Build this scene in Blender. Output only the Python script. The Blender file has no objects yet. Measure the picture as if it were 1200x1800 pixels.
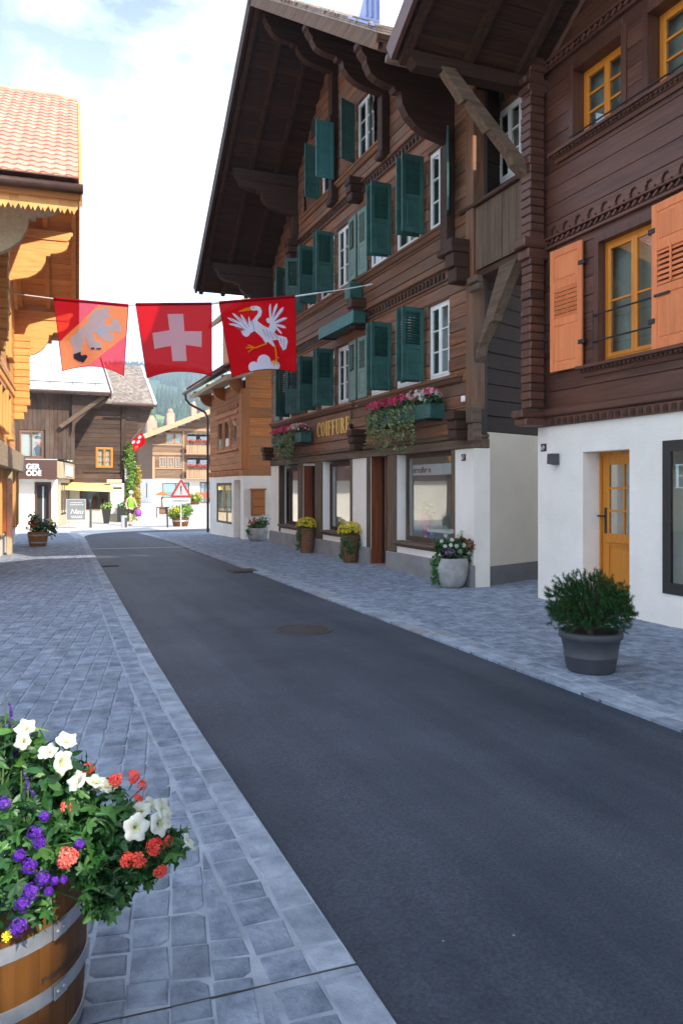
import bpy, bmesh, math, random
from mathutils import Vector, Matrix
from mathutils.geometry import tessellate_polygon
RN = random.Random(11)
sc = bpy.context.scene
COL = sc.collection
rad = math.radians

# ------------------------------------------------------------------ camera, sky, sun, exposure
cam = bpy.data.cameras.new('camera'); camo = bpy.data.objects.new('camera', cam); COL.objects.link(camo)
cam.sensor_fit = 'VERTICAL'; cam.sensor_height = 23.5; cam.lens = 18.0
cam.shift_y = -42.0 / 1800.0
cam.clip_start = 0.05; cam.clip_end = 8000
camo.location = (0, 0, 1.62)
camo.rotation_euler = (rad(90), 0, -math.atan(550 / 1378.7))
sc.camera = camo

SUN_EL = rad(37.0)
SUN_H = Vector((0.42, -0.907, 0)).normalized()          # horizontal direction towards the sun
w = bpy.data.worlds.new('World'); sc.world = w; w.use_nodes = True
nt = w.node_tree; nt.nodes.clear()
wo = nt.nodes.new('ShaderNodeOutputWorld'); bg = nt.nodes.new('ShaderNodeBackground')
sky = nt.nodes.new('ShaderNodeTexSky'); sky.sky_type = 'NISHITA'; sky.sun_disc = False
sky.sun_elevation = SUN_EL
sky.sun_rotation = math.atan2(SUN_H.x, SUN_H.y)
sky.altitude = 1000; sky.air_density = 1.0; sky.dust_density = 1.2; sky.ozone_density = 1.0
tc = nt.nodes.new('ShaderNodeTexCoord'); mp = nt.nodes.new('ShaderNodeMapping')
mp.inputs['Location'].default_value = (2.7, 1.1, 0.5); mp.inputs['Scale'].default_value = (1.6, 1.6, 3.6)
nz = nt.nodes.new('ShaderNodeTexNoise'); nz.inputs['Scale'].default_value = 2.1
nz.inputs['Detail'].default_value = 9; nz.inputs['Roughness'].default_value = 0.58
cr = nt.nodes.new('ShaderNodeValToRGB')
cr.color_ramp.elements[0].position = 0.42; cr.color_ramp.elements[1].position = 0.66; cr.color_ramp.elements[0].color = (0.12, 0.12, 0.12, 1)
mx = nt.nodes.new('ShaderNodeMixRGB'); mx.inputs['Color2'].default_value = (8.2, 9.4, 11.4, 1)
nt.links.new(tc.outputs['Generated'], mp.inputs['Vector']); nt.links.new(mp.outputs['Vector'], nz.inputs['Vector'])
sx_ = nt.nodes.new('ShaderNodeSeparateXYZ'); nt.links.new(tc.outputs['Generated'], sx_.inputs[0])
vl = nt.nodes.new('ShaderNodeMath'); vl.operation = 'MULTIPLY_ADD'; vl.inputs[1].default_value = -1.7; vl.inputs[2].default_value = 1.02; vl.use_clamp = True   # hazy white towards the horizon
nt.links.new(sx_.outputs['Z'], vl.inputs[0])
mxv = nt.nodes.new('ShaderNodeMath'); mxv.operation = 'MAXIMUM'
nt.links.new(nz.outputs['Fac'], cr.inputs['Fac']); nt.links.new(cr.outputs['Color'], mxv.inputs[0]); nt.links.new(vl.outputs[0], mxv.inputs[1]); nt.links.new(mxv.outputs[0], mx.inputs['Fac'])
nt.links.new(sky.outputs['Color'], mx.inputs['Color1']); nt.links.new(mx.outputs['Color'], bg.inputs['Color'])
bg.inputs['Strength'].default_value = 0.15
nt.links.new(bg.outputs['Background'], wo.inputs['Surface'])

sl = bpy.data.lights.new('sun', 'SUN'); sl.energy = 5.0; sl.angle = rad(0.53); sl.color = (1.0, 0.90, 0.77)
so = bpy.data.objects.new('sun', sl); COL.objects.link(so)
sd = Vector((SUN_H.x * math.cos(SUN_EL), SUN_H.y * math.cos(SUN_EL), math.sin(SUN_EL)))
so.rotation_euler = (-sd).to_track_quat('-Z', 'Y').to_euler(); so.location = (30, -40, 40)
sc.view_settings.view_transform = 'Standard'; sc.view_settings.look = 'None'
sc.view_settings.exposure = 0.82; sc.view_settings.gamma = 1.0
sc.view_settings.use_curve_mapping = False
sc.cycles.max_bounces = 8; sc.cycles.transparent_max_bounces = 16

# ------------------------------------------------------------------ materials
MATS = {}
def _new(name):
    m = bpy.data.materials.new(name); m.use_nodes = True; MATS[name] = m
    n = m.node_tree.nodes; return m, m.node_tree, n['Principled BSDF']
def _n(t, typ, **kw):
    x = t.nodes.new(typ)
    for k, v in kw.items(): x.inputs[k].default_value = v
    return x
def c4(c): return (c[0], c[1], c[2], 1)
def _vary(t, amt):
    """a brightness factor that differs per object and per loose piece"""
    oi = t.nodes.new('ShaderNodeObjectInfo'); ge = t.nodes.new('ShaderNodeNewGeometry')
    a = t.nodes.new('ShaderNodeMath'); a.operation = 'ADD'
    t.links.new(oi.outputs['Random'], a.inputs[0]); t.links.new(ge.outputs['Random Per Island'], a.inputs[1])
    fr = t.nodes.new('ShaderNodeMath'); fr.operation = 'FRACT'; t.links.new(a.outputs[0], fr.inputs[0])
    mr = t.nodes.new('ShaderNodeMapRange'); mr.inputs['To Min'].default_value = 1 - amt; mr.inputs['To Max'].default_value = 1 + amt
    t.links.new(fr.outputs[0], mr.inputs['Value']); return mr.outputs['Result'], fr.outputs[0]
def plain(name, c, rough=0.6, c2=None, scale=3.0, bump=0.0, bscale=40.0, vary=0.0, metal=0.0, spec=0.5, detail=6, lo=0.35, hi=0.65, sheen=0):
    m, t, b = _new(name)
    b.inputs['Roughness'].default_value = rough; b.inputs['Metallic'].default_value = metal
    b.inputs['Specular IOR Level'].default_value = spec
    tcx = t.nodes.new('ShaderNodeTexCoord'); col = None
    if c2 is not None:
        nzx = _n(t, 'ShaderNodeTexNoise', Scale=scale, Detail=detail, Roughness=0.6)
        t.links.new(tcx.outputs['Object'], nzx.inputs['Vector'])
        r = t.nodes.new('ShaderNodeValToRGB'); r.color_ramp.elements[0].position = lo; r.color_ramp.elements[1].position = hi
        r.color_ramp.elements[0].color = c4(c); r.color_ramp.elements[1].color = c4(c2)
        t.links.new(nzx.outputs['Fac'], r.inputs['Fac']); col = r.outputs['Color']
    else:
        rgb = t.nodes.new('ShaderNodeRGB'); rgb.outputs[0].default_value = c4(c); col = rgb.outputs[0]
    if vary:
        f, _ = _vary(t, vary)
        mm = t.nodes.new('ShaderNodeVectorMath'); mm.operation = 'SCALE'
        t.links.new(col, mm.inputs[0]); t.links.new(f, mm.inputs['Scale']); col = mm.outputs[0]
    t.links.new(col, b.inputs['Base Color'])
    if bump:
        n2 = _n(t, 'ShaderNodeTexNoise', Scale=bscale, Detail=5, Roughness=0.65)
        t.links.new(tcx.outputs['Object'], n2.inputs['Vector'])
        bp = t.nodes.new('ShaderNodeBump'); bp.inputs['Strength'].default_value = bump; bp.inputs['Distance'].default_value = 0.02
        t.links.new(n2.outputs['Fac'], bp.inputs['Height']); t.links.new(bp.outputs['Normal'], b.inputs['Normal'])
    return m
def wood(name, c1, c2, axis='y', rough=0.6, vary=0.22, weather=None, bump=0.35, spec=0.35, g=9.0):
    """c1 dark grain, c2 light grain; weather = colour mixed in by large blotches"""
    m, t, b = _new(name)
    b.inputs['Roughness'].default_value = rough; b.inputs['Specular IOR Level'].default_value = spec
    tcx = t.nodes.new('ShaderNodeTexCoord'); oi = t.nodes.new('ShaderNodeObjectInfo'); ge = t.nodes.new('ShaderNodeNewGeometry')
    # shift the grain from piece to piece
    ad = t.nodes.new('ShaderNodeMath'); ad.operation = 'ADD'
    t.links.new(oi.outputs['Random'], ad.inputs[0]); t.links.new(ge.outputs['Random Per Island'], ad.inputs[1])
    ml = t.nodes.new('ShaderNodeMath'); ml.operation = 'MULTIPLY'; ml.inputs[1].default_value = 13.0; t.links.new(ad.outputs[0], ml.inputs[0])
    av = t.nodes.new('ShaderNodeVectorMath'); av.operation = 'ADD'
    t.links.new(tcx.outputs['Object'], av.inputs[0]); t.links.new(ml.outputs[0], av.inputs[1])
    mpx = t.nodes.new('ShaderNodeMapping'); s = {'x': (0.5, g, g), 'y': (g, 0.5, g), 'z': (g, g, 0.5)}[axis]
    mpx.inputs['Scale'].default_value = s; t.links.new(av.outputs[0], mpx.inputs['Vector'])
    nzx = _n(t, 'ShaderNodeTexNoise', Scale=2.2, Detail=8, Roughness=0.62, Distortion=0.6)
    t.links.new(mpx.outputs['Vector'], nzx.inputs['Vector'])
    r = t.nodes.new('ShaderNodeValToRGB'); r.color_ramp.elements[0].position = 0.30; r.color_ramp.elements[1].position = 0.68
    r.color_ramp.elements[0].color = c4(c1); r.color_ramp.elements[1].color = c4(c2)
    t.links.new(nzx.outputs['Fac'], r.inputs['Fac']); col = r.outputs['Color']
    if weather:
        n2 = _n(t, 'ShaderNodeTexNoise', Scale=0.9, Detail=5, Roughness=0.6)
        t.links.new(av.outputs[0], n2.inputs['Vector'])
        r2 = t.nodes.new('ShaderNodeValToRGB'); r2.color_ramp.elements[0].position = 0.42; r2.color_ramp.elements[1].position = 0.68
        t.links.new(n2.outputs['Fac'], r2.inputs['Fac'])
        m2 = t.nodes.new('ShaderNodeMixRGB'); m2.inputs['Color2'].default_value = c4(weather)
        t.links.new(r2.outputs['Color'], m2.inputs['Fac']); t.links.new(col, m2.inputs['Color1']); col = m2.outputs['Color']
    f, _ = _vary(t, vary)
    mm = t.nodes.new('ShaderNodeVectorMath'); mm.operation = 'SCALE'
    t.links.new(col, mm.inputs[0]); t.links.new(f, mm.inputs['Scale']); t.links.new(mm.outputs[0], b.inputs['Base Color'])
    bp = t.nodes.new('ShaderNodeBump'); bp.inputs['Strength'].default_value = bump; bp.inputs['Distance'].default_value = 0.008
    t.links.new(nzx.outputs['Fac'], bp.inputs['Height']); t.links.new(bp.outputs['Normal'], b.inputs['Normal'])
    return m
def glassy(name, tint=(0.92, 0.95, 0.94), gain=1.6, rough=0.0):
    m = bpy.data.materials.new(name); m.use_nodes = True; MATS[name] = m; t = m.node_tree; t.nodes.clear()
    o = t.nodes.new('ShaderNodeOutputMaterial'); tr = t.nodes.new('ShaderNodeBsdfTransparent'); gl = t.nodes.new('ShaderNodeBsdfGlossy')
    tr.inputs['Color'].default_value = c4(tint); gl.inputs['Roughness'].default_value = rough
    # slight waviness of the sheet
    tcx = t.nodes.new('ShaderNodeTexCoord'); nzx = _n(t, 'ShaderNodeTexNoise', Scale=1.3, Detail=1)
    t.links.new(tcx.outputs['Object'], nzx.inputs['Vector'])
    bp = t.nodes.new('ShaderNodeBump'); bp.inputs['Strength'].default_value = 0.05; bp.inputs['Distance'].default_value = 0.02
    t.links.new(nzx.outputs['Fac'], bp.inputs['Height']); t.links.new(bp.outputs['Normal'], gl.inputs['Normal'])
    lw = t.nodes.new('ShaderNodeLayerWeight'); lw.inputs['Blend'].default_value = 0.5      # Schlick, the same from both faces of the sheet
    p5 = t.nodes.new('ShaderNodeMath'); p5.operation = 'POWER'; p5.inputs[1].default_value = 5.0; t.links.new(lw.outputs['Facing'], p5.inputs[0])
    fr = t.nodes.new('ShaderNodeMath'); fr.operation = 'MULTIPLY_ADD'; fr.inputs[1].default_value = 0.95; fr.inputs[2].default_value = 0.045; t.links.new(p5.outputs[0], fr.inputs[0])
    mu = t.nodes.new('ShaderNodeMath'); mu.operation = 'MULTIPLY'; mu.inputs[1].default_value = gain; mu.use_clamp = True
    mxs = t.nodes.new('ShaderNodeMixShader')
    t.links.new(fr.outputs[0], mu.inputs[0]); t.links.new(mu.outputs[0], mxs.inputs['Fac'])
    t.links.new(tr.outputs[0], mxs.inputs[1]); t.links.new(gl.outputs[0], mxs.inputs[2]); t.links.new(mxs.outputs[0], o.inputs['Surface'])
    return m
def leafy(name, c, c2, trans=0.25, rough=0.45, vary=0.35):
    m, t, b = _new(name); b.inputs['Roughness'].default_value = rough
    f, fr = _vary(t, vary)
    mixc = t.nodes.new('ShaderNodeMixRGB'); mixc.inputs['Color1'].default_value = c4(c); mixc.inputs['Color2'].default_value = c4(c2)
    t.links.new(fr, mixc.inputs['Fac'])
    mm = t.nodes.new('ShaderNodeVectorMath'); mm.operation = 'SCALE'; t.links.new(mixc.outputs[0], mm.inputs[0]); t.links.new(f, mm.inputs['Scale'])
    t.links.new(mm.outputs[0], b.inputs['Base Color'])
    tl = t.nodes.new('ShaderNodeBsdfTranslucent'); t.links.new(mm.outputs[0], tl.inputs['Color'])
    ms = t.nodes.new('ShaderNodeMixShader'); ms.inputs['Fac'].default_value = trans
    o = t.nodes['Material Output']
    t.links.new(b.outputs[0], ms.inputs[1]); t.links.new(tl.outputs[0], ms.inputs[2]); t.links.new(ms.outputs[0], o.inputs['Surface'])
    return m
def cloth(name, c, see=0.22, trans=0.5):
    m = bpy.data.materials.new(name); m.use_nodes = True; MATS[name] = m; t = m.node_tree; t.nodes.clear()
    o = t.nodes.new('ShaderNodeOutputMaterial'); d = t.nodes.new('ShaderNodeBsdfDiffuse'); tl = t.nodes.new('ShaderNodeBsdfTranslucent'); tr = t.nodes.new('ShaderNodeBsdfTransparent')
    tcx = t.nodes.new('ShaderNodeTexCoord'); nzx = _n(t, 'ShaderNodeTexNoise', Scale=160.0, Detail=2)
    t.links.new(tcx.outputs['Object'], nzx.inputs['Vector'])
    bp = t.nodes.new('ShaderNodeBump'); bp.inputs['Strength'].default_value = 0.1; t.links.new(nzx.outputs['Fac'], bp.inputs['Height'])
    d.inputs['Color'].default_value = c4(c); tl.inputs['Color'].default_value = c4(c); tr.inputs['Color'].default_value = c4([max(x, 0.02) ** 0.35 for x in c])
    t.links.new(bp.outputs['Normal'], d.inputs['Normal'])
    a = t.nodes.new('ShaderNodeMixShader'); a.inputs['Fac'].default_value = trans
    e = t.nodes.new('ShaderNodeMixShader'); e.inputs['Fac'].default_value = see
    t.links.new(d.outputs[0], a.inputs[1]); t.links.new(tl.outputs[0], a.inputs[2])
    t.links.new(a.outputs[0], e.inputs[1]); t.links.new(tr.outputs[0], e.inputs[2]); t.links.new(e.outputs[0], o.inputs['Surface'])
    return m

def asphalt():
    m, t, b = _new('asphalt'); b.inputs['Roughness'].default_value = 0.62; b.inputs['Specular IOR Level'].default_value = 0.5
    tcx = t.nodes.new('ShaderNodeTexCoord'); mpx = t.nodes.new('ShaderNodeMapping'); mpx.inputs['Scale'].default_value = (2.2, 0.16, 1); t.links.new(tcx.outputs['Object'], mpx.inputs['Vector'])
    a = _n(t, 'ShaderNodeTexNoise', Scale=1.0, Detail=5, Roughness=0.6); t.links.new(mpx.outputs[0], a.inputs['Vector'])           # wheel tracks
    g_ = _n(t, 'ShaderNodeTexNoise', Scale=70.0, Detail=8, Roughness=0.9); t.links.new(tcx.outputs['Object'], g_.inputs['Vector'])     # grains
    p_ = _n(t, 'ShaderNodeTexNoise', Scale=0.7, Detail=6, Roughness=0.65); t.links.new(tcx.outputs['Object'], p_.inputs['Vector'])
    r = t.nodes.new('ShaderNodeValToRGB'); r.color_ramp.elements[0].position = 0.38; r.color_ramp.elements[1].position = 0.64; r.color_ramp.elements[0].color = (0.017,0.027,0.043,1); r.color_ramp.elements[1].color = (0.060,0.072,0.094,1)
    ad = t.nodes.new('ShaderNodeMath'); ad.operation = 'ADD'; t.links.new(a.outputs['Fac'], ad.inputs[0]); t.links.new(p_.outputs['Fac'], ad.inputs[1])
    hf = t.nodes.new('ShaderNodeMath'); hf.operation = 'MULTIPLY'; hf.inputs[1].default_value = 0.5; t.links.new(ad.outputs[0], hf.inputs[0]); t.links.new(hf.outputs[0], r.inputs['Fac'])
    gr = t.nodes.new('ShaderNodeMapRange'); gr.inputs['From Min'].default_value = 0.42; gr.inputs['From Max'].default_value = 0.58; gr.inputs['To Min'].default_value = 0.45; gr.inputs['To Max'].default_value = 1.65; t.links.new(g_.outputs['Fac'], gr.inputs['Value'])
    mm = t.nodes.new('ShaderNodeVectorMath'); mm.operation = 'SCALE'; t.links.new(r.outputs['Color'], mm.inputs[0]); t.links.new(gr.outputs['Result'], mm.inputs['Scale']); t.links.new(mm.outputs[0], b.inputs['Base Color'])
    bp = t.nodes.new('ShaderNodeBump'); bp.inputs['Strength'].default_value = 0.55; bp.inputs['Distance'].default_value = 0.01; t.links.new(g_.outputs['Fac'], bp.inputs['Height']); t.links.new(bp.outputs['Normal'], b.inputs['Normal'])
asphalt()
plain('scrape', (0.060, 0.050, 0.052), 0.8, (0.085, 0.066, 0.062), 9)
plain('paving', (0.128, 0.160, 0.212), 0.70, (0.290, 0.338, 0.412), 8.0, bump=0.8, bscale=38, vary=0.17)
plain('kerbstone', (0.18, 0.213, 0.262), 0.72, (0.335, 0.375, 0.43), 6.0, bump=0.5, bscale=34, vary=0.22)
plain('kerbwarm', (0.25, 0.245, 0.24), 0.75, (0.33, 0.325, 0.32), 6.0, bump=0.5, bscale=34, vary=0.12)
plain('mortar', (0.25, 0.285, 0.335), 0.9, (0.39, 0.43, 0.485), 5.0, bump=0.4, bscale=60)
plain('square', (0.46, 0.45, 0.44), 0.85, (0.56, 0.55, 0.54), 0.7, bump=0.2, bscale=30)
plain('soil', (0.05, 0.035, 0.025), 0.95, (0.08, 0.06, 0.04), 20, bump=0.8)
plain('plaster', (0.78, 0.715, 0.62), 0.9, (0.88, 0.815, 0.715), 1.1, bump=0.45, bscale=24, detail=9, lo=0.30, hi=0.62)
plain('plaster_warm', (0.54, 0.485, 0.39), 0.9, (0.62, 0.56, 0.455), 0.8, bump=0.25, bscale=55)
plain('plaster_in', (0.55, 0.53, 0.48), 0.9)
plain('dark_in', (0.05, 0.045, 0.04), 0.9)
plain('plinth', (0.20, 0.19, 0.18), 0.85, (0.28, 0.27, 0.26), 2.5, bump=0.5, bscale=50)
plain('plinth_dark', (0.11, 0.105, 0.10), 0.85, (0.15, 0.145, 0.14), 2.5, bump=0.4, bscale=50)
for ax in 'xyz':
    wood('w69' + ax, (0.044, 0.015, 0.009), (0.135, 0.050, 0.028), ax, 0.44, 0.22, spec=0.55)
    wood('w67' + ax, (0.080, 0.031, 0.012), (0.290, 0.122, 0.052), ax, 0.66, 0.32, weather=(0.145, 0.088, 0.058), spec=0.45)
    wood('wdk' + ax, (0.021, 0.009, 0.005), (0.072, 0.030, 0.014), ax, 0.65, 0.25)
    wood('wgr' + ax, (0.062, 0.041, 0.027), (0.165, 0.108, 0.069), ax, 0.8, 0.22)
    wood('wor' + ax, (0.60, 0.255, 0.065), (0.78, 0.40, 0.13), ax, 0.6, 0.13)
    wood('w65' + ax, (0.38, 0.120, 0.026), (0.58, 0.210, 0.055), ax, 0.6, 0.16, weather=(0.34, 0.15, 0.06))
    wood('wbn' + ax, (0.030, 0.018, 0.012), (0.105, 0.055, 0.034), ax, 0.8, 0.28, weather=(0.09, 0.066, 0.05))
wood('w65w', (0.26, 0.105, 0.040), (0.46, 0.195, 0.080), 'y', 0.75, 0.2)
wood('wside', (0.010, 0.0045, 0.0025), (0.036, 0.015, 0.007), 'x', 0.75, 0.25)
wood('wfar', (0.12, 0.075, 0.045), (0.24, 0.15, 0.09), 'x', 0.8, 0.2)
wood('wfarp', (0.34, 0.21, 0.12), (0.48, 0.31, 0.19), 'x', 0.8, 0.15)
wood('wpale', (0.40, 0.30, 0.19), (0.52, 0.41, 0.27), 'y', 0.7, 0.1)
wood('frame_orange', (0.52, 0.170, 0.010), (0.66, 0.235, 0.020), 'z', 0.42, 0.08, spec=0.5, bump=0.15)
wood('door_orange', (0.50, 0.165, 0.010), (0.64, 0.235, 0.018), 'z', 0.45, 0.07, spec=0.5, bump=0.15)
wood('shutter_orange', (0.64, 0.180, 0.060), (0.80, 0.255, 0.088), 'z', 0.55, 0.08, bump=0.2)
wood('doorwood', (0.11, 0.032, 0.012), (0.26, 0.080, 0.028), 'z', 0.5, 0.15)
plain('green', (0.011, 0.068, 0.056), 0.5, (0.026, 0.105, 0.088), 5, bump=0.15, vary=0.10)
plain('green_pale', (0.115, 0.205, 0.175), 0.6, (0.155, 0.245, 0.21), 5, bump=0.15, vary=0.10)
plain('green_blue', (0.035, 0.165, 0.165), 0.5, (0.048, 0.195, 0.19), 5, bump=0.1, vary=0.05)
plain('white_paint', (0.74, 0.73, 0.70), 0.45, (0.80, 0.79, 0.77), 4)
plain('curtain', (0.60, 0.60, 0.57), 0.9)
plain('blind', (0.30, 0.34, 0.30), 0.9)
plain('black_metal', (0.015, 0.015, 0.017), 0.45)
plain('frame_black', (0.022, 0.020, 0.019), 0.5)
plain('copper', (0.085, 0.048, 0.040), 0.45, (0.12, 0.07, 0.055), 6, metal=0.6)
plain('zinc', (0.60, 0.62, 0.64), 0.45, (0.68, 0.69, 0.70), 2, metal=0.15, vary=0.06)
plain('flashing', (0.30, 0.36, 0.58), 0.45, (0.36, 0.42, 0.64), 2, metal=0.3)
plain('steel', (0.5, 0.5, 0.5), 0.35, metal=0.9)
plain('iron', (0.055, 0.05, 0.047), 0.6, (0.10, 0.08, 0.065), 20, metal=0.4, bump=0.4)
plain('galvanised', (0.36, 0.39, 0.41), 0.42, (0.50, 0.52, 0.54), 14, metal=0.75)
plain('rooftile', (0.60, 0.27, 0.19), 0.75, (0.70, 0.36, 0.27), 3.0, vary=0.18, bump=0.3)
plain('rooftile_old', (0.26, 0.12, 0.08), 0.85, (0.36, 0.17, 0.11), 3.0, vary=0.2, bump=0.3)
plain('shingle', (0.20, 0.165, 0.14), 0.9, (0.33, 0.28, 0.24), 4.0, vary=0.28, bump=0.4)
plain('gold', (0.90, 0.58, 0.13), 0.32, metal=0.35)
plain('cord', (0.68, 0.68, 0.68), 0.7)
plain('white', (0.82, 0.82, 0.82), 0.5)
plain('print_dark', (0.04, 0.03, 0.03), 0.6)
plain('print_brown', (0.15, 0.05, 0.03), 0.6)
plain('film', (0.62, 0.66, 0.68), 0.5)
plain('signred', (0.30, 0.012, 0.02), 0.45); plain('signfield_shaded', (0.36, 0.32, 0.32), 0.5)  # shade on the warning sign is put into its dark red and grey
plain('pot_grey', (0.050, 0.053, 0.058), 0.55, (0.068, 0.071, 0.076), 3, bump=0.1)
plain('pot_stone', (0.27, 0.26, 0.24), 0.85, (0.42, 0.41, 0.38), 6, bump=0.5, bscale=30)
wood('pot_wicker', (0.10, 0.045, 0.022), (0.24, 0.12, 0.06), 'z', 0.8, 0.2)
wood('barrel', (0.085, 0.031, 0.004), (0.150, 0.058, 0.008), 'z', 0.55, 0.14, bump=0.3)
wood('barrel_dark', (0.24, 0.10, 0.03), (0.38, 0.18, 0.06), 'z', 0.6, 0.14, bump=0.3)
leafy('leaf_dark', (0.012, 0.060, 0.014), (0.030, 0.110, 0.022))
leafy('leaf_mid', (0.030, 0.110, 0.020), (0.070, 0.180, 0.035))
leafy('leaf_ivy', (0.10, 0.16, 0.05), (0.24, 0.27, 0.12))
leafy('leaf_light', (0.08, 0.20, 0.03), (0.22, 0.34, 0.05))
leafy('leaf_autumn', (0.30, 0.30, 0.03), (0.45, 0.26, 0.03))
leafy('needle', (0.010, 0.062, 0.012), (0.034, 0.125, 0.022), trans=0.1)
leafy('leaf_rust', (0.12, 0.05, 0.02), (0.22, 0.09, 0.03), trans=0.1)
leafy('fl_white', (0.70, 0.72, 0.60), (0.80, 0.82, 0.74), trans=0.35, vary=0.05)
leafy('fl_cream', (0.62, 0.68, 0.30), (0.75, 0.78, 0.45), trans=0.3, vary=0.05)
leafy('fl_red', (0.78, 0.05, 0.03), (0.86, 0.12, 0.07), trans=0.3, vary=0.12)
leafy('fl_coral', (0.86, 0.14, 0.10), (0.90, 0.22, 0.17), trans=0.3, vary=0.1)
leafy('fl_magenta', (0.55, 0.02, 0.10), (0.75, 0.06, 0.18), trans=0.25, vary=0.15)
leafy('fl_purple', (0.10, 0.012, 0.34), (0.17, 0.03, 0.50), trans=0.25, vary=0.2)
leafy('fl_violet', (0.28, 0.05, 0.30), (0.42, 0.10, 0.42), trans=0.25, vary=0.2)
leafy('fl_salvia', (0.06, 0.025, 0.20), (0.12, 0.05, 0.30), trans=0.2, vary=0.2)
leafy('fl_yellow', (0.72, 0.56, 0.01), (0.85, 0.72, 0.03), trans=0.25, vary=0.12)
plain('stem', (0.07, 0.13, 0.03), 0.6); plain('bark', (0.07, 0.045, 0.03), 0.9, (0.13, 0.09, 0.06), 12, bump=0.6)
glassy('glass', gain=2.2); glassy('glass_shop', gain=1.8); glassy('glass_mirror', (0.6, 0.65, 0.65), gain=6.0)
cloth('cloth_red', (0.80, 0.006, 0.014), see=0.06, trans=0.55); cloth('cloth_red_dense', (0.66, 0.006, 0.012), see=0.03, trans=0.30)
cloth('cloth_white', (0.90, 0.90, 0.98), see=0.26, trans=0.5); cloth('cloth_white_dense', (0.78, 0.78, 0.88), see=0.02, trans=0.30)
cloth('cloth_gold', (0.94, 0.66, 0.22), see=0.52, trans=0.6); cloth('cloth_bear_backlit', (0.46, 0.66, 0.90), see=0.52, trans=0.55); cloth('cloth_red_thin', (0.78, 0.012, 0.03), see=0.38, trans=0.55); cloth('cloth_ink', (0.03, 0.035, 0.06), see=0.03)
cloth('cloth_yellow', (0.85, 0.40, 0.01), see=0.03); cloth('cloth_hem', (0.30, 0.004, 0.012), see=0.02, trans=0.15); cloth('cloth_grey', (0.25, 0.25, 0.36), see=0.0, trans=0.2)
plain('awning', (0.72, 0.55, 0.22), 0.8); plain('brown_sign', (0.075, 0.032, 0.022), 0.5); plain('stone_tan', (0.48, 0.40, 0.26), 0.85, (0.56, 0.48, 0.34), 4, bump=0.3)
plain('skin', (0.62, 0.36, 0.25), 0.5); plain('hivis', (0.20, 0.50, 0.03), 0.7); plain('shorts', (0.02, 0.02, 0.025), 0.8); plain('cap', (0.8, 0.8, 0.8), 0.7)
plain('hair', (0.06, 0.035, 0.02), 0.7); plain('pack_red', (0.5, 0.05, 0.05), 0.7); plain('bag_purple', (0.30, 0.06, 0.42), 0.7); plain('shoe', (0.2, 0.15, 0.12), 0.7)
plain('slate', (0.16, 0.17, 0.17), 0.7); plain('chalk', (0.62, 0.63, 0.62), 0.8); plain('alu', (0.55, 0.56, 0.57), 0.4, metal=0.6)
plain('bench_red', (0.40, 0.10, 0.06), 0.6); plain('poster_bg', (0.42, 0.48, 0.50), 0.6); plain('teal', (0.06, 0.17, 0.22), 0.7); plain('blueglass', (0.30, 0.45, 0.50), 0.15)
plain('lampwhite', (0.85, 0.85, 0.8), 0.4); plain('blue_bag', (0.16, 0.18, 0.52), 0.6)
leafy('meadow', (0.17, 0.27, 0.06), (0.17, 0.27, 0.06), trans=0.0, rough=0.9, vary=0.0)
plain('hill_mat', (0.045, 0.105, 0.035), 0.95, (0.20, 0.30, 0.08), 0.006, lo=0.47, hi=0.53, detail=4)
leafy('forest', (0.018, 0.050, 0.022), (0.040, 0.085, 0.030), trans=0.0, rough=0.9)
plain('grass_ground', (0.07, 0.13, 0.03), 0.95, (0.12, 0.19, 0.05), 0.05)
def M(n): return MATS[n]

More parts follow.
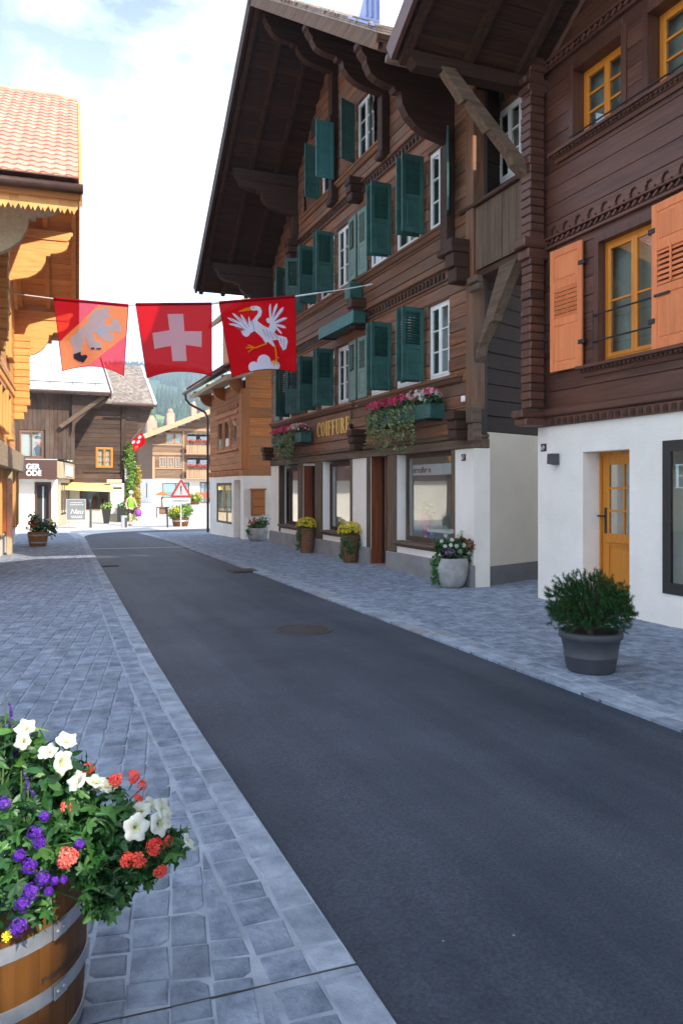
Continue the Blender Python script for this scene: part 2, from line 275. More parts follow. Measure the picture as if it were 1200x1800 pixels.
# ------------------------------------------------------------------ mesh helpers
ORG = {}
class MB:
    def __init__(s, F=None): s.v = []; s.f = []; s.F = F
    def add(s, vs, fs):
        b = len(s.v); s.v += [tuple(p) for p in vs]; s.f += [tuple(i + b for i in f) for f in fs]; return s
    def box(s, x0, x1, y0, y1, z0, z1, T=None):
        vs = [Vector(p) for p in ((x0,y0,z0),(x1,y0,z0),(x1,y1,z0),(x0,y1,z0),(x0,y0,z1),(x1,y0,z1),(x1,y1,z1),(x0,y1,z1))]
        if T is not None: vs = [T @ p for p in vs]
        return s.add(vs, ((0,3,2,1),(4,5,6,7),(0,1,5,4),(1,2,6,5),(2,3,7,6),(3,0,4,7)))
    def cbox(s, x0, x1, y0, y1, z0, z1, c=0.01, T=None):
        """box with chamfered edges"""
        lo = (x0,y0,z0); hi = (x1,y1,z1); idx = {}; vs = []
        for ax in range(3):
            for i in range(8):
                bits = [(i >> k) & 1 for k in range(3)]
                p = [ (hi[k] - (0 if k == ax else c)) if bits[k] else (lo[k] + (0 if k == ax else c)) for k in range(3)]
                idx[(ax, tuple(bits))] = len(vs); vs.append(Vector(p))
        fs = []
        for ax in range(3):
            u, w_ = [(1,2),(2,0),(0,1)][ax]
            for sd_ in (0, 1):
                q = []
                for a, b in ((0,0),(1,0),(1,1),(0,1)):
                    bits = [0,0,0]; bits[ax] = sd_; bits[u] = a; bits[w_] = b; q.append(idx[(ax, tuple(bits))])
                fs.append(tuple(q if sd_ else q[::-1]))
        for a in range(3):
            b = (a + 1) % 3; k = 3 - a - b
            for sa in (0,1):
                for sb in (0,1):
                    def B(e): bits=[0,0,0]; bits[a]=sa; bits[b]=sb; bits[k]=e; return tuple(bits)
                    q = [idx[(a,B(0))], idx[(b,B(0))], idx[(b,B(1))], idx[(a,B(1))]]
                    fs.append(tuple(q if (sa ^ sb) else q[::-1]) if a + b != 2 else tuple(q if not (sa ^ sb) else q[::-1]))
        for i in range(8):
            bits = tuple((i >> k) & 1 for k in range(3)); q = [idx[(0,bits)], idx[(1,bits)], idx[(2,bits)]]
            fs.append(tuple(q if sum(bits) % 2 else q[::-1]))
        if T is not None: vs = [T @ p for p in vs]
        return s.add(vs, fs)
    def prism(s, pts, ax, a0, a1, T=None):
        """pts: outline in the two other axes (x:(y,z)  y:(x,z)  z:(x,y)), extruded from a0 to a1 along ax"""
        def P(p, a): return {'x': (a, p[0], p[1]), 'y': (p[0], a, p[1]), 'z': (p[0], p[1], a)}[ax]
        n = len(pts); vs = [Vector(P(p, a0)) for p in pts] + [Vector(P(p, a1)) for p in pts]
        if T is not None: vs = [T @ p for p in vs]
        return s.add(vs, [tuple(range(n))[::-1], tuple(range(n, 2*n))] + [(i, (i+1) % n, n + (i+1) % n, n + i) for i in range(n)])
    def bar(s, a, b, w_, h, up=(0,0,1)):
        """rectangular bar from a to b"""
        a = Vector(a); b = Vector(b); d = (b - a).normalized(); u = Vector(up); r = d.cross(u)
        if r.length < 1e-4: r = d.cross(Vector((1,0,0)))
        r.normalize(); u = r.cross(d); vs = []
        for p in (a, b):
            for i, j in ((-1,-1),(1,-1),(1,1),(-1,1)): vs.append(p + r*(i*w_/2) + u*(j*h/2))
        return s.add(vs, ((0,1,2,3),(7,6,5,4),(0,4,5,1),(1,5,6,2),(2,6,7,3),(3,7,4,0)))
    def tube(s, pts, rr, n=8, cap=True):
        pts = [Vector(p) for p in pts]; m = len(pts); vs = []
        if not isinstance(rr, (list, tuple)): rr = [rr]*m
        ref = Vector((0.3,0.2,0.93))
        for i, p in enumerate(pts):
            d = (pts[min(i+1,m-1)] - pts[max(i-1,0)]).normalized(); a = d.cross(ref)
            if a.length < 1e-3: a = d.cross(Vector((1,0,0)))
            a.normalize(); b = d.cross(a)
            for k in range(n):
                t = 2*math.pi*k/n; vs.append(p + a*(rr[i]*math.cos(t)) + b*(rr[i]*math.sin(t)))
        fs = [(i*n+k, i*n+(k+1)%n, (i+1)*n+(k+1)%n, (i+1)*n+k) for i in range(m-1) for k in range(n)]
        if cap: fs += [tuple(range(n))[::-1], tuple(range((m-1)*n, m*n))]
        return s.add(vs, fs)
    def lathe(s, prof, cx=0, cy=0, n=28, a0=0, a1=2*math.pi, T=None):
        full = abs(a1 - a0 - 2*math.pi) < 1e-6; k = n if full else n + 1; vs = []
        for r, z in prof:
            for i in range(k):
                t = a0 + (a1-a0)*i/n; p = Vector((cx + r*math.cos(t), cy + r*math.sin(t), z)); vs.append(T @ p if T is not None else p)
        fs = []
        for j in range(len(prof)-1):
            for i in range(n):
                i2 = (i+1) % k if full else i+1
                fs.append((j*k+i, j*k+i2, (j+1)*k+i2, (j+1)*k+i))
        return s.add(vs, fs)
    def mesh(s, name, mat, off=Vector((0,0,0)), smooth=False):
        me = bpy.data.meshes.new(name)
        if s.F is not None: vs = [tuple(s.F @ Vector(p) - off) for p in s.v]
        else: vs = [(p[0]-off[0], p[1]-off[1], p[2]-off[2]) for p in s.v]
        me.from_pydata(vs, [], s.f); me.materials.append(M(mat) if isinstance(mat, str) else mat)
        if smooth: me.polygons.foreach_set('use_smooth', [True]*len(me.polygons))
        me.update(); return me
    def build(s, name, mat, parent=None, smooth=False, origin=None, fix=False):
        off = ORG[parent.name] if parent is not None else Vector(origin if origin is not None else (0,0,0))
        me = s.mesh(name, mat, off, smooth)
        if fix:
            bm = bmesh.new(); bm.from_mesh(me); bmesh.ops.recalc_face_normals(bm, faces=bm.faces); bm.to_mesh(me); bm.free()
        o = bpy.data.objects.new(name, me); COL.objects.link(o)
        if parent is not None: o.parent = parent
        else: o.location = off
        ORG[o.name] = off
        return o
def tag(o, label=None, cat=None, group=None, kind=None):
    if label: o['label'] = label
    if cat: o['category'] = cat
    if group: o['group'] = group
    if kind: o['kind'] = kind
    return o
def root(name, loc, label, cat, group=None):
    o = bpy.data.objects.new(name, None); COL.objects.link(o); o.location = loc; ORG[o.name] = Vector(loc)
    return tag(o, label, cat, group)
def inst(name, me, parent, loc, rotz=0, rot=None, scale=None):
    """another object with shared mesh data under parent, at a world position"""
    o = bpy.data.objects.new(name, me); COL.objects.link(o); o.parent = parent
    o.location = Vector(loc) - ORG[parent.name]
    o.rotation_euler = rot if rot is not None else (0,0,rotz)
    if scale: o.scale = scale if isinstance(scale, (tuple, list)) else (scale,)*3
    ORG[o.name] = ORG[parent.name]
    return o
def copy_tree(r, loc, rotz=0):
    c = r.copy(); COL.objects.link(c); c.location = loc; c.rotation_euler = (0,0,rotz); ORG[c.name] = Vector(loc)
    for ch in r.children:
        d = ch.copy(); COL.objects.link(d); d.parent = c
        for g in ch.children:
            e = g.copy(); COL.objects.link(e); e.parent = d
    return c
def text_mesh(s, size, mat, extrude=0.004, sx=1.0, align='LEFT', shear=0, bold=0.0):
    cu = bpy.data.curves.new('t', 'FONT'); cu.body = s; cu.size = size; cu.extrude = extrude; cu.align_x = align; cu.shear = shear; cu.offset = bold
    o = bpy.data.objects.new('t', cu); COL.objects.link(o)
    dg = bpy.context.evaluated_depsgraph_get(); me = bpy.data.meshes.new_from_object(o.evaluated_get(dg))
    bpy.data.objects.remove(o); bpy.data.curves.remove(cu)
    for v in me.vertices: v.co.x *= sx
    me.materials.clear(); me.materials.append(M(mat)); return me
def text_on(name, s, size, mat, parent, F, s0, n0, z0, sx=1.0, extrude=0.004, shear=0, bold=0.0, flip=False):
    """flat lettering standing on a facade frame F (s right, n inward, z up)"""
    me = text_mesh(s, size, mat, extrude, sx, shear=shear, bold=bold)
    T = F @ Matrix.Translation((s0, n0, z0)) @ Matrix.Rotation(rad(90), 4, 'X')
    if flip: T = T @ Matrix.Diagonal((-1, 1, 1, 1))
    me.transform(Matrix.Translation(-ORG[parent.name]) @ T)
    o = bpy.data.objects.new(name, me); COL.objects.link(o); o.parent = parent; ORG[o.name] = ORG[parent.name]; return o
def frame(origin, sdir):
    """facade frame: s = to the right seen from outside, n = inward, z = up"""
    s_ = Vector((sdir[0], sdir[1], 0)).normalized(); n_ = Vector((0,0,1)).cross(s_)
    return Matrix(((s_.x, n_.x, 0, origin[0]), (s_.y, n_.y, 0, origin[1]), (0, 0, 1, 0), (0,0,0,1)))
def sub_spans(a, b, cuts):
    out = [(a, b)]
    for c0, c1 in cuts:
        nx = []
        for p, q in out:
            if c1 <= p or c0 >= q: nx.append((p, q)); continue
            if c0 > p: nx.append((p, c0))
            if c1 < q: nx.append((c1, q))
        out = nx
    return [(p, q) for p, q in out if q - p > 0.01]
def plank_wall(parent, F, s0, s1, z0, z1, h, thick, mat, opens=(), top=None, jit=0.006, name='plank', gap=0.004, c=0.012, bot=None):
    """horizontal boards, each an object of its own; top(z) -> (s0,s1) trims them under a gable"""
    z = z0
    while z < z1 - 0.02:
        zt = min(z + h, z1)
        a, b = s0, s1
        if top: a, b = max(a, top(zt)[0]), min(b, top(zt)[1])
        if b - a > 0.05:
            cuts = [(o[0], o[1]) for o in opens if o[2] < zt - 0.002 and o[3] > z + 0.002]
            segs = [(p, q, z, zt) for p, q in sub_spans(a, b, cuts)]
            for o in opens:                                   # fill above / below an opening that cuts this course
                if o[2] < zt and o[3] > z:
                    if o[2] > z + 0.02: segs.append((max(a,o[0]), min(b,o[1]), z, o[2]))
                    if o[3] < zt - 0.02: segs.append((max(a,o[0]), min(b,o[1]), o[3], zt))
            for p, q, za, zb in segs:
                if q - p < 0.02: continue
                d = RN.uniform(-jit, jit)
                MB(F).cbox(p + 0.001, q - 0.001, d, d + thick, za + gap/2, zb - gap/2, c).build(name, mat, parent)
        z = zt
def window(parent, F, s0, s1, z0, z1, mat='white_paint', cas=2, rows=3, depth=0.10, fw=0.05, bar=0.022, gl='glass', back='curtain', backd=0.16, rb=True, name='window', n0=0.0, surround=None, cw=0.03, sash=0.045):
    """timber window: outer frame, sashes with glazing bars, one pane object per light, something dark or a curtain behind"""
    mb = MB(F); d0 = n0 + depth; d1 = d0 + 0.06
    mb.box(s0, s0+fw, d0, d1, z0, z1).box(s1-fw, s1, d0, d1, z0, z1).box(s0+fw, s1-fw, d0, d1, z1-fw, z1).box(s0+fw, s1-fw, d0, d1, z0, z0+fw)
    iw = (s1 - s0 - 2*fw) / cas; panes = []
    for i in range(cas):
        a = s0 + fw + i*iw; b = a + iw; e0 = d0 - 0.012; e1 = d1 - 0.02; k = sash
        za, zb = z0 + fw, z1 - fw
        mb.cbox(a+0.001, a+k, e0, e1, za, zb, 0.004).cbox(b-k, b-0.001, e0, e1, za, zb, 0.004).box(a+k, b-k, e0+0.002, e1, zb-k, zb-0.001).box(a+k, b-k, e0+0.002, e1, za+0.001, za+k)
        hs = (zb - za - 2*k) / rows
        for r in range(rows):
            if r: mb.box(a+k, b-k, e0+0.006, e1-0.006, za+k+r*hs-bar/2, za+k+r*hs+bar/2)
            panes.append((a+k, b-k, za+k+r*hs+(bar/2 if r else 0), za+k+(r+1)*hs-(bar/2 if r < rows-1 else 0), e0+0.016))
    o = mb.build(name, mat, parent)
    for a, b, c, d, e in panes: MB(F).box(a-0.004, b+0.004, e, e+0.006, c-0.004, d+0.004).build('pane', gl, o)
    # room side
    bb = n0 + depth + backd
    if back:
        if back == 'curtain':
            m2 = MB(F); n = 24; xs = [s0 + (s1-s0)*i/n for i in range(n+1)]
            vs = []; 
            for x in xs:
                dd = bb + 0.018*math.sin(x*55) + 0.01*math.sin(x*23)
                vs += [(x, dd, z0), (x, dd, z1)]
            m2.add(vs, [(2*i, 2*i+2, 2*i+3, 2*i+1) for i in range(n)]).build('curtain', 'curtain', o)
        else: MB(F).box(s0-0.12, s1+0.12, bb, bb+0.02, z0-0.1, z1+0.1).build('blind', back, o)
    if rb: MB(F).box(s0-0.25, s1+0.25, n0+depth+0.55, n0+depth+0.57, z0-0.3, z1+0.3).build('room_back', 'dark_in', o)
    return o
def arc(cx, cy, rx, ry, a0, a1, n):
    return [(cx + rx*math.cos(rad(a0+(a1-a0)*i/n)), cy + ry*math.sin(rad(a0+(a1-a0)*i/n))) for i in range(n+1)]
def shutter69_mesh(wd, h, mat):
    mb = MB(); t = 0.018; st = 0.085
    mb.cbox(0, st, -t, t, 0, h, 0.004).cbox(wd-st, wd, -t, t, 0, h, 0.004)
    for z in (0.0, 0.62, 1.13, h-0.10): mb.cbox(st, wd-st, -t+.002, t-.002, z, z+0.10, 0.004)
    for z0, z1 in ((0.10,0.62),(1.23,h-0.10)): mb.box(st, wd-st, -0.006, 0.006, z0, z1); mb.cbox(st+0.03, wd-st-0.03, -0.013, 0.013, z0+0.03, z1-0.03, 0.006)
    for i in range(7): mb.box(st, wd-st, -0.024, 0.024, -0.004, 0.004, Matrix.Translation((0,0,0.75+i*0.06)) @ Matrix.Rotation(rad(62), 4, 'X'))
    mb.box(wd/2-0.012, wd/2+0.012, -t-0.010, -t+0.004, 0.74, 1.16)
    return mb.mesh('shutter', mat)
def shutter_mesh(wd, h, mat, louver=True):
    """hinge at x = 0, leaf along +x, thickness about y = 0"""
    mb = MB(); t = 0.018; st = 0.075; mid = h*0.46
    mb.cbox(0, st, -t, t, 0, h, 0.004).cbox(wd-st, wd, -t, t, 0, h, 0.004)
    mb.cbox(st, wd-st, -t+.002, t-.002, 0, 0.09, 0.004).cbox(st, wd-st, -t+.002, t-.002, h-0.09, h, 0.004).cbox(st, wd-st, -t+.002, t-.002, mid-0.04, mid+0.04, 0.004)
    mb.box(st, wd-st, -0.006, 0.006, 0.09, mid-0.04); mb.cbox(st+0.03, wd-st-0.03, -0.013, 0.013, 0.12, mid-0.07, 0.006)
    if louver:
        n = int((h-0.09-mid-0.04)/0.045)
        for i in range(n):
            z = mid+0.04+(i+0.5)*(h-0.13-mid)/n
            T = Matrix.Translation((0,0,z)) @ Matrix.Rotation(rad(38), 4, 'X'); mb.box(st, wd-st, -0.022, 0.022, -0.004, 0.004, T)
        mb.box(wd/2-0.012, wd/2+0.012, -t-0.008, -t+0.002, mid+0.10, h-0.14)
    else:
        mb.box(st, wd-st, -0.006, 0.006, mid+0.04, h-0.09); mb.cbox(st+0.03, wd-st-0.03, -0.013, 0.013, mid+0.07, h-0.12, 0.006)
    return mb.mesh('shutter', mat)
def leaf_card(mb, p, nrm, size, up, kind=0):
    """a small folded leaf (two quads)"""
    nrm = nrm.normalized(); u = up - nrm*up.dot(nrm)
    if u.length < 1e-3: u = Vector((1,0,0)) - nrm*nrm.x
    u.normalize(); r = u.cross(nrm); a = size; b = size*0.36
    mb.add([p, p + u*a*0.45 + r*b - nrm*b*0.25, p + u*a, p + u*a*0.45 - r*b - nrm*b*0.25, p + u*a*0.5 + nrm*b*0.15], ((0,1,4),(1,2,4),(2,3,4),(3,0,4)))
def rdir(R_=None):
    R_ = R_ or RN
    z = R_.uniform(-1,1); t = R_.uniform(0, 2*math.pi); r = math.sqrt(1-z*z); return Vector((r*math.cos(t), r*math.sin(t), z))
def leaf_cloud(blobs, n, size, shell=0.55):
    """leaves through a set of ellipsoids (centre, radii)"""
    mb = MB(); tot = sum(b[1][0]*b[1][1]*b[1][2] for b in blobs)
    for c, r in blobs:
        k = max(3, int(n*r[0]*r[1]*r[2]/tot))
        for _ in range(k):
            d = rdir(); q = RN.uniform(shell, 1.05); p = Vector((c[0]+d.x*r[0]*q, c[1]+d.y*r[1]*q, c[2]+d.z*r[2]*q))
            nn = (d + rdir()*0.8); leaf_card(mb, p, nn, size*RN.uniform(0.6,1.3), rdir()+Vector((0,0,0.2)))
    return mb
def blossoms(blobs, n, size, lo=-0.2, petals=6):
    """small flower heads on the upper surface of ellipsoids"""
    mb = MB()
    for c, r in blobs:
        for _ in range(n):
            d = rdir()
            while d.z < lo: d = rdir()
            p = Vector((c[0]+d.x*r[0]*1.03, c[1]+d.y*r[1]*1.03, c[2]+d.z*r[2]*1.03)); flower_disc(mb, p, d + rdir()*0.35, size*RN.uniform(0.75,1.2), petals)
    return mb
def flower_disc(mb, p, nrm, size, petals=6):
    nrm = nrm.normalized(); a = nrm.cross(Vector((0.31,0.9,0.3))).normalized(); b = nrm.cross(a); t0 = RN.uniform(0,6.28)
    c0 = p + nrm*size*0.10; vs = [c0]; fs = []
    for i in range(petals):
        t = t0 + 2*math.pi*i/petals; h = math.pi/petals*0.92
        for dt, rr, zz in ((-h*0.7, 0.72, 0.18), (0, 1.0, 0.10), (h*0.7, 0.72, 0.18)):
            vs.append(p + (a*math.cos(t+dt) + b*math.sin(t+dt))*size*0.5*rr + nrm*size*zz)
        k = 1 + 3*i; fs += [(0,k,k+1),(0,k+1,k+2)]
    mb.add(vs, fs)
def zg(y):
    """street level: flat, dips towards the square, rises again behind it"""
    if y < 24: return 0.0
    if y < 40: return -0.3*(y-24)/16
    if y < 46: return -0.3
    if y < 75: return -0.3 + 0.5*(y-46)/29
    return 0.2

# ================================================================== ground and street
mb = MB(); mb.add([(-2500,-400,-0.5),(2500,-400,-0.5),(2500,2500,-0.5),(-2500,2500,-0.5)], [(0,1,2,3)])
tag(mb.build('ground', 'grass_ground'), kind='structure')
mb = MB(); ys = [-22, 24, 28, 32, 36, 40, 46, 54, 62, 70, 75, 80, 120]
for i, y in enumerate(ys):
    z = zg(y) - 0.012
    mb.add([(-30, y, z), (45, y, z)], [])
mb.f = [(2*i, 2*i+1, 2*i+3, 2*i+2) for i in range(len(ys)-1)]
tag(mb.build('square', 'square'), kind='structure')

LEFT = [(-22,1.02),(2,1.02),(5.2,1.05),(7.5,1.10),(11.4,1.22),(15.8,1.36),(21.9,1.54),(27,1.74)]
def xl(y):
    for (a, xa), (b, xb) in zip(LEFT, LEFT[1:]):
        if a <= y <= b: return xa + (xb-xa)*(y-a)/(b-a)
    return LEFT[-1][1]
def xr(y): return 4.0 - (0.10*(y-14)/9 if 14 < y < 23 else (0.10 if y >= 23 else 0))
# road: straight part, then it swings right into the square
road = MB(); pl = []; pr_ = []
yy = -22
while yy < 27: pl.append((xl(yy), yy)); yy += 1.0
pl += [(1.76,28),(1.86,29.2),(2.05,30.4),(2.4,31.6),(2.95,32.6),(3.8,33.5),(5.0,34.3),(7.0,35.1),(10,35.8)]
yy = -22
while yy < 24: pr_.append((xr(yy), yy)); yy += 1.0
pr_ += [(3.90,24),(3.93,25.2),(4.02,26.4),(4.2,27.6),(4.5,28.7),(4.95,29.6),(5.6,30.3),(6.6,30.9),(8.2,31.4),(10,31.6)]
def resample(pts, n):
    L = [0]
    for a, b in zip(pts, pts[1:]): L.append(L[-1] + math.hypot(b[0]-a[0], b[1]-a[1]))
    out = []; j = 0
    for i in range(n):
        t = L[-1]*i/(n-1)
        while j < len(L)-2 and L[j+1] < t: j += 1
        k = (t-L[j])/max(1e-9, L[j+1]-L[j]); out.append((pts[j][0]+(pts[j+1][0]-pts[j][0])*k, pts[j][1]+(pts[j+1][1]-pts[j][1])*k))
    return out
A = resample(pl, 90); B = resample(pr_, 90)
for p, q in zip(A, B):
    for k in range(7):
        t = k/6; x = p[0]+(q[0]-p[0])*t; y = p[1]+(q[1]-p[1])*t
        road.add([(x, y, zg(y) + 0.004 + 0.012*math.sin(math.pi*t))], [])
road.f = [(i*7+k, i*7+k+1, (i+1)*7+k+1, (i+1)*7+k) for i in range(89) for k in range(6)]
road_o = tag(road.build('road', 'asphalt'), kind='structure')
MB().add([(0.95,21.55,zg(21)+0.022),(4.0,21.35,zg(21)+0.022),(4.0,21.42,zg(21)+0.022),(0.95,21.63,zg(21)+0.022)], [(0,1,2,3)]).build('painted_sun_streak', 'white', road_o)  # streak of sun across the road, painted as a white strip

sp_k = MB(); RS = random.Random(9)
for i in range(26):
    y = RS.uniform(2.2, 16); x = RS.uniform(xl(y)+0.1, xr(y)-0.1); r = RS.uniform(0.003, 0.007); z = zg(y) + 0.020
    sp_k.add([(x+r*math.cos(t)*RS.uniform(.5,1.3), y+r*math.sin(t)*RS.uniform(.5,1.3), z) for t in (0,1.2,2.5,3.8,5.0)], [(0,1,2,3,4)])
tag(sp_k.build('road_grit', 'mortar', road_o), kind='stuff')
def clip_poly(poly, a, b, c):
    """keep the side a*x+b*y >= c"""
    out = []
    for i, p in enumerate(poly):
        q = poly[(i+1) % len(poly)]; dp = a*p[0]+b*p[1]-c; dq = a*q[0]+b*q[1]-c
        if dp >= 0: out.append(p)
        if (dp >= 0) != (dq >= 0):
            t = dp/(dp-dq); out.append((p[0]+(q[0]-p[0])*t, p[1]+(q[1]-p[1])*t))
    return out
def stone(mb, poly, z0, z1, ch=0.006):
    n = len(poly)
    if n < 3: return False
    ar = sum(poly[i][0]*poly[(i+1)%n][1]-poly[(i+1)%n][0]*poly[i][1] for i in range(n))/2
    if ar < 0: poly = poly[::-1]; ar = -ar
    if ar < 0.002: return False
    cx = sum(p[0] for p in poly)/n; cy = sum(p[1] for p in poly)/n
    vs = []; tx = RN.uniform(-.014,.014); ty = RN.uniform(-.014,.014)
    for zz, ins in ((z0, 0), (z1-ch, 0), (z1, ch*1.25)):
        for x, y in poly:
            d = math.hypot(x-cx, y-cy) + 1e-6; k = 1 - ins*1.3/d
            vs.append((cx+(x-cx)*k, cy+(y-cy)*k, zz + (0 if zz == z0 else (x-cx)*tx + (y-cy)*ty)))
    b = len(mb.v)
    fs = [(r*n+i, r*n+(i+1)%n, (r+1)*n+(i+1)%n, (r+1)*n+i) for r in (0,1) for i in range(n)] + [tuple(range(2*n,3*n))]
    mb.add(vs, fs); return True
CAMP = Vector((0,0,1.62)); CF = Vector((math.sin(math.atan(550/1378.7)), math.cos(math.atan(550/1378.7)), 0)); CR = Vector((CF.y, -CF.x, 0))
def screen(p):
    v = Vector(p) - CAMP; d = v.dot(CF)
    if d < 0.3: return None
    return (600 + 1378.7*v.dot(CR)/d, 858 - 1378.7*v.z/d, d)
def lay(parent, polys, name, mat, limit=290, top=0.031, warm=None):
    """polys of single stones: the ones that show largest become objects, the rest one part"""
    items = []
    for q in polys:
        cx = sum(p[0] for p in q)/len(q); cy = sum(p[1] for p in q)/len(q); s_ = screen((cx, cy, zg(cy)))
        if s_ is None or s_[2] > 60: vis = False
        else: vis = -30 < s_[0] < 1230 and s_[1] < 1830
        items.append((0 if vis else 1, s_[2] if s_ else 99, q, cy))
    items.sort(key=lambda t: (t[0], t[1])); rest = MB(); k = 0
    for vis, d, q, cy in items:
        zb = zg(cy); tp = zb + top + RN.uniform(-0.0018, 0.0025)
        if vis == 0 and k < limit:
            mb = MB()
            if stone(mb, q, zb - 0.01, tp):
                k += 1; mm = warm if (warm and RN.random() < 0.06) else mat; mb.build(name, mm, parent)
        elif d < 60: stone(rest, q, zb - 0.01, tp)
    if rest.v: tag(rest.build(name + 's', mat, parent), kind='stuff')
def courses(ang, width, lmin, lmax, x0, x1, y0, y1, gap=0.0075):
    """staggered courses in a frame turned by ang, returned as jittered quads"""
    ca, sa = math.cos(ang), math.sin(ang); out = []
    cs = [(x*ca + y*sa, -x*sa + y*ca) for x in (x0, x1) for y in (y0, y1)]
    u0 = min(c[0] for c in cs); u1 = max(c[0] for c in cs); v0 = min(c[1] for c in cs); v1 = max(c[1] for c in cs)
    u = u0
    while u < u1:
        wd = width*RN.uniform(0.92, 1.08); v = v0 + RN.uniform(-.2, 0)
        while v < v1:
            L = RN.uniform(lmin, lmax); g = gap/2; j = lambda: RN.uniform(-0.006, 0.006)
            q = [(u+g+j(), v+g+j()), (u+wd-g+j(), v+g+j()), (u+wd-g+j(), v+L-g+j()), (u+g+j(), v+L-g+j())]
            if RN.random() < 0.55:                       # knocked-off corner
                i = RN.randrange(4); p = q[i]; a_ = q[i-1]; b_ = q[(i+1)%4]; e = RN.uniform(0.015, 0.035)
                def tow(p, t): l = math.hypot(t[0]-p[0], t[1]-p[1]); return (p[0]+(t[0]-p[0])*e/l, p[1]+(t[1]-p[1])*e/l)
                q[i:i+1] = [tow(p, a_), tow(p, b_)]
            q = [(a*ca - b*sa, a*sa + b*ca) for a, b in q]
            cx = sum(p[0] for p in q)/len(q); cy = sum(p[1] for p in q)/len(q)
            if x0 - .3 < cx < x1 + .3 and y0 < cy < y1: out.append(q)
            v += L
        u += wd
    return out
PH = rad(3.05)                                            # the left house stands turned by this much
def uv(u, v): return (u*math.cos(PH) + v*math.sin(PH), -u*math.sin(PH) + v*math.cos(PH))
def xwl(y): return -1.55 + math.tan(PH)*y if y > 8 else -1.55 + math.tan(PH)*8 - 0.25*(8-y)
# --- left pavement
bed = MB(); yy = -10; rows = []
while yy < 33.5:
    z = zg(yy) + 0.0252; rows.append((max(-4.0, xwl(yy) - 0.6), xl(yy) - 0.004 if yy < 27 else 1.75, yy, z)); yy += 0.75
for a, b, y, z in rows: bed.add([(a, y, z), (b, y, z)], [])
bed.f = [(2*i, 2*i+1, 2*i+3, 2*i+2) for i in range(len(rows)-1)]
lp = tag(bed.build('left_pavement', 'mortar'), kind='structure')
CRACKS = ((2.44, -0.02, -0.4, 1.02), (10.12, -0.03, -2.6, 1.18), (17.95, -0.03, -1.4, 1.40))
def split_cracks(polys):
    out = []
    for q in polys:
        for y0, m_, xa, xb in CRACKS:
            ys_ = [p[1] - m_*p[0] - y0 for p in q]
            if min(ys_) < 0.007 and max(ys_) > -0.007:
                for sg in (1, -1):
                    r = clip_poly(q, -m_*sg, sg, sg*y0 + 0.002 + RN.uniform(0.0,.007))
                    if len(r) >= 3: out.append(r)
                break
        else: out.append(q)
    return out
K1, K2 = 0.15, 0.16                                     # edge stones: kerb row and inner row
def edge_rows(xf, y0, y1, sgn, lens):
    out = [[], []]
    for r, (a, b) in enumerate(((0.0, K1), (K1, K1+K2))):
        y = y0
        while y < y1:
            L = RN.uniform(*lens[r]); g = 0.009; t = y + L; j = lambda: RN.uniform(-0.006, 0.006)
            q = [(xf(y)+sgn*(a+g)+j(), y+g+j()), (xf(y)+sgn*(b-g)+j(), y+g+j()), (xf(t)+sgn*(b-g)+j(), t-g+j()), (xf(t)+sgn*(a+g)+j(), t-g+j())]
            out[r].append(q); y = t
    return out
k1, k2 = edge_rows(xl, 1.2, 27.0, -1, ((0.16,0.27),(0.12,0.22)))
k1 = split_cracks(k1); k2 = split_cracks(k2)
lay(lp, k1, 'kerb_stone', 'kerbstone', 150, 0.029); lay(lp, k2, 'border_stone', 'paving', 150, 0.031)
qs = []
for q in courses(-rad(9.5), 0.136, 0.11, 0.22, -3.2, 1.9, 0.9, 33.0, 0.0085):
    cy = sum(p[1] for p in q)/len(q); X = (xl(cy) if cy < 27 else 1.75) - K1 - K2 - 0.012
    q = clip_poly(q, -1, 0, -X)
    q = clip_poly(q, 1, 0, xwl(cy) - 0.5) if q else q
    if len(q) >= 3: qs.append(q)
lay(lp, split_cracks(qs), 'paving_stone', 'paving', 300)
for y0, m_, xa, xb in CRACKS:                              # open joints: a dark strip on the bed where the stones stop short
    vs = []; n = 14
    for i in range(n+1):
        x = xa + (xb-xa)*i/n; y = y0 + m_*x; y += 0.002*math.sin(9*x); wd = RN.uniform(0.003, 0.007); vs += [(x, y-wd, zg(y)+0.0262), (x, y+wd, zg(y)+0.0262)]
    MB().add(vs, [(2*i, 2*i+2, 2*i+3, 2*i+1) for i in range(n)]).build('open_joint', 'dark_in', lp)
# --- right pavement
bed = MB(); yy = -10; rows = []
while yy < 31.5: rows.append((xr(yy) + 0.004, 9.2, yy, zg(yy) + 0.0252)); yy += 0.75
for a, b, y, z in rows: bed.add([(a, y, z), (b, y, z)], [])
bed.f = [(2*i, 2*i+1, 2*i+3, 2*i+2) for i in range(len(rows)-1)]
rp = tag(bed.build('right_pavement', 'mortar'), kind='structure')
k1, k2 = edge_rows(xr, 1.5, 26.5, 1, ((0.18,0.30),(0.17,0.27)))
lay(rp, k1, 'kerb_stone', 'kerbstone', 120, 0.029, 'kerbwarm'); lay(rp, k2, 'border_stone', 'kerbstone', 130, 0.030, 'kerbwarm')
qs = []
for q in courses(rad(90 - 6), 0.150, 0.15, 0.25, 4.2, 8.9, 1.5, 31.0, 0.0125):
    cy = sum(p[1] for p in q)/len(q); q = clip_poly(q, 1, 0, xr(cy) + K1 + K2 + 0.012)
    if len(q) >= 3: qs.append(q)
lay(rp, qs, 'paving_stone', 'paving', 300)

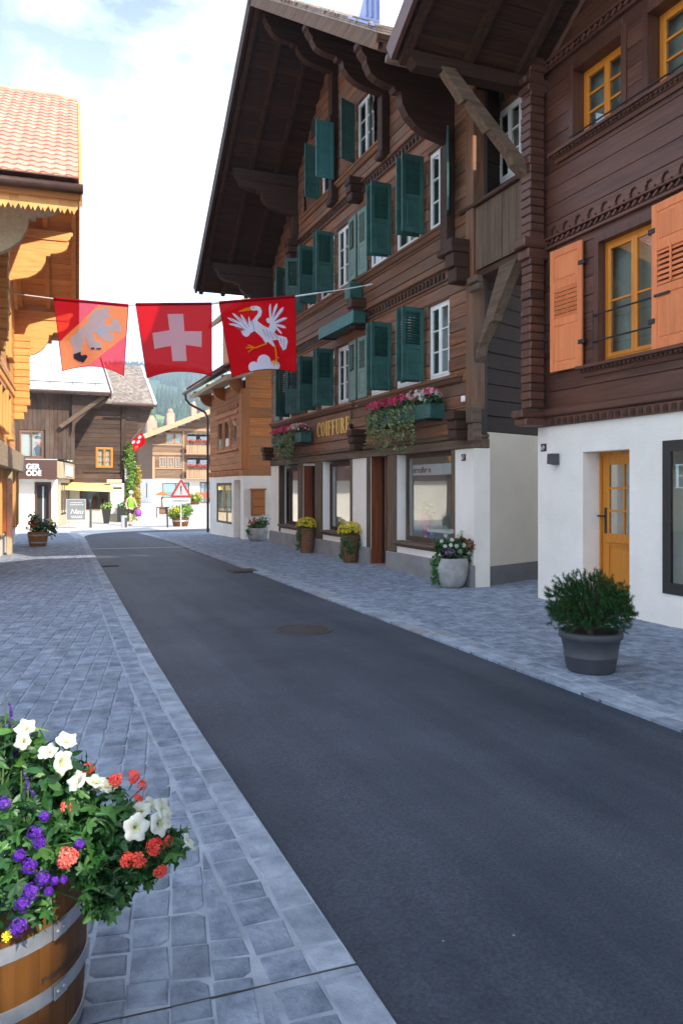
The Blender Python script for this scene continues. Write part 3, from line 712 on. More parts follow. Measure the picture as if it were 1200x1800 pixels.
# --- iron covers
def manhole(name, x, y, r, label):
    g = root(name, (x, y, zg(y) + 0.016), label, 'manhole cover'); z = zg(y) + 0.014
    MB().lathe([(r-0.05, z+0.004), (r-0.045, z+0.009), (r, z+0.009), (r+0.003, z-0.01)], x, y, 40).build('rim', 'iron', g)
    MB().lathe([(0.0001, z+0.001), (r-0.05, z+0.001)], x, y, 40).build('cover', 'iron', g)
    n = 13
    for i in range(n):
        u = -r + 0.07 + (2*r-0.14)*i/(n-1); h = math.sqrt(max(0.001, (r-0.07)**2 - u*u))
        MB().cbox(x+u-0.011, x+u+0.011, y-h, y+h, z+0.0015, z+0.009, 0.003).build('rib', 'iron', g)
manhole('manhole_cover', 2.89, 8.42, 0.34, 'round ribbed iron manhole cover in the asphalt road')
g = root('street_drain', (3.88, 14.9, 0.03), 'rectangular iron street drain at the right kerb', 'drain')
MB().box(3.62, 4.12, 14.6, 15.1, 0.012, 0.034).build('frame', 'iron', g)
for i in range(9): MB().box(3.655+i*0.05, 3.68+i*0.05, 14.64, 15.06, 0.0345, 0.040).build('bar', 'iron', g)
g = root('gutter_drain', (1.55, 16.9, 0.03), 'small iron drain cover at the left kerb', 'drain')
MB().box(1.36, 1.74, 16.7, 17.1, 0.012, 0.026).build('frame', 'iron', g)
for i in range(6): MB().box(1.39+i*0.055, 1.42+i*0.055, 16.74, 17.06, 0.0265, 0.034).build('bar', 'iron', g)

# ================================================================== building helpers
def solid_wall(parent, F, s0, s1, z0, z1, n0, n1, mat, opens=(), name='wall', top=None):
    mb = MB(F); br = sorted({s0, s1, *[min(max(o[i], s0), s1) for o in opens for i in (0, 1)]})
    for a, b in zip(br, br[1:]):
        if b - a < 1e-4: continue
        mid = (a + b)/2; cuts = [(o[2], o[3]) for o in opens if o[0] < mid < o[1]]
        for p, q in sub_spans(z0, z1, cuts): mb.box(a, b, n0, n1, p, q)
    return mb.build(name, mat, parent)
def gable(parent, F, pts, n0, n1, mat, name='gable_wall'):
    return MB(F).prism(pts, 'y', n0, n1).build(name, mat, parent)
def dentils(parent, F, s0, s1, z, mat, pitch=0.10, wdt=0.055, h=0.11, n=0.05, name='carved_frieze'):
    mb = MB(F); k = int((s1-s0)/pitch)
    for i in range(k):
        a = s0 + (i+0.25)*pitch; pts = [(a, z), (a, z+h*0.55)] + [(a+wdt/2+wdt/2*math.cos(t), z+h*0.55+wdt*0.55*math.sin(t)) for t in (2.4, 1.57, 0.75)] + [(a+wdt, z+h*0.55), (a+wdt, z)]
        mb.prism(pts[::-1], 'y', -n, -0.001)
    return tag(mb.build(name, mat, parent, fix=True), kind='stuff')
def console_profile(L, drop):
    """carved bracket under a purlin: p outward from the wall, z downward from its top"""
    P = [(0, 0), (L, 0), (L, -0.05*drop)]
    P += [(L - 0.02*L, -0.10*drop)] + [(L*0.98 - L*0.30*(1-math.cos(t)), -0.10*drop - 0.20*drop*math.sin(t)) for t in (0.4, 0.8, 1.2, 1.5)]
    x0, z0 = P[-1]; P += [(x0-0.02*L, z0-0.06*drop), (x0-0.08*L, z0-0.06*drop)]
    x0, z0 = P[-1]; P += [(x0 - (x0-0.16*L)*(1-math.cos(t)), z0 - (0.92*drop+z0)*math.sin(t)) for t in (0.3, 0.6, 0.9, 1.2, 1.45)]
    P += [(0.10*L, -0.95*drop), (0, -drop)]
    return P
def console(parent, F, s, wdt, L, zt, drop, mat, name='bracket'):
    """bracket standing out of facade F at s"""
    pts = [(-p, zt+z) for p, z in console_profile(L, drop)]
    return MB(F).prism(pts, 'x', s-wdt/2, s+wdt/2).build(name, mat, parent, fix=True)
def purlin(parent, F, s, wdt, L, z0, z1, inn, mat):
    e = (z1-z0)
    pts = [(inn, z0), (inn, z1), (-L, z1), (-L, z1-0.35*e), (-L+0.05, z1-0.45*e), (-L+0.05, z1-0.62*e), (-L+0.14, z0)]
    return MB(F).prism(pts, 'x', s-wdt/2, s+wdt/2).build('purlin', mat, parent, fix=True)
def log_block(parent, F, s, wdt, z0, z1, L, mat, n=3):
    """stack of projecting log ends at a cross wall"""
    h = (z1-z0)/n
    for i in range(n):
        l = L*(1 - 0.16*((n-1-i)/max(1, n-1))) + RN.uniform(-.012, .012)
        MB(F).cbox(s-wdt/2+RN.uniform(-.008,.008), s+wdt/2+RN.uniform(-.008,.008), -l, 0.02, z0+i*h+0.002, z0+(i+1)*h-0.002, 0.018).build('log_end', mat, parent)
def soffit(parent, F, n0, n1, sr, zr, se, ze, mat, pitch=0.19, th=0.03, name='soffit_board'):
    """boards under a roof slope from ridge (sr,zr) to eave (se,ze), each running out over the facade"""
    L = math.hypot(se-sr, ze-zr); k = int(L/pitch); d = Vector((se-sr, 0, ze-zr))/L; nn = Vector((-d.z, 0, d.x))
    if nn.z < 0: nn = -nn
    for i in range(k):
        a = Vector((sr, 0, zr)) + d*(L*i/k + 0.003); b = Vector((sr, 0, zr)) + d*(L*(i+1)/k - 0.003); j = RN.uniform(-.003, .003)
        vs = []
        for n_ in (n0, n1):
            for p, o in ((a, j), (b, j), (b, j+th), (a, j+th)): q = p + nn*o; vs.append((q.x, n_, q.z))
        MB(F).add(vs, ((0,1,2,3),(7,6,5,4),(0,4,5,1),(1,5,6,2),(2,6,7,3),(3,7,4,0))).build(name, mat, parent)
def slope_slab(parent, F, n0, n1, sr, zr, se, ze, o0, o1, mat, name):
    """slab above a slope, between offsets o0 and o1 along its normal"""
    L = math.hypot(se-sr, ze-zr); d = Vector((se-sr, 0, ze-zr))/L; nn = Vector((-d.z, 0, d.x)); nn = -nn if nn.z < 0 else nn
    a = Vector((sr, 0, zr)); b = Vector((se, 0, ze)); vs = []
    for n_ in (n0, n1):
        for p, o in ((a, o0), (b, o0), (b, o1), (a, o1)): q = p + nn*o; vs.append((q.x, n_, q.z))
    return MB(F).add(vs, ((0,1,2,3),(7,6,5,4),(0,4,5,1),(1,5,6,2),(2,6,7,3),(3,7,4,0))).build(name, mat, parent)
def rafter(parent, F, n, wdt, sr, zr, se, ze, h, mat):
    return slope_slab(parent, F, n-wdt/2, n+wdt/2, sr, zr, se, ze, -h, -0.004, mat, 'rafter')
def room(parent, F, s0, s1, n0, n1, z0, z1, mat='plaster_in', name='shop_room'):
    mb = MB(F); vs = [(s0,n0,z0),(s1,n0,z0),(s1,n1,z0),(s0,n1,z0),(s0,n0,z1),(s1,n0,z1),(s1,n1,z1),(s0,n1,z1)]
    return mb.add(vs, ((0,1,2,3),(4,5,6,7),(1,2,6,5),(2,3,7,6),(3,0,4,7))).build(name, mat, parent)

# ================================================================== the dark brown chalet on the right (number 69)
h69 = root('chalet', (6.85, 9.5, 0), 'dark reddish brown chalet with orange window frames, white ground floor and orange door', 'house')
F69 = frame((6.85, 0), (0, -1))                          # s = -Y
so_ = (-7.09, -4.9, 0.40, 2.17); do_ = (-8.51, -7.64, 0.02, 2.10)
solid_wall(h69, F69, -9.5, 8.5, 0, 2.49, 0, 0.36, 'plaster', [so_, do_], 'ground_floor_wall')
solid_wall(h69, frame((6.85, 9.496), (1, 0)), 0.36, 9.0, 0, 2.49, -0.3, 0.0, 'plaster', name='side_wall')   # towards the passage, shares the corner
# door
MB(F69).box(-8.51, -8.47, 0.27, 0.35, 0.02, 2.10).box(-7.68, -7.64, 0.27, 0.35, 0.02, 2.10).box(-8.47, -7.68, 0.27, 0.35, 2.05, 2.10).build('door_frame', 'door_orange', h69)
d = MB(F69); a, b = -8.468, -7.682
d.cbox(a, a+0.12, 0.29, 0.335, 0.03, 2.045, 0.004).cbox(b-0.12, b, 0.29, 0.335, 0.03, 2.045, 0.004).box(a+0.12, b-0.12, 0.292, 0.333, 1.93, 2.045).box(a+0.12, b-0.12, 0.292, 0.333, 0.03, 0.20).box(a+0.12, b-0.12, 0.292, 0.333, 0.86, 1.02)
d.box(a+0.12, b-0.12, 0.31, 0.325, 0.20, 0.86); d.cbox(a+0.17, b-0.17, 0.30, 0.325, 0.25, 0.80, 0.008)
mid = (a+b)/2; d.box(mid-0.014, mid+0.014, 0.295, 0.325, 1.02, 1.93)
for z in (1.32, 1.62): d.box(a+0.12, mid-0.014, 0.296, 0.324, z-0.012, z+0.012).box(mid+0.014, b-0.12, 0.296, 0.324, z-0.012, z+0.012)
d.cbox(a+0.08, b-0.08, 0.268, 0.295, 0.90, 0.945, 0.006)
door = d.build('door', 'door_orange', h69)
for p, q in ((a+0.12, mid-0.014), (mid+0.014, b-0.12)):
    for z0, z1 in ((1.02,1.308),(1.332,1.608),(1.632,1.93)): MB(F69).box(p, q, 0.309, 0.314, z0, z1).build('pane', 'glass', door)
MB(F69).box(a+0.1, b-0.1, 0.45, 0.46, 0.9, 2.0).build('curtain', 'curtain', door)
hd = MB(F69); hd.cbox(a+0.045, a+0.085, 0.276, 0.291, 1.02, 1.36, 0.004).tube([F69.inverted() @ (F69 @ Vector((a+0.065, 0.28, 1.25))), Vector((a+0.065, 0.23, 1.25)), Vector((a-0.02+0.0, 0.225, 1.25))], 0.011, 8); hd.build('handle', 'black_metal', door)
MB(F69).box(-8.51, -7.64, 0.02, 0.36, 0.0, 0.02).build('door_step', 'plinth', h69)
# shop window
w_ = window(h69, F69, *so_, mat='frame_black', cas=1, rows=1, depth=-0.012, fw=0.10, sash=0.03, gl='glass_shop', back=None, rb=False, name='shop_window')
room(h69, F69, -7.3, -4.6, 0.37, 2.6, 0.2, 2.4)

inner = leaf_cloud([((7.25, 6.85, 0.62), (0.12, 0.12, 0.13))], 150, 0.06); inner.build('window_plant', 'needle', h69)
MB(F69).lathe([(0.001,0.42),(0.07,0.42),(0.09,0.54),(0.08,0.54)], -6.85, 0.40, 16).build('window_plant_pot', 'pot_grey', h69)
# timber storeys
op = [(-8.19, -7.13, 3.25, 4.80), (-8.70, -7.77, 6.33, 7.27), (-7.32, -6.40, 6.33, 7.27), (-5.6, -4.5, 3.25, 4.80), (-5.6, -4.7, 6.33, 7.27)]
top69 = lambda z: (-(9.5 - max(0, (z-7.50)/0.62)), 8.5)
plank_wall(h69, F69, -9.48, 3.0, 2.74, 10.9, 0.238, 0.05, 'w69y', op, top69, jit=0.004, gap=0.003, c=0.007)
solid_wall(h69, F69, -9.48, 8.5, 2.74, 7.45, 0.06, 0.24, 'dark_in', [(o[0]-.05, o[1]+.05, o[2]-.03, o[3]+.05) for o in op], 'inner_wall')
gable(h69, F69, [(-9.49, 7.45), (8.4, 7.45), (8.4, 7.56), (-0.5, 13.13), (-9.49, 7.565)], 0.062, 0.24, 'w69y')
MB(F69).cbox(-9.5, 8.5, -0.05, 0.3, 2.49, 2.62, 0.01).build('base_beam', 'w69y', h69)
MB(F69).cbox(-9.5, 8.5, -0.085, 0.3, 2.622, 2.735, 0.02).build('base_moulding', 'w69y', h69)
dentils(h69, F69, -9.15, -4.0, 2.505, 'wdky', 0.13, 0.07, 0.09, 0.062)
# friezes and sills
def frieze69(z, s0, s1, curls=True):
    MB(F69).cbox(s0, s1, -0.055, -0.001, z, z+0.045, 0.008).build('moulding', 'w69y', h69)
    MB(F69).cbox(s0, s1, -0.075, -0.001, z+0.125, z+0.155, 0.008).build('moulding', 'w69y', h69)
    mb = MB(F69); k = int((s1-s0)/0.115)
    for i in range(k):
        a = s0 + (i+0.5)*0.115; mb.tube([(a-0.035, -0.045, z+0.06), (a+0.035, -0.045, z+0.11)], 0.024, 6)
    tag(mb.build('rope_carving', 'w69y', h69), kind='stuff')
    if curls:
        mb = MB(F69); k = int((s1-s0)/0.26)
        for i in range(k):
            a = s0 + (i+0.3)*0.26
            pts = [(a, -0.012, z+0.16), (a+0.035, -0.014, z+0.19), (a+0.03, -0.014, z+0.235), (a+0.06, -0.014, z+0.285), (a+0.105, -0.014, z+0.295), (a+0.115, -0.014, z+0.275)]
            mb.tube(pts, [0.012,0.014,0.014,0.013,0.011,0.006], 5)
            mb.tube([(a+0.17,-0.018,z+0.20),(a+0.17,-0.002,z+0.20)], 0.012, 6)
        tag(mb.build('curl_carving', 'wdky', h69), kind='stuff')
frieze69(4.985, -9.28, -3.5)
frieze69(7.50, -9.3, -5.2, False)
def carved_sill(s0, s1, z):
    MB(F69).cbox(s0, s1, -0.13, 0.0, z, z+0.045, 0.008).build('sill', 'w69y', h69)
    MB(F69).prism([(0,z-0.10),(0,z-0.001),(-0.10,z-0.001),(-0.075,z-0.04),(-0.05,z-0.055),(-0.035,z-0.10)], 'x', s0+0.06, s1-0.06).build('sill_moulding', 'w69y', h69, fix=True)
    mb = MB(F69); k = int((s1-s0-0.1)/0.075)
    for i in range(k): mb.box(s0+0.06+i*0.075, s0+0.10+i*0.075, -0.105, -0.05, z-0.035, z-0.003)
    tag(mb.build('sill_carving', 'wdky', h69), kind='stuff')
carved_sill(-8.52, -6.3, 3.185); carved_sill(-9.12, -5.0, 6.235)
# windows
for i, o in enumerate(op[:3]):
    MB(F69).box(o[0]-0.09, o[0], -0.018, 0.20, o[2], o[3]+0.09).box(o[1], o[1]+0.09, -0.018, 0.20, o[2], o[3]+0.09).box(o[0], o[1], -0.018, 0.20, o[3], o[3]+0.09).build('window_surround', 'w69z', h69)
    window(h69, F69, o[0], o[1], o[2], o[3], mat='frame_orange', cas=2, rows=(2 if i == 0 else 3), depth=0.10 if i == 0 else 0.17, fw=0.055, bar=0.026, back='blind', backd=0.14, sash=0.05)
rl = MB(F69)
for z in (3.52, 3.86): rl.tube([(-8.25, -0.05, z), (-7.08, -0.05, z)], 0.012, 8)
rl.tube([(-8.25,-0.05,3.42),(-8.25,-0.05,3.92)], 0.008, 6).tube([(-8.25,-0.05,3.86),(-8.25,0.0,3.86)], 0.014, 6).tube([(-8.25,-0.05,3.52),(-8.25,0.0,3.52)], 0.014, 6); rl.build('guard_rail', 'black_metal', h69)
rl = MB(F69); rl.tube([(-8.72,-0.06,6.36),(-6.2,-0.06,6.36)], 0.012, 8).tube([(-8.62,-0.06,6.36),(-8.62,-0.06,6.28)], 0.01, 6).tube([(-7.55,-0.06,6.36),(-7.55,-0.06,6.28)], 0.01, 6); rl.build('guard_rail', 'black_metal', h69)
shO = shutter69_mesh(0.63, 1.68, 'shutter_orange'); 
s1_ = inst('shutter', shO, h69, (6.80, 8.46, 3.23), rad(93)); s2_ = inst('shutter', shO, h69, (6.76, 7.16, 3.23), rad(-93))
for o_ in (s1_, s2_):
    for nm, hb in (('latch', MB().cbox(0.05, 0.30, -0.030, -0.019, 0.60, 0.63, 0.003)), ('hinge', MB().cbox(-0.05, 0.06, -0.03, 0.028, 0.30, 0.36, 0.006)), ('hinge', MB().cbox(-0.05, 0.06, -0.03, 0.028, 1.35, 1.41, 0.006))):
        c = bpy.data.objects.new(nm, hb.mesh(nm, 'black_metal')); COL.objects.link(c); c.parent = o_; ORG[c.name] = ORG[h69.name]
# corner of projecting logs, carved ends
z = 2.75
while z < 9.0:
    MB(F69).cbox(-9.5, -9.27, -0.30 + RN.uniform(-.012,.012), -0.052, z+0.002, z+0.117, 0.014).build('corner_log', 'w69x', h69); z += 0.119
for z0, z1, L in ((4.86, 5.16, 0.42), (2.50, 2.72, 0.46), (7.22, 7.42, 0.40)):
    log_block(h69, F69, -9.385, 0.27, z0, z1, L, 'w69x', 2)
# roof
sr, zr, se, ze = -0.5, 13.15, -9.66, 7.47
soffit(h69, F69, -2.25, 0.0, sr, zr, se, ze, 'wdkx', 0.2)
slope_slab(h69, F69, -2.28, 9, sr, zr, se, ze, 0.032, 0.16, 'rooftile_old', 'roof')
slope_slab(h69, F69, -2.28, 9, sr, zr, 8.95, 7.29, 0.0, 0.16, 'rooftile_old', 'roof')
slope_slab(h69, F69, -2.31, -2.25, sr, zr+0.05, se, ze+0.05, -0.13, 0.15, 'w69y', 'verge_board')
for n_ in (-2.12, -1.2, -0.35): rafter(h69, F69, n_, 0.12, sr, zr, se, ze, 0.12, 'wdky')
purlin(h69, F69, -9.5, 0.20, 2.15, 7.30, 7.49, 0.3, 'wdkx')
gt = MB(F69); gt.tube([(-9.74, -2.3, 7.50), (-9.74, 1.0, 7.48)], 0.06, 10); gt.build('gutter', 'copper', h69, smooth=True)
br = MB(); br.prism([(5.20,7.34),(5.40,7.34),(6.66,6.16),(6.60,6.02),(6.35,6.20),(6.30,6.30),(5.98,6.62),(5.93,6.60),(5.86,6.68),(5.62,6.96),(5.54,6.94)], 'y', 9.36, 9.52); br.build('brace', 'wgrx', h69, fix=True)
# things fixed to the white wall
lam = root('wall_lamp', (6.8, 9.06, 2.02), 'small dark grey wall lamp on the white wall below the number 69', 'lamp')
MB(F69).prism([(-9.13, 1.96), (-9.00, 1.94), (-9.00, 2.10), (-9.12, 2.10)], 'y', -0.12, -0.008).build('lamp_body', 'pot_grey', lam, fix=True)
MB(F69).box(-9.10, -9.02, -0.008, -0.001, 1.98, 2.06).build('mount', 'black_metal', lam)
def number_plate(txt, F, s, n, z, label):
    g = root('number_plate', F @ Vector((s, n, z)), label, 'number plate')
    MB(F).cbox(s-0.065, s+0.065, n-0.010, n, z-0.055, z+0.055, 0.004).build('plate', 'black_metal', g)
    text_on('number', txt, 0.095, 'white', g, F, s-0.052, n-0.0115, z-0.034, sx=0.85, extrude=0.001)
number_plate('69', F69, -9.36, -0.001, 2.20, 'black number plate reading 69 on the white wall')

# ================================================================== the weathered chalet with green shutters (number 67)
h67 = root('weathered_chalet', (6.6, 22.1, 0), 'tall weathered brown timber chalet with dark green shutters and a deep overhanging gable roof', 'house')
F67 = frame((6.6, 0), (0, -1))
Y0, Y1 = 10.85, 22.1
op0 = [(-21.2,-19.55,0.56,2.20), (-19.2,-18.25,0.06,2.20), (-17.75,-15.95,0.56,2.25), (-14.9,-14.05,0.05,2.30), (-13.65,-11.5,0.56,2.30)]
solid_wall(h67, F67, -22.1, -Y0, 0, 2.26, 0, 0.30, 'plaster', [(o[0], o[1], o[2] if o[2] > .3 else -1, 2.4) for o in op0], 'ground_floor_wall')
sp = sub_spans(-22.1, -Y0+0.02, [(-19.2,-18.25), (-14.9,-14.05)])
for p, q in sp: MB(F67).cbox(p, q, -0.06, 0.02, 0, 0.385, 0.012).build('plinth', 'plinth', h67)
for p, q in ((-19.2,-18.25),(-14.9,-14.05)): MB(F67).box(p, q, 0.0, 0.5, 0.0, 0.055).build('door_step', 'plinth', h67)
# slanting side wall towards the passage
FS = frame((6.6, Y0), (1.61, 0.64))                      # s along the wall, away from the street
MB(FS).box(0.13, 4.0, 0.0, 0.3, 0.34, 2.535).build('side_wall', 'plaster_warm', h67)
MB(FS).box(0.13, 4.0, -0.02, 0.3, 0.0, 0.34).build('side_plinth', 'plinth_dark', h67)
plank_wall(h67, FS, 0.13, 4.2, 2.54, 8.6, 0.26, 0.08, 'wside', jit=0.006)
# shop fronts: posts, frames, windows, doors
for p, q in ((-21.25,-21.17),(-19.56,-19.22),(-18.24,-17.76),(-15.97,-15.90),(-15.06,-14.91),(-14.04,-13.66),(-11.52,-11.44)):
    MB(F67).cbox(p, q, -0.035, 0.12, 0.40 if q-p < 0.1 else 0.386, 2.255, 0.01).build('door_post', 'wgrz', h67)
MB(F67).cbox(-22.08, -Y0, -0.04, 0.3, 2.262, 2.42, 0.012).build('lintel', 'wgry', h67)
MB(F67).cbox(-22.08, -Y0, -0.085, 0.3, 2.423, 2.50, 0.02).build('lintel_moulding', 'wgry', h67)
for i, o in enumerate((op0[0], op0[2], op0[4])):
    w_ = window(h67, F67, o[0]+0.05, o[1]-0.02, o[2]+0.06, o[3]-0.03, mat='wdkz' if i < 2 else 'wgrz', cas=1, rows=1, depth=0.16, fw=0.06, sash=0.03, gl='glass_shop', back=None, rb=False, name='shop_window')
    MB(F67).cbox(o[0]-0.04, o[1]+0.02, -0.075, 0.14, o[2]-0.005, o[2]+0.055, 0.012).build('window_sill', 'wgry', h67)
    MB(F67).cbox(o[0]+0.0, o[1], -0.03, 0.14, o[2]-0.055, o[2]-0.007, 0.01).build('window_sill', 'wgry', h67)
    room(h67, F67, o[0]-0.1, o[1]+0.02, 0.31, 2.4 if i < 2 else 1.3, 0.3, 2.4)
    if i == 2:
        MB(F67).box(o[0]+0.16, o[1]-0.35, 0.245, 0.247, 1.86, 2.06).build('lettering_band', 'film', w_)
        text_on('window_lettering', 'intercoiffure m', 0.15, 'print_brown', w_, F67, o[0]+0.20, 0.243, 1.91, sx=0.78, extrude=0.0008, bold=0.004)
    if i == 1:
        text_on('window_lettering', 'COVIT+MVO', 0.13, 'white', w_, F67, o[1]-0.20, 0.2, 2.06, sx=0.95, extrude=0.0008, flip=True)  # reflected sign from across the street, drawn as reversed white letters
for o in (op0[1], op0[3]):
    MB(F67).box(o[0], o[0]+0.05, 0.24, 0.30, o[2], o[3]).box(o[1]-0.05, o[1], 0.24, 0.30, o[2], o[3]).build('door_frame', 'wdkz', h67)
    d = MB(F67); a, b = o[0]+0.05, o[1]-0.05
    d.cbox(a, b, 0.302, 0.34, o[2]+0.01, o[3]-0.02, 0.005)
    for k in range(4): d.cbox(a+0.08, b-0.08, 0.287, 0.303, o[2]+0.12+k*0.5, o[2]+0.52+k*0.5, 0.012)
    dd = d.build('door', 'doorwood', h67)
    MB(F67).tube([(b-0.09, 0.30, 1.1), (b-0.09, 0.24, 1.1), (b-0.2, 0.24, 1.1)], 0.011, 6).build('handle', 'black_metal', dd)
    MB(F67).box(o[0]+0.004, o[0]+0.024, 0.006, 0.238, o[2]+0.002, o[3]).box(o[1]-0.024, o[1]-0.004, 0.006, 0.238, o[2]+0.002, o[3]).build('door_lining', 'doorwood', h67)
# timber storeys
wr = [(11.66,12.40),(12.70,13.74),(14.04,14.98),(16.08,16.86),(17.02,18.0),(18.2,19.0),(20.25,21.1)]
op = [(-b, -a, 3.54, 4.84) for a, b in wr] + [(-b, -a, 6.16, 7.54) for a, b in wr] + [(-15.68,-14.78,8.66,9.92), (-17.9,-16.95,8.66,9.92), (-19.25,-19.0,8.75,9.3), (-13.3,-13.05,8.72,9.25)]
RY, RZ, NS, FS_ = 16.75, 12.35, 0.664, 0.80
top67 = lambda z: (max(-22.1, -(RY + (RZ-0.06-z)/FS_)), min(-Y0, -(RY - (RZ-0.06-z)/NS)))
plank_wall(h67, F67, -22.08, -Y0, 2.50, 12.2, 0.215, 0.06, 'w67y', op, top67, jit=0.009, gap=0.005, c=0.014)
solid_wall(h67, F67, -22.08, -Y0, 2.50, 8.0, 0.07, 0.25, 'dark_in', op, 'inner_wall')
gable(h67, F67, [(-22.0, 8.0), (-11.0, 8.0), (-11.0, 8.3), (-RY, 12.2), (-22.0, 8.05)], 0.62, 0.72, 'dark_in')
for i, o in enumerate(op):
    if i >= 16: window(h67, F67, *o, mat='wdkz', cas=1, rows=1, depth=0.1, fw=0.03, sash=0.02, back=None); continue
    window(h67, F67, *o, cas=2, rows=3, depth=0.05, fw=0.045, bar=0.022, back='curtain', backd=0.22)
# sills, friezes
for z, s0, s1 in ((3.44,-22.0,-15.72),(3.44,-15.55,-11.2),(6.06,-20.0,-15.72),(6.06,-15.5,-11.45),(8.56,-19.3,-14.2)):
    MB(F67).cbox(s0, s1, -0.11, 0.0, z, z+0.055, 0.012).build('sill', 'w67y', h67); MB(F67).prism([(0,z-0.07),(0,z-0.002),(-0.08,z-0.002),(-0.05,z-0.05),(-0.03,z-0.07)], 'x', s0+0.03, s1-0.03).build('sill_moulding', 'w67y', h67, fix=True)
for z, s0, s1 in ((5.17,-21.9,-15.75),(5.17,-15.5,-11.65),(7.93,-20.5,-15.9),(7.93,-15.6,-11.8)):
    MB(F67).cbox(s0, s1, -0.05, -0.011, z-0.035, z, 0.01).build('moulding', 'w67y', h67)
    MB(F67).cbox(s0, s1, -0.075, -0.011, z+0.165, z+0.215, 0.014).build('moulding', 'w67y', h67)
    dentils(h67, F67, s0, s1, z+0.004, 'wdky', 0.145, 0.075, 0.15, 0.05)
for yb, z0, z1, L in ((21.95,2.42,2.80,0.32),(20.2,2.42,2.72,0.26),(15.28,2.42,2.86,0.34),(11.02,2.40,2.86,0.36),(15.28,4.98,5.62,0.34),(11.06,4.92,5.62,0.36),(15.42,7.72,8.22,0.34),(19.65,7.6,8.15,0.34)):
    log_block(h67, F67, -yb, 0.27, z0, z1, L, 'wdkx', 3)
log_block(h67, F67, -10.74, 0.20, 2.36, 2.92, 0.16, 'wgrx', 2)
# corner post
MB(F67).cbox(-Y0-0.22, -Y0+0.01, -0.03, 0.2, 2.88, 8.0, 0.015).build('corner_post', 'w67z', h67)
# shutters (hinge y, outward or flat)
shG = shutter_mesh(0.45, 1.30, 'green'); shGp = shutter_mesh(0.44, 1.30, 'green_pale')
shH = shutter_mesh(0.45, 1.38, 'green'); shHp = shutter_mesh(0.44, 1.38, 'green_pale')
for z, me, mp_ in ((3.53, shG, shGp), (6.15, shH, shHp)):
    for yh, th in ((12.47,184),(12.63,176),(13.82,185),(13.95,174),(16.93,186),(17.0,170),(18.10,183),(18.16,172),(20.18,196),(19.1,160)):
        inst('shutter', me, h67, (6.55, yh, z), rad(th))
    for yh, th in ((15.02, 92), (16.02, -92), (21.14, 92)): inst('shutter', mp_, h67, (6.565, yh, z), rad(th))
inst('shutter', shH, h67, (6.55, 11.62, 6.15), rad(-118))
shT = shutter_mesh(0.42, 1.28, 'green', False); shTb = shutter_mesh(0.44, 1.28, 'green_blue', False)
inst('shutter', shT, h67, (6.55, 15.66, 8.64), rad(204)); inst('shutter', shT, h67, (6.55, 14.80, 8.64), rad(246))
inst('shutter', shTb, h67, (6.41, 16.55, 8.60), rad(184)); inst('shutter', shT, h67, (6.55, 17.85, 8.60), rad(192))
# roof: soffit, rafters, purlins, brackets
ridge = (-RY, RZ); nE = (-10.05, RZ - NS*(RY-10.05)); fE = (-22.95, RZ - FS_*(22.95-RY))
for e in (nE, fE):
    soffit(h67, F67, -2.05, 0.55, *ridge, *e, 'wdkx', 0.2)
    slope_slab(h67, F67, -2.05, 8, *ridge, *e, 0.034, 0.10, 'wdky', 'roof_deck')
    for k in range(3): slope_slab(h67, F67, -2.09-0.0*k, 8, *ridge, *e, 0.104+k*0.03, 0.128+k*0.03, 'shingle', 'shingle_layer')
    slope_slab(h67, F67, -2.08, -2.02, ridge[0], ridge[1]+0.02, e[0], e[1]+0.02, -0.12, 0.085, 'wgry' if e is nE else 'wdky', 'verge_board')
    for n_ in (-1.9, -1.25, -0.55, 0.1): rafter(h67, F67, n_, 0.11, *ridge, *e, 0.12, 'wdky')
sh = MB(F67)
for i in range(60):                                       # ragged shingle ends along the near verge
    t = (i+0.5)/60; s_ = ridge[0] + (nE[0]-ridge[0])*t; z_ = ridge[1] + (nE[1]-ridge[1])*t + 0.20
    sh.box(s_-0.05, s_+0.05, -2.10 + RN.uniform(-.02,.02), -1.7, z_, z_+0.018+RN.uniform(0,.012))
tag(sh.build('shingle_edge', 'shingle', h67), kind='stuff')
for yp, L, drop, zb in ((11.55,1.60,1.14,5.62),(14.1,1.60,0.82,8.25),(16.85,1.60,0.70,8.25),(19.72,1.60,0.78,8.25),(22.0,1.6,0.72,6.6)):
    zt = (RZ - (FS_*(yp-RY) if yp > RY else NS*(RY-yp))) - 0.16
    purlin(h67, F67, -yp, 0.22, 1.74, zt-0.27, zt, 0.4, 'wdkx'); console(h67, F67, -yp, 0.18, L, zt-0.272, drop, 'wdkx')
    MB(F67).cbox(-yp-0.11, -yp+0.11, -0.17, -0.001, zb, zt-0.28-drop*0.97, 0.015).build('bracket_post', 'wdkz', h67)
    MB(F67).cbox(-yp-0.15, -yp+0.15, -0.22, -0.001, zb-0.14, zb-0.002, 0.03).build('post_foot', 'wdkz', h67)
MB(F67).cbox(-16.85-0.15, -16.85+0.15, -0.23, -0.17, 9.98, 10.16, 0.02).build('post_collar', 'wdkz', h67)
fl = MB(F67); fl.prism([(-10.85, 8.66), (-10.06, 8.14), (-10.06, 8.95), (-10.35, 9.15)], 'y', -2.00, -1.3); fl.build('roof_flashing', 'flashing', h67, fix=True)
fl = MB(F67)
for s_ in (-10.5, -10.32, -10.14): fl.box(s_-0.010, s_+0.010, -2.03, -2.001, 8.22 + (-10.06-s_)*0.66, 8.95 - (s_+10.06)*0.55)
fl.bar((-10.98, -2.06, 8.74), (-10.02, -2.06, 8.10), 0.10, 0.03); fl.build('flashing_seams', 'flashing', h67)
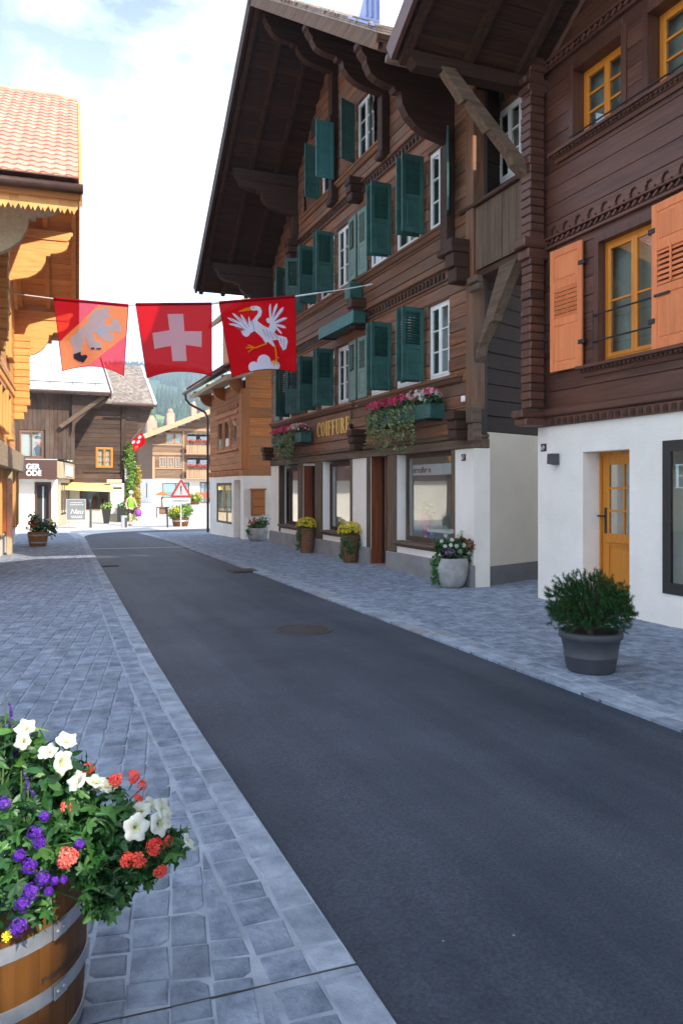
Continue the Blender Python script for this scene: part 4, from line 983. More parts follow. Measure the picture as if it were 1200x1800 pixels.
# round-topped hatch in the gable
MB(F67).prism([(-18.55, 10.35), (-18.25, 10.35)] + [(-18.40 + 0.15*math.cos(rad(t)), 10.62 + 0.2*math.sin(rad(t))) for t in (0,45,90,135,180)], 'y', -0.03, -0.012).build('gable_hatch', 'dark_in', h67, fix=True)
# gallery bridging the passage
for i in range(9):
    a = -11.22 + i*0.19; MB(F67).cbox(a, a+0.186, 0.02+RN.uniform(-.004,.004), 0.05, 5.09, 6.09, 0.006).build('gallery_board', 'wgrz', h67)
MB(F67).cbox(-11.25, -9.5, -0.05, 0.10, 6.09, 6.16, 0.015).build('gallery_rail', 'wdky', h67)
MB(F67).box(-11.0, -9.5, 0.055, 1.4, 4.98, 5.08).build('gallery_floor', 'wdky', h67)
op_g = [(-11.2, -10.48, 6.66, 7.86)]; FG = frame((7.25, 0), (0, -1))
plank_wall(h67, FG, -11.6, -9.5, 5.08, 8.4, 0.24, 0.06, 'w67y', op_g); solid_wall(h67, FG, -12.2, -9.5, 5.0, 8.4, 0.07, 0.2, 'dark_in', op_g, 'inner_wall')
window(h67, FG, *op_g[0], cas=2, rows=3, depth=0.02, back='curtain', backd=0.2)
cv = MB(); cv.prism([(6.60,6.16),(6.70,6.16),(6.74,6.7),(6.72,6.95),(6.80,7.1),(6.84,7.3),(6.94,7.5),(6.92,7.75),(6.84,7.6),(6.78,7.4),(6.70,7.25),(6.66,7.0),(6.62,6.9)], 'y', 10.98, 11.08); cv.build('gallery_post', 'wdkz', h67, fix=True)
MB().prism([(10.98,3.62),(10.86,3.74),(10.15,4.98),(9.70,4.98),(9.85,4.82),(10.28,4.30),(10.33,4.20),(10.42,4.18),(10.72,3.86),(10.75,3.72),(10.86,3.60)], 'x', 6.62, 6.78).build('gallery_brace', 'wgry', h67, fix=True)
log_block(h67, F67, -10.75, 0.30, 4.74, 4.97, 0.10, 'wgrx', 2)
# gilded shop lettering
sg = root('shop_lettering', (6.55, 17.0, 2.85), 'gilded serif lettering reading COIFFURE on the brown timber wall', 'sign')
MB(F67).cbox(-18.6, -15.95, -0.022, -0.012, 2.72, 3.34, 0.004).build('backing_board', 'w67y', sg)
def ring(mb, cx, cy, rx, ry, tx, ty, a0, a1, n=22):
    o = arc(cx, cy, rx, ry, a0, a1, n); i_ = arc(cx, cy, rx-tx, ry-ty, a0, a1, n)
    for k in range(n): mb.prism([o[k], o[k+1], i_[k+1], i_[k]], 'y', 0, 0.02)
def letter(ch):
    mb = MB(); H = 1.0; S = 0.15; t = 0.05
    def stem(x, sw=S): mb.box(x, x+sw, 0, 0.02, 0.03, H-0.03); mb.box(x-0.06, x+sw+0.06, 0.0005, 0.0195, 0, 0.045); mb.box(x-0.06, x+sw+0.06, 0.0005, 0.0195, H-0.045, H)
    if ch == 'I': stem(0.10); wd = 0.35
    elif ch in 'FE':
        stem(0.08); mb.box(0.22, 0.52, 0.001, 0.019, H-0.05, H); mb.prism([(0.46,H-0.04),(0.52,H-0.04),(0.52,H-0.22)], 'y', 0.001, 0.019)
        mb.box(0.22, 0.42, 0.001, 0.019, 0.49, 0.54); mb.prism([(0.40,0.40),(0.43,0.40),(0.43,0.63),(0.40,0.63)], 'y', 0.002, 0.018); wd = 0.60
        if ch == 'E': mb.box(0.22, 0.55, 0.001, 0.019, 0, 0.05); mb.prism([(0.49,0.04),(0.55,0.04),(0.55,0.24)], 'y', 0.001, 0.019)
    elif ch == 'O': ring(mb, 0.34, 0.5, 0.32, 0.51, 0.14, 0.035, 0, 360, 32); wd = 0.72
    elif ch == 'C': ring(mb, 0.34, 0.5, 0.32, 0.51, 0.14, 0.035, 48, 312, 26); mb.prism([(0.50,0.98),(0.57,0.98),(0.57,0.66),(0.545,0.66)], 'y', 0.001, 0.019); wd = 0.66
    elif ch == 'U':
        mb.box(0.08, 0.08+S, 0, 0.02, 0.28, H-0.02); mb.box(0.02, 0.30, 0.0005, 0.0195, H-0.045, H); mb.box(0.52, 0.57, 0, 0.02, 0.28, H-0.02); mb.box(0.43, 0.66, 0.0005, 0.0195, H-0.045, H)
        ring(mb, 0.325, 0.28, 0.245, 0.29, 0.09, 0.05, 180, 360, 16); wd = 0.70
    elif ch == 'R':
        stem(0.08); ring(mb, 0.24, 0.755, 0.29, 0.245, 0.13, 0.045, -90, 90, 14); mb.prism([(0.30,0.52),(0.42,0.52),(0.64,0),(0.50,0)], 'y', 0.001, 0.019); mb.box(0.47, 0.70, 0.0005, 0.0195, 0, 0.04); wd = 0.70
    return mb, wd
x = -18.05; sc_x = 2.10/sum(letter(c)[1]+0.06 for c in 'COIFFURE')
for ch in 'COIFFURE':
    mb, wd = letter(ch); mb.F = F67 @ Matrix.Translation((x, -0.046, 2.86)) @ Matrix.Diagonal((sc_x, 1.0, 0.345, 1)); mb.build('letter', 'gold', sg); x += (wd+0.06)*sc_x
mb, wd = letter('E'); mb.F = F69 @ Matrix.Translation((-6.92, 0.004, 1.62)) @ Matrix.Diagonal((0.26, 0.1, 0.27, 1)); mb.build('window_lettering', 'white', h69)
number_plate('67', F67, -11.16, -0.001, 2.12, 'black number plate reading 67 on the white corner pier')
MB(F67).tube([(-15.88,-0.09,2.98),(-15.88,0,2.98)], 0.05, 10).build('lamp_knob', 'black_metal', h67)
MB(F67).cbox(-11.16, -11.06, -0.06, -0.02, 3.02, 3.12, 0.01).build('sensor_box', 'white', h67)

# ================================================================== the orange chalet beyond it (65)
h65 = root('orange_timber_house', (6.2, 26, 0), 'low orange timber house with white ground floor just beyond the green-shuttered chalet', 'house')
F65 = frame((6.2, 0), (0, -1)); S65 = frame((6.2, 23.7), (1, 0))
o65 = (-27.5, -25.25, 0.42, 1.80); r65 = (-24.98, -24.10, -1, 1.88)
solid_wall(h65, F65, -28.6, -23.7, -0.2, 2.0, 0, 0.3, 'plaster', [o65, r65], 'ground_floor_wall')
MB(F65).box(-25.0, -24.08, 0.55, 0.6, -0.2, 1.95).build('recess_wall', 'plaster_warm', h65)
solid_wall(h65, S65, 0.301, 4.0, -0.1, 2.0, 0.002, 0.3, 'plaster', name='side_wall')
window(h65, F65, o65[0], o65[1], o65[2], o65[3], mat='frame_black', cas=1, rows=1, depth=0.03, fw=0.05, sash=0.02, gl='glass_mirror', back=None, rb=False, name='shop_window')
room(h65, F65, -27.6, -25.2, 0.31, 2, 0.3, 1.9)
w65 = [(-27.35,-26.55,2.92,3.98), (-26.4,-25.6,2.92,3.98), (-25.45,-24.55,2.92,3.98)]
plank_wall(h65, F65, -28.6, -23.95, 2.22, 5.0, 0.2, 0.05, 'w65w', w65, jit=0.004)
solid_wall(h65, F65, -28.6, -23.9, 2.02, 5.0, 0.06, 0.2, 'dark_in', w65, 'inner_wall')
MB(F65).cbox(-28.62, -23.68, -0.04, 0.2, 2.02, 2.2, 0.02).build('base_beam', 'w65y', h65)
dentils(h65, F65, -28.4, -24.1, 2.06, 'w65y', 0.16, 0.09, 0.11, 0.07)
plank_wall(h65, S65, 0.06, 4.0, 2.02, 6.6, 0.3, 0.06, 'w65x', jit=0.002)
MB(S65).cbox(0.05, 4.0, -0.015, 0.0, 3.9, 4.02, 0.01).build('moulding', 'w65x', h65)
MB(F65).cbox(-23.98, -23.69, -0.07, 0.2, 2.2, 4.72, 0.02).build('corner_post', 'w65z', h65)
for w_ in w65:
    window(h65, F65, *w_, mat='w65z', cas=1, rows=1, depth=0.02, fw=0.06, sash=0.05, back=None)
    MB(F65).cbox(w_[0]+0.10, w_[1]-0.10, 0.055, 0.068, w_[2]+0.1, w_[3]-0.1, 0.01).build('inner_shutter', 'w65z', h65)
MB(F65).cbox(-27.5, -24.4, -0.06, 0.0, 2.84, 2.90, 0.012).build('sill', 'w65y', h65); MB(F65).cbox(-27.5, -24.4, -0.035, 0.0, 4.02, 4.12, 0.012).build('moulding', 'w65y', h65)
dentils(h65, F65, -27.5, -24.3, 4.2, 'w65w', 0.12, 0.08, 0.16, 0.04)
for s_ in (-24.0, -26.3, -28.4): console(h65, F65, s_, 0.16, 0.62, 5.12, 0.55, 'w65x')
MB(F65).prism([(0.1,5.10),(0.1,5.20),(-0.68,5.02),(-0.68,4.90)], 'x', -28.9, -23.0).build('soffit', 'wpale', h65, fix=True)
# roof slope of barrel tiles towards the street, gutter with its pipe
FR = frame((5.45, 0), (0, -1))
MB(FR).prism([(0.0,5.10),(0.0,5.20),(4.4,7.85),(4.4,7.70)], 'x', -29.0, -22.9).build('roof_deck', 'wdky', h65, fix=True)
tm = MB(); 
for r in range(2): pass
tp = [(-0.11,0.0),(-0.08,0.05),(0,0.075),(0.08,0.05),(0.11,0.0)]
vs = []; 
for yy, zo, k in ((0.0,0.02,1.0),(0.42,0.0,0.9)):
    for x, z in tp: vs.append((x*k, yy, z*k+zo))
    for x, z in tp: vs.append((x*k*0.86, yy, z*k*0.80+zo-0.004))
fs = [(i, i+1, 11+i, 10+i) for i in range(4)] + [(i, 5+i, 6+i, i+1) for i in range(4)] + [(5+i, 15+i, 16+i, 6+i) for i in range(4)]
tm.add(vs, fs); bt = tm.mesh('barrel_tile', 'rooftile_old', smooth=False)
sa = math.atan(2.65/4.4)
Rm = Matrix(((0, math.cos(sa), -math.sin(sa)), (-1, 0, 0), (0, math.sin(sa), math.cos(sa))))
rest = MB()
for i in range(26):
    y = -22.95 - i*0.23
    for j in range(8):
        p = Vector((5.40 + j*0.36*math.cos(sa), -y, 5.20 + j*0.36*math.sin(sa)))
        if j < 3: inst('roof_tile', bt, h65, p, rot=Rm.to_euler())
        else: rest.add([Rm @ Vector(v_) + p for v_ in vs], fs)
tag(rest.build('roof_tiles', 'rooftile_old', h65), kind='stuff')
gt = MB(FR); gt.tube([(-29.2,-0.08,5.12),(-22.8,-0.08,5.14)], 0.065, 10).build('gutter', 'copper', h65, smooth=True)
MB(FR).tube([(-28.95,-0.08,5.10),(-28.95,-0.06,4.88),(-28.93,0.1,4.7),(-28.75,0.6,4.42),(-28.7,0.70,4.2),(-28.7,0.70,0.0)], 0.045, 8).build('downpipe', 'copper', h65, smooth=True)
# dormer above the eave
MB(S65).prism([(-0.05,5.6),(1.6,5.6),(1.6,7.3),(0.75,7.85),(-0.05,7.3)], 'y', 0.4, 2.6).build('dormer_wall', 'w65x', h65)
window(h65, frame((6.15, 24.1), (1, 0)), 0.12, 0.72, 5.85, 6.9, mat='wor' + 'z', cas=1, rows=2, depth=-0.05, back='blind', backd=0.06, name='dormer_window')
for e in ((-0.45, 7.05), (1.95, 7.05)): slope_slab(h65, S65, 0.0, 2.8, 0.75, 7.9, e[0], e[1], 0.0, 0.12, 'wpale', 'dormer_roof')
mbx = root('letterbox_cabinet', (6.63, 23.6, 0.78), 'orange wooden letterbox cabinet on the white wall beside the potted plant', 'letterbox')
MB(S65).cbox(0.22, 0.64, -0.16, -0.002, 0.76, 1.56, 0.01).build('cabinet', 'w65z', mbx); MB(S65).cbox(0.18, 0.68, -0.20, -0.001, 1.562, 1.61, 0.01).build('lid', 'w65x', mbx)
for k in range(3): MB(S65).cbox(0.25, 0.61, -0.175, -0.162, 0.80+k*0.25, 1.02+k*0.25, 0.006).build('flap', 'w65x', mbx)

# ================================================================== the new pine chalet on the left
hL = root('pine_chalet', (*uv(-1.65, 18.7), 0), 'new orange pine chalet with a red tiled roof on the left side of the street', 'house')
FL = frame(uv(-1.65, 0), (math.sin(PH), math.cos(PH)))    # s = distance down the street
MB(FL).box(14.0, 24.5, 0.0, 0.3, 0.0, 0.50).build('plinth', 'plaster', hL)
MB(FL).cbox(14.0, 24.5, -0.06, 0.3, 0.502, 0.56, 0.01).build('shop_sill', 'wpale', hL)
MB(FL).box(14.0, 24.5, 0.22, 0.30, 0.57, 2.06).build('shop_glazing', 'glass_shop', hL)
MB(FL).box(14.0, 24.5, 1.6, 1.7, 0.4, 2.06).build('shop_back', 'plaster_in', hL)
for s_ in (15.6, 17.6, 19.0, 20.3, 21.8, 23.2, 24.35): MB(FL).cbox(s_-0.13, s_+0.13, -0.10, 0.22, 0.565, 2.06, 0.012).build('shop_post', 'worz', hL)
MB(FL).cbox(20.15, 20.35, -0.22, -0.10, 0.03, 2.06, 0.012).build('canopy_post', 'wpale', hL)
MB(FL).cbox(13.9, 24.55, -0.26, 0.3, 2.07, 2.56, 0.015).build('canopy_beam', 'wpale', hL)
opL = [(17.7,18.5,3.02,4.02),(18.7,19.5,3.02,4.02),(19.7,20.6,3.02,4.02),(21.5,22.3,2.95,4.0),(21.4,22.3,5.0,6.2),(16.4,17.4,5.0,6.2),(18.2,19.6,5.0,6.2)]
topL = lambda z: (max(14.0, 12.8 + (z-6.05)/0.672), min(24.5, 25.6 - (z-6.05)/0.672))
plank_wall(hL, FL, 14.0, 24.5, 2.58, 10.15, 0.2, 0.06, 'wory', opL, topL, jit=0.003, gap=0.003, c=0.008)
solid_wall(hL, FL, 14.0, 24.5, 2.58, 6.6, 0.07, 0.25, 'worx', opL, 'inner_wall'); gable(hL, FL, [(14.2,6.6),(24.2,6.6),(19.2,10.1)], 0.07, 0.25, 'wory')
for o in opL:
    window(hL, FL, *o, mat='worz', cas=1, rows=2, depth=0.06, fw=0.06, back='blind')
    MB(FL).box(o[0]-0.08, o[0], -0.05, 0.06, o[2]-0.05, o[3]+0.08).box(o[1], o[1]+0.08, -0.05, 0.06, o[2]-0.05, o[3]+0.08).box(o[0], o[1], -0.05, 0.06, o[3], o[3]+0.08).build('window_surround', 'worz', hL)
    MB(FL).cbox(o[0]-0.05, o[1]+0.05, -0.14, 0.0, o[2]-0.10, o[2]-0.03, 0.012).build('sill', 'wory', hL)
MB(FL).cbox(14.0, 24.5, -0.07, 0.0, 4.35, 4.47, 0.02).build('moulding', 'wory', hL); dentils(hL, FL, 14.1, 24.4, 4.2, 'wory', 0.14, 0.08, 0.13, 0.05)
for s_, z0, z1 in ((16.6, 4.1, 6.3), (23.95, 3.55, 5.9), (14.3, 2.6, 5.9)):
    z = z0; k = 0
    while z < z1: MB(FL).cbox(s_-0.14, s_+0.14, -0.42 + (0.16-0.08*k if k < 2 else 0) + RN.uniform(-.012,.012), -0.001, z+0.002, z+0.198, 0.02).build('log_end', 'worx', hL); z += 0.2; k += 1
# roof
RL = (19.2, 10.44); e1 = (12.8, 6.14); e2 = (25.6, 6.14)
for e in (e1, e2):
    soffit(hL, FL, -1.70, 0.05, *RL, *e, 'worx', 0.2)
    slope_slab(hL, FL, -1.70, 9, *RL, *e, 0.034, 0.10, 'worx', 'roof_deck')
    slope_slab(hL, FL, -1.75, -1.70, *RL, *e, -0.16, 0.13, 'wory', 'verge_board')
    for n_ in (-1.60, -0.90, -0.15): rafter(hL, FL, n_, 0.13, *RL, *e, 0.14, 'wory')
for s_, zt in ((13.95, 6.74), (24.4, 6.76), (19.2, 10.1), (16.4, 8.38), (22.0, 8.38)):
    purlin(hL, FL, s_, 0.22, 1.58, zt-0.26, zt-0.02, 0.2, 'worx')
    console(hL, FL, s_, 0.16, 1.48, zt-0.262, 1.15, 'wpale' if s_ < 15 else 'worx')
# eave board with cut-out fringe, gutter
pts = [(-7, 6.42), (1.40, 6.42)]; k = 0; u = 1.40
fr = MB(FL)
u = -1.68
while u < 5.2:
    fr.prism([(u, 6.16), (u+0.14, 6.16), (u+0.14, 5.94), (u+0.11, 5.86), (u+0.085, 5.92), (u+0.055, 5.85), (u+0.02, 5.92), (u, 5.94)], 'x', 12.82, 12.85, T=None); u += 0.1405
tag(fr.build('eave_fringe', 'worx', hL, fix=True), kind='stuff')
MB(FL).cbox(12.74, 12.80, -1.72, 6, 6.06, 6.28, 0.01).build('eave_board', 'w65x', hL)
MB(FL).tube([(12.66, -1.76, 6.20), (12.66, 6, 6.20)], 0.075, 12).build('gutter', 'copper', hL, smooth=True)
MB(FL).box(12.62, 12.95, -1.70, 6, 6.34, 6.36).build('gutter_flashing', 'copper', hL)
# tiles on the near slope: the visible ones are objects
sa = math.atan(0.672); ud = FL.to_3x3() @ Vector((0, -1, 0)); vd = FL.to_3x3() @ Vector((1, 0, 0)); up = (vd*math.cos(sa) + Vector((0,0,math.sin(sa)))).normalized(); nn = ud.cross(up)
Rm = Matrix((ud, up, nn)).transposed()
prof = [(-0.10,0.010),(-0.075,0.021),(-0.04,0.024),(-0.005,0.017),(0.02,0.008),(0.06,0.005),(0.09,0.010)]
vs = []
for yy, zo, rr in ((-0.03,0.030,0),(0.0,0.034,0),(0.34,0.006,0)):
    for i, (x, z) in enumerate(prof):
        y2 = yy + (0.028*abs(x-0.0)/0.1 if yy < 0 else 0)
        vs.append((x, y2, z+zo))
n = len(prof); fs = [(r*n+i, r*n+i+1, (r+1)*n+i+1, (r+1)*n+i) for r in range(2) for i in range(n-1)]
vs += [(x, -0.03 + 0.028*abs(x)/0.1, z+0.012) for x, z in prof]; fs += [(3*n+i, 3*n+i+1, i+1, i) for i in range(n-1)]
tl = MB().add(vs, fs).mesh('roof_tile', 'rooftile'); rest = MB()
nrow = int(math.hypot(RL[0]-e1[0], RL[1]-e1[1])/0.335)
for r in range(nrow+1):
    for c in range(38):
        s_ = e1[0] - 0.05 + r*0.335*math.cos(sa); n_ = -1.60 + c*0.19; z_ = e1[1] - 0.03 + r*0.335*math.sin(sa)
        p = FL @ Vector((s_, n_, z_)) + nn*0.115
        if c < 13: inst('roof_tile', tl, hL, p, rot=Rm.to_euler())
        else: rest.add([Rm @ Vector(v_) + p for v_ in vs], fs)
tag(rest.build('roof_tiles', 'rooftile', hL), kind='stuff')
rd = MB()
for c in range(24):
    p = FL @ Vector((19.2, -1.68 + c*0.33, 10.59)); q = FL @ Vector((19.2, -1.68 + c*0.33 + 0.36, 10.61)); rd.tube([p, q], [0.10, 0.085], 8)
rd.build('ridge_tiles', 'rooftile', hL)
slope_slab(hL, FL, -1.70, 9, *RL, *e2, 0.10, 0.14, 'rooftile', 'rear_slope_tiles')

# ================================================================== far end: shop with metal roof
zE = -0.30
hE = root('metal_roofed_shop', (0.5, 42, zE), 'dark timber house with pale sheet metal roof and brown shop fascia', 'house')
FE = frame((0, 42), (1, 0))
doE = (0.30, 1.08, zE, 1.92)
solid_wall(hE, FE, -15, 1.36, zE, 2.05, 0, 0.3, 'plaster', [doE], 'ground_floor_wall')
MB(FE).box(0.30, 0.42, -0.02, 0.2, zE, 1.92).box(0.96, 1.08, -0.02, 0.2, zE, 1.92).box(0.42, 0.96, -0.02, 0.2, 1.8, 1.92).build('door_frame', 'brown_sign', hE)
MB(FE).box(0.42, 0.96, 0.25, 0.28, zE, 1.8).build('door', 'frame_black', hE); MB(FE).box(0.66, 0.74, 0.235, 0.248, zE+0.1, 1.7).build('door_handle_bar', 'alu', hE)
MB(FE).cbox(-15, 1.34, -0.35, 0.1, 2.08, 3.02, 0.02).build('shop_fascia', 'brown_sign', hE); MB(FE).box(-6, 1.36, -0.9, -0.35, 2.06, 2.14).build('canopy', 'brown_sign', hE)
MB(FE).box(-6, 1.36, -0.37, -0.3, 3.02, 3.07).build('fascia_cap', 'alu', hE)
fs_ = hE
text_on('fascia_lettering', 'GER', 0.36, 'white', hE, FE, -0.10, -0.36, 2.56, sx=0.95, extrude=0.01, bold=0.012); text_on('fascia_lettering', 'ODE', 0.36, 'white', hE, FE, -0.10, -0.36, 2.24, sx=0.95, extrude=0.01, bold=0.012)
MB(FE).box(-0.3, 0.30, -0.5, -0.48, 1.92, 2.04).build('small_notice', 'white', hE)
for i in range(86):
    a = -15.0 + i*0.2
    if a > 2.1: break
    for z0, z1 in (((3.07, 6.4),) if not (-0.45 < a+0.1 < 0.75) else ((3.07, 3.12), (4.52, 6.4))): MB(FE).cbox(a, a+0.196, RN.uniform(-.01,.01), 0.06, z0, z1, 0.008).build('wall_board', 'wbnz', hE)
MB(FE).box(-15, 2.1, 0.07, 0.2, 4.6, 6.4).box(-15, -0.4, 0.07, 0.2, 3.05, 4.6).box(0.75, 2.1, 0.07, 0.2, 3.05, 4.6).build('inner_wall', 'dark_in', hE)
wE = window(hE, FE, -0.42, 0.72, 3.12, 4.5, mat='w67z', cas=2, rows=1, depth=0.02, fw=0.06, back=None, gl='glass')
po = root('portrait_poster', (0.45, 42.08, 3.2), 'printed portrait poster of a smiling person behind the upper shop window', 'poster')
MB(FE).box(0.20, 0.68, 0.13, 0.14, 3.17, 4.45).build('sheet', 'poster_bg', po)
MB(FE).prism(arc(0.47, 3.97, 0.13, 0.19, 0, 360, 18)[:-1], 'y', 0.124, 0.1295).build('face', 'skin', po, fix=True)
MB(FE).prism(arc(0.46, 4.10, 0.16, 0.15, -10, 190, 14), 'y', 0.120, 0.1265).build('hair', 'hair', po, fix=True)
MB(FE).prism([(0.22,3.18),(0.66,3.18),(0.66,3.55),(0.55,3.72),(0.52,3.80),(0.42,3.80),(0.38,3.72),(0.24,3.6)], 'y', 0.118, 0.1225).build('jumper', 'teal', po, fix=True)
MB(FE).prism([(0.42,3.89),(0.53,3.89),(0.51,3.865),(0.44,3.865)], 'y', 0.112, 0.118).build('smile', 'white', po, fix=True)
MB(FE).box(-0.36, 0.12, 0.13, 0.14, 3.17, 4.45).build('side_sheet', 'film', hE)
# street side of it: pale shutters, tan pier, shop window and sign
FEs = frame((1.36, 42), (0.85, 5.0))
solid_wall(hE, FEs, 0.01, 5.0, zE, 2.1, 0.0, 0.3, 'stone_tan', [(1.3, 4.9, zE+0.5, 1.9)], 'pier')
window(hE, FEs, 1.32, 4.88, zE+0.52, 1.88, mat='wgrz', cas=4, rows=1, depth=0.05, fw=0.05, gl='glass_shop', back='blind', name='shop_window')
plank_wall(hE, FEs, 0.02, 5.0, 3.0, 6.2, 0.3, 0.06, 'wbny', [(0.2,4.2,3.2,4.5)])
for i in range(6):
    MB(FEs).cbox(0.3+i*0.66, 0.82+i*0.66, -0.30, -0.26, 3.05+0.0, 4.45, 0.01).build('shutter', 'white_paint' if i % 2 == 0 else 'green_pale', hE)
MB(FEs).cbox(0.0, 5.0, -0.25, 0.1, 2.12, 2.95, 0.02).build('side_fascia', 'wpale', hE); MB(FEs).box(1.2, 3.8, -0.3, -0.255, 2.25, 2.8).build('side_sign', 'white', hE)
me = text_mesh('b', 0.5, 'blue_bag', 0.004); me.transform(Matrix.Translation(-ORG[hE.name]) @ FEs @ Matrix.Translation((2.0,-0.306,2.35)) @ Matrix.Rotation(rad(90),4,'X')); o = bpy.data.objects.new('sign_mark', me); COL.objects.link(o); o.parent = hE
# roof
slope_slab(hE, FEs.copy() if False else frame((0,0),(0,-1)), -16, 3.85, -47.5, 9.1, -41.2, 6.42, 0.0, 0.08, 'zinc', 'roof')
FZ = frame((0, 0), (0, -1))
for i in range(12):
    n_ = -6 + i*0.86; slope_slab(hE, FZ, n_-0.02, n_+0.02, -47.5, 9.1, -41.2, 6.42, 0.081, 0.12, 'zinc', 'standing_seam')
slope_slab(hE, FZ, -7, 3.85, -53, 6.8, -47.5, 9.1, 0.0, 0.08, 'zinc', 'roof')
slope_slab(hE, FZ, 3.852, 3.93, -47.5, 9.1, -41.2, 6.42, -0.30, 0.10, 'wbny', 'verge_board'); slope_slab(hE, FZ, 3.935, 3.99, -47.5, 9.1, -41.2, 6.42, 0.0, 0.12, 'zinc', 'verge_flashing')
MB().tube([(-7, 41.12, 6.38), (3.9, 41.12, 6.38)], 0.08, 8).build('gutter', 'copper', hE)
sg_ = MB(); sg_.tube([(-7, 42.0, 6.98), (3.8, 42.0, 6.98)], 0.022, 6)
for i in range(8): sg_.bar((-4.5+i*1.1, 42.0, 6.98), (-4.5+i*1.1, 42.12, 6.80), 0.03, 0.03)
sg_.build('snow_guard', 'black_metal', hE)
MB().prism([(2.05,6.36),(3.85,6.36),(3.85,6.22),(2.9,5.6),(2.25,4.9),(2.05,4.4)], 'y', 41.7, 41.85).build('gable_bracket', 'wbnx', hE, fix=True)
MB().bar((1.5,41.75,4.7), (3.6,41.6,6.30), 0.14, 0.2).build('carved_brace', 'wgrx', hE)
MB().box(2.1, 3.8, 41.9, 47.2, 6.15, 6.36).build('eave_soffit', 'wbny', hE)

# ---- shingle-roofed house behind it, with the craft shop
hF = root('shingle_roofed_house', (4, 47, -0.3), 'dark timber house with grey shingle roof, orange window and craft shop below', 'house')
FF = frame((0, 47), (1, 0)); zF = -0.3
oF = [(3.60, 4.54, 2.80, 3.97)]
plank_wall(hF, FF, 1.9, 5.95, 1.92, 6.5, 0.26, 0.08, 'wbnx', oF, jit=0.01); MB(FF).box(1.9, 3.5, 0.1, 0.3, 1.92, 6.5).box(4.6, 5.9, 0.1, 0.3, 1.92, 6.5).build('inner_wall', 'dark_in', hF)
MB(FF).cbox(5.0, 5.28, -0.10, 0.0, 1.9, 6.4, 0.02).build('corner_post', 'wbnz', hF)
window(hF, FF, *oF[0], mat='frame_orange', cas=2, rows=3, depth=-0.03, fw=0.07, back='curtain')
MB(FF).cbox(2.9, 5.0, -0.06, 0, 2.5, 2.62, 0.02).build('sill', 'wbnx', hF)
oS = (2.72, 4.30, 0.40, 1.66)
solid_wall(hF, FF, 1.9, 5.95, zF, 1.92, 0.0, 0.3, 'plaster_warm', [oS], 'ground_floor_wall')
wS = window(hF, FF, *oS, mat='brown_sign', cas=1, rows=1, depth=0.0, fw=0.08, sash=0.03, gl='glass_shop', back=None, rb=False, name='shop_window')
room(hF, FF, 2.6, 4.4, 0.31, 2, 0.3, 1.8)
text_on('window_lettering', 'HEIMATWERK', 0.17, 'white', wS, FF, 2.98, 0.03, 1.42, sx=0.95, extrude=0.002)
MB(FF).box(2.80, 2.90, 0.02, 0.03, 1.1, 1.6).build('red_mark', 'signred', wS)
for i in range(6):
    a = 2.9 + i*0.23; hgt = RN.uniform(0.3, 0.8); MB(FF).lathe([(0.001,0.5),(0.07,0.5),(0.05,0.5+hgt*0.6),(0.09,0.5+hgt),(0.001,0.5+hgt)], a, 0.6+RN.uniform(0,.3), 8).build('display_piece', RN.choice(['white','awning','wpale','wbnz','fl_red']), hF)
MB().add([(1.95,46.95,1.98),(4.35,46.95,1.86),(4.45,45.7,1.58),(1.8,45.7,1.70)], [(0,1,2,3)]).add([(1.8,45.7,1.70),(4.45,45.7,1.58),(4.45,45.69,1.40),(1.8,45.69,1.52)], [(0,1,2,3)]).build('awning', 'awning', hF)
MB(FF).cbox(4.36, 5.12, -0.5, -0.02, zF+0.45, 1.90, 0.02).build('display_case', 'white_paint', hF); MB(FF).box(4.5, 5.0, -0.512, -0.502, 1.55, 1.68).build('case_vent', 'wgrx', hF)
MB(FF).cbox(4.15, 4.98, -0.6, -0.3, 1.92, 2.12, 0.02).build('case_roof', 'stone_tan', hF)
slope_slab(hF, FZ, 3.2, 6.75, -52, 9.4, -46.2, 6.42, 0.0, 0.10, 'shingle', 'roof'); slope_slab(hF, FZ, 3.2, 6.75, -58, 6.5, -52, 9.4, 0.0, 0.10, 'shingle', 'roof')
shm = MB(); dn = Vector((5.8, 2.98)).normalized()
for r in range(28):
    for c in range(26):
        y = 46.2 + 5.8*r/28; z = 6.42 + 2.98*r/28 + 0.115; x = 3.22 + c*0.135 + RN.uniform(-.01,.01)
        shm.add([(x,y-0.02,z+0.012),(x+0.128,y-0.02,z+0.012),(x+0.128,y+0.26,z+0.125),(x,y+0.26,z+0.125),(x,y-0.02,z-0.006),(x+0.128,y-0.02,z-0.006)], [(0,1,2,3),(4,5,1,0)])
tag(shm.build('shingles', 'shingle', hF), kind='stuff')
slope_slab(hF, FZ, 6.752, 6.90, -52, 9.4, -46.2, 6.42, -0.10, 0.16, 'white_paint', 'verge_flashing'); slope_slab(hF, FZ, 5.9, 6.75, -52, 9.4, -46.2, 6.42, -0.25, -0.02, 'wbny', 'verge_soffit')
MB().tube([(4.4, 46.1, 6.38), (6.9, 46.1, 6.38)], 0.07, 8).build('gutter', 'copper', hF)
MB().prism([(5.95,6.4),(6.8,6.4),(6.75,6.1),(6.35,5.2),(6.05,4.0),(5.95,3.6)], 'y', 47.1, 47.3).build('gable_bracket', 'wbnx', hF, fix=True)
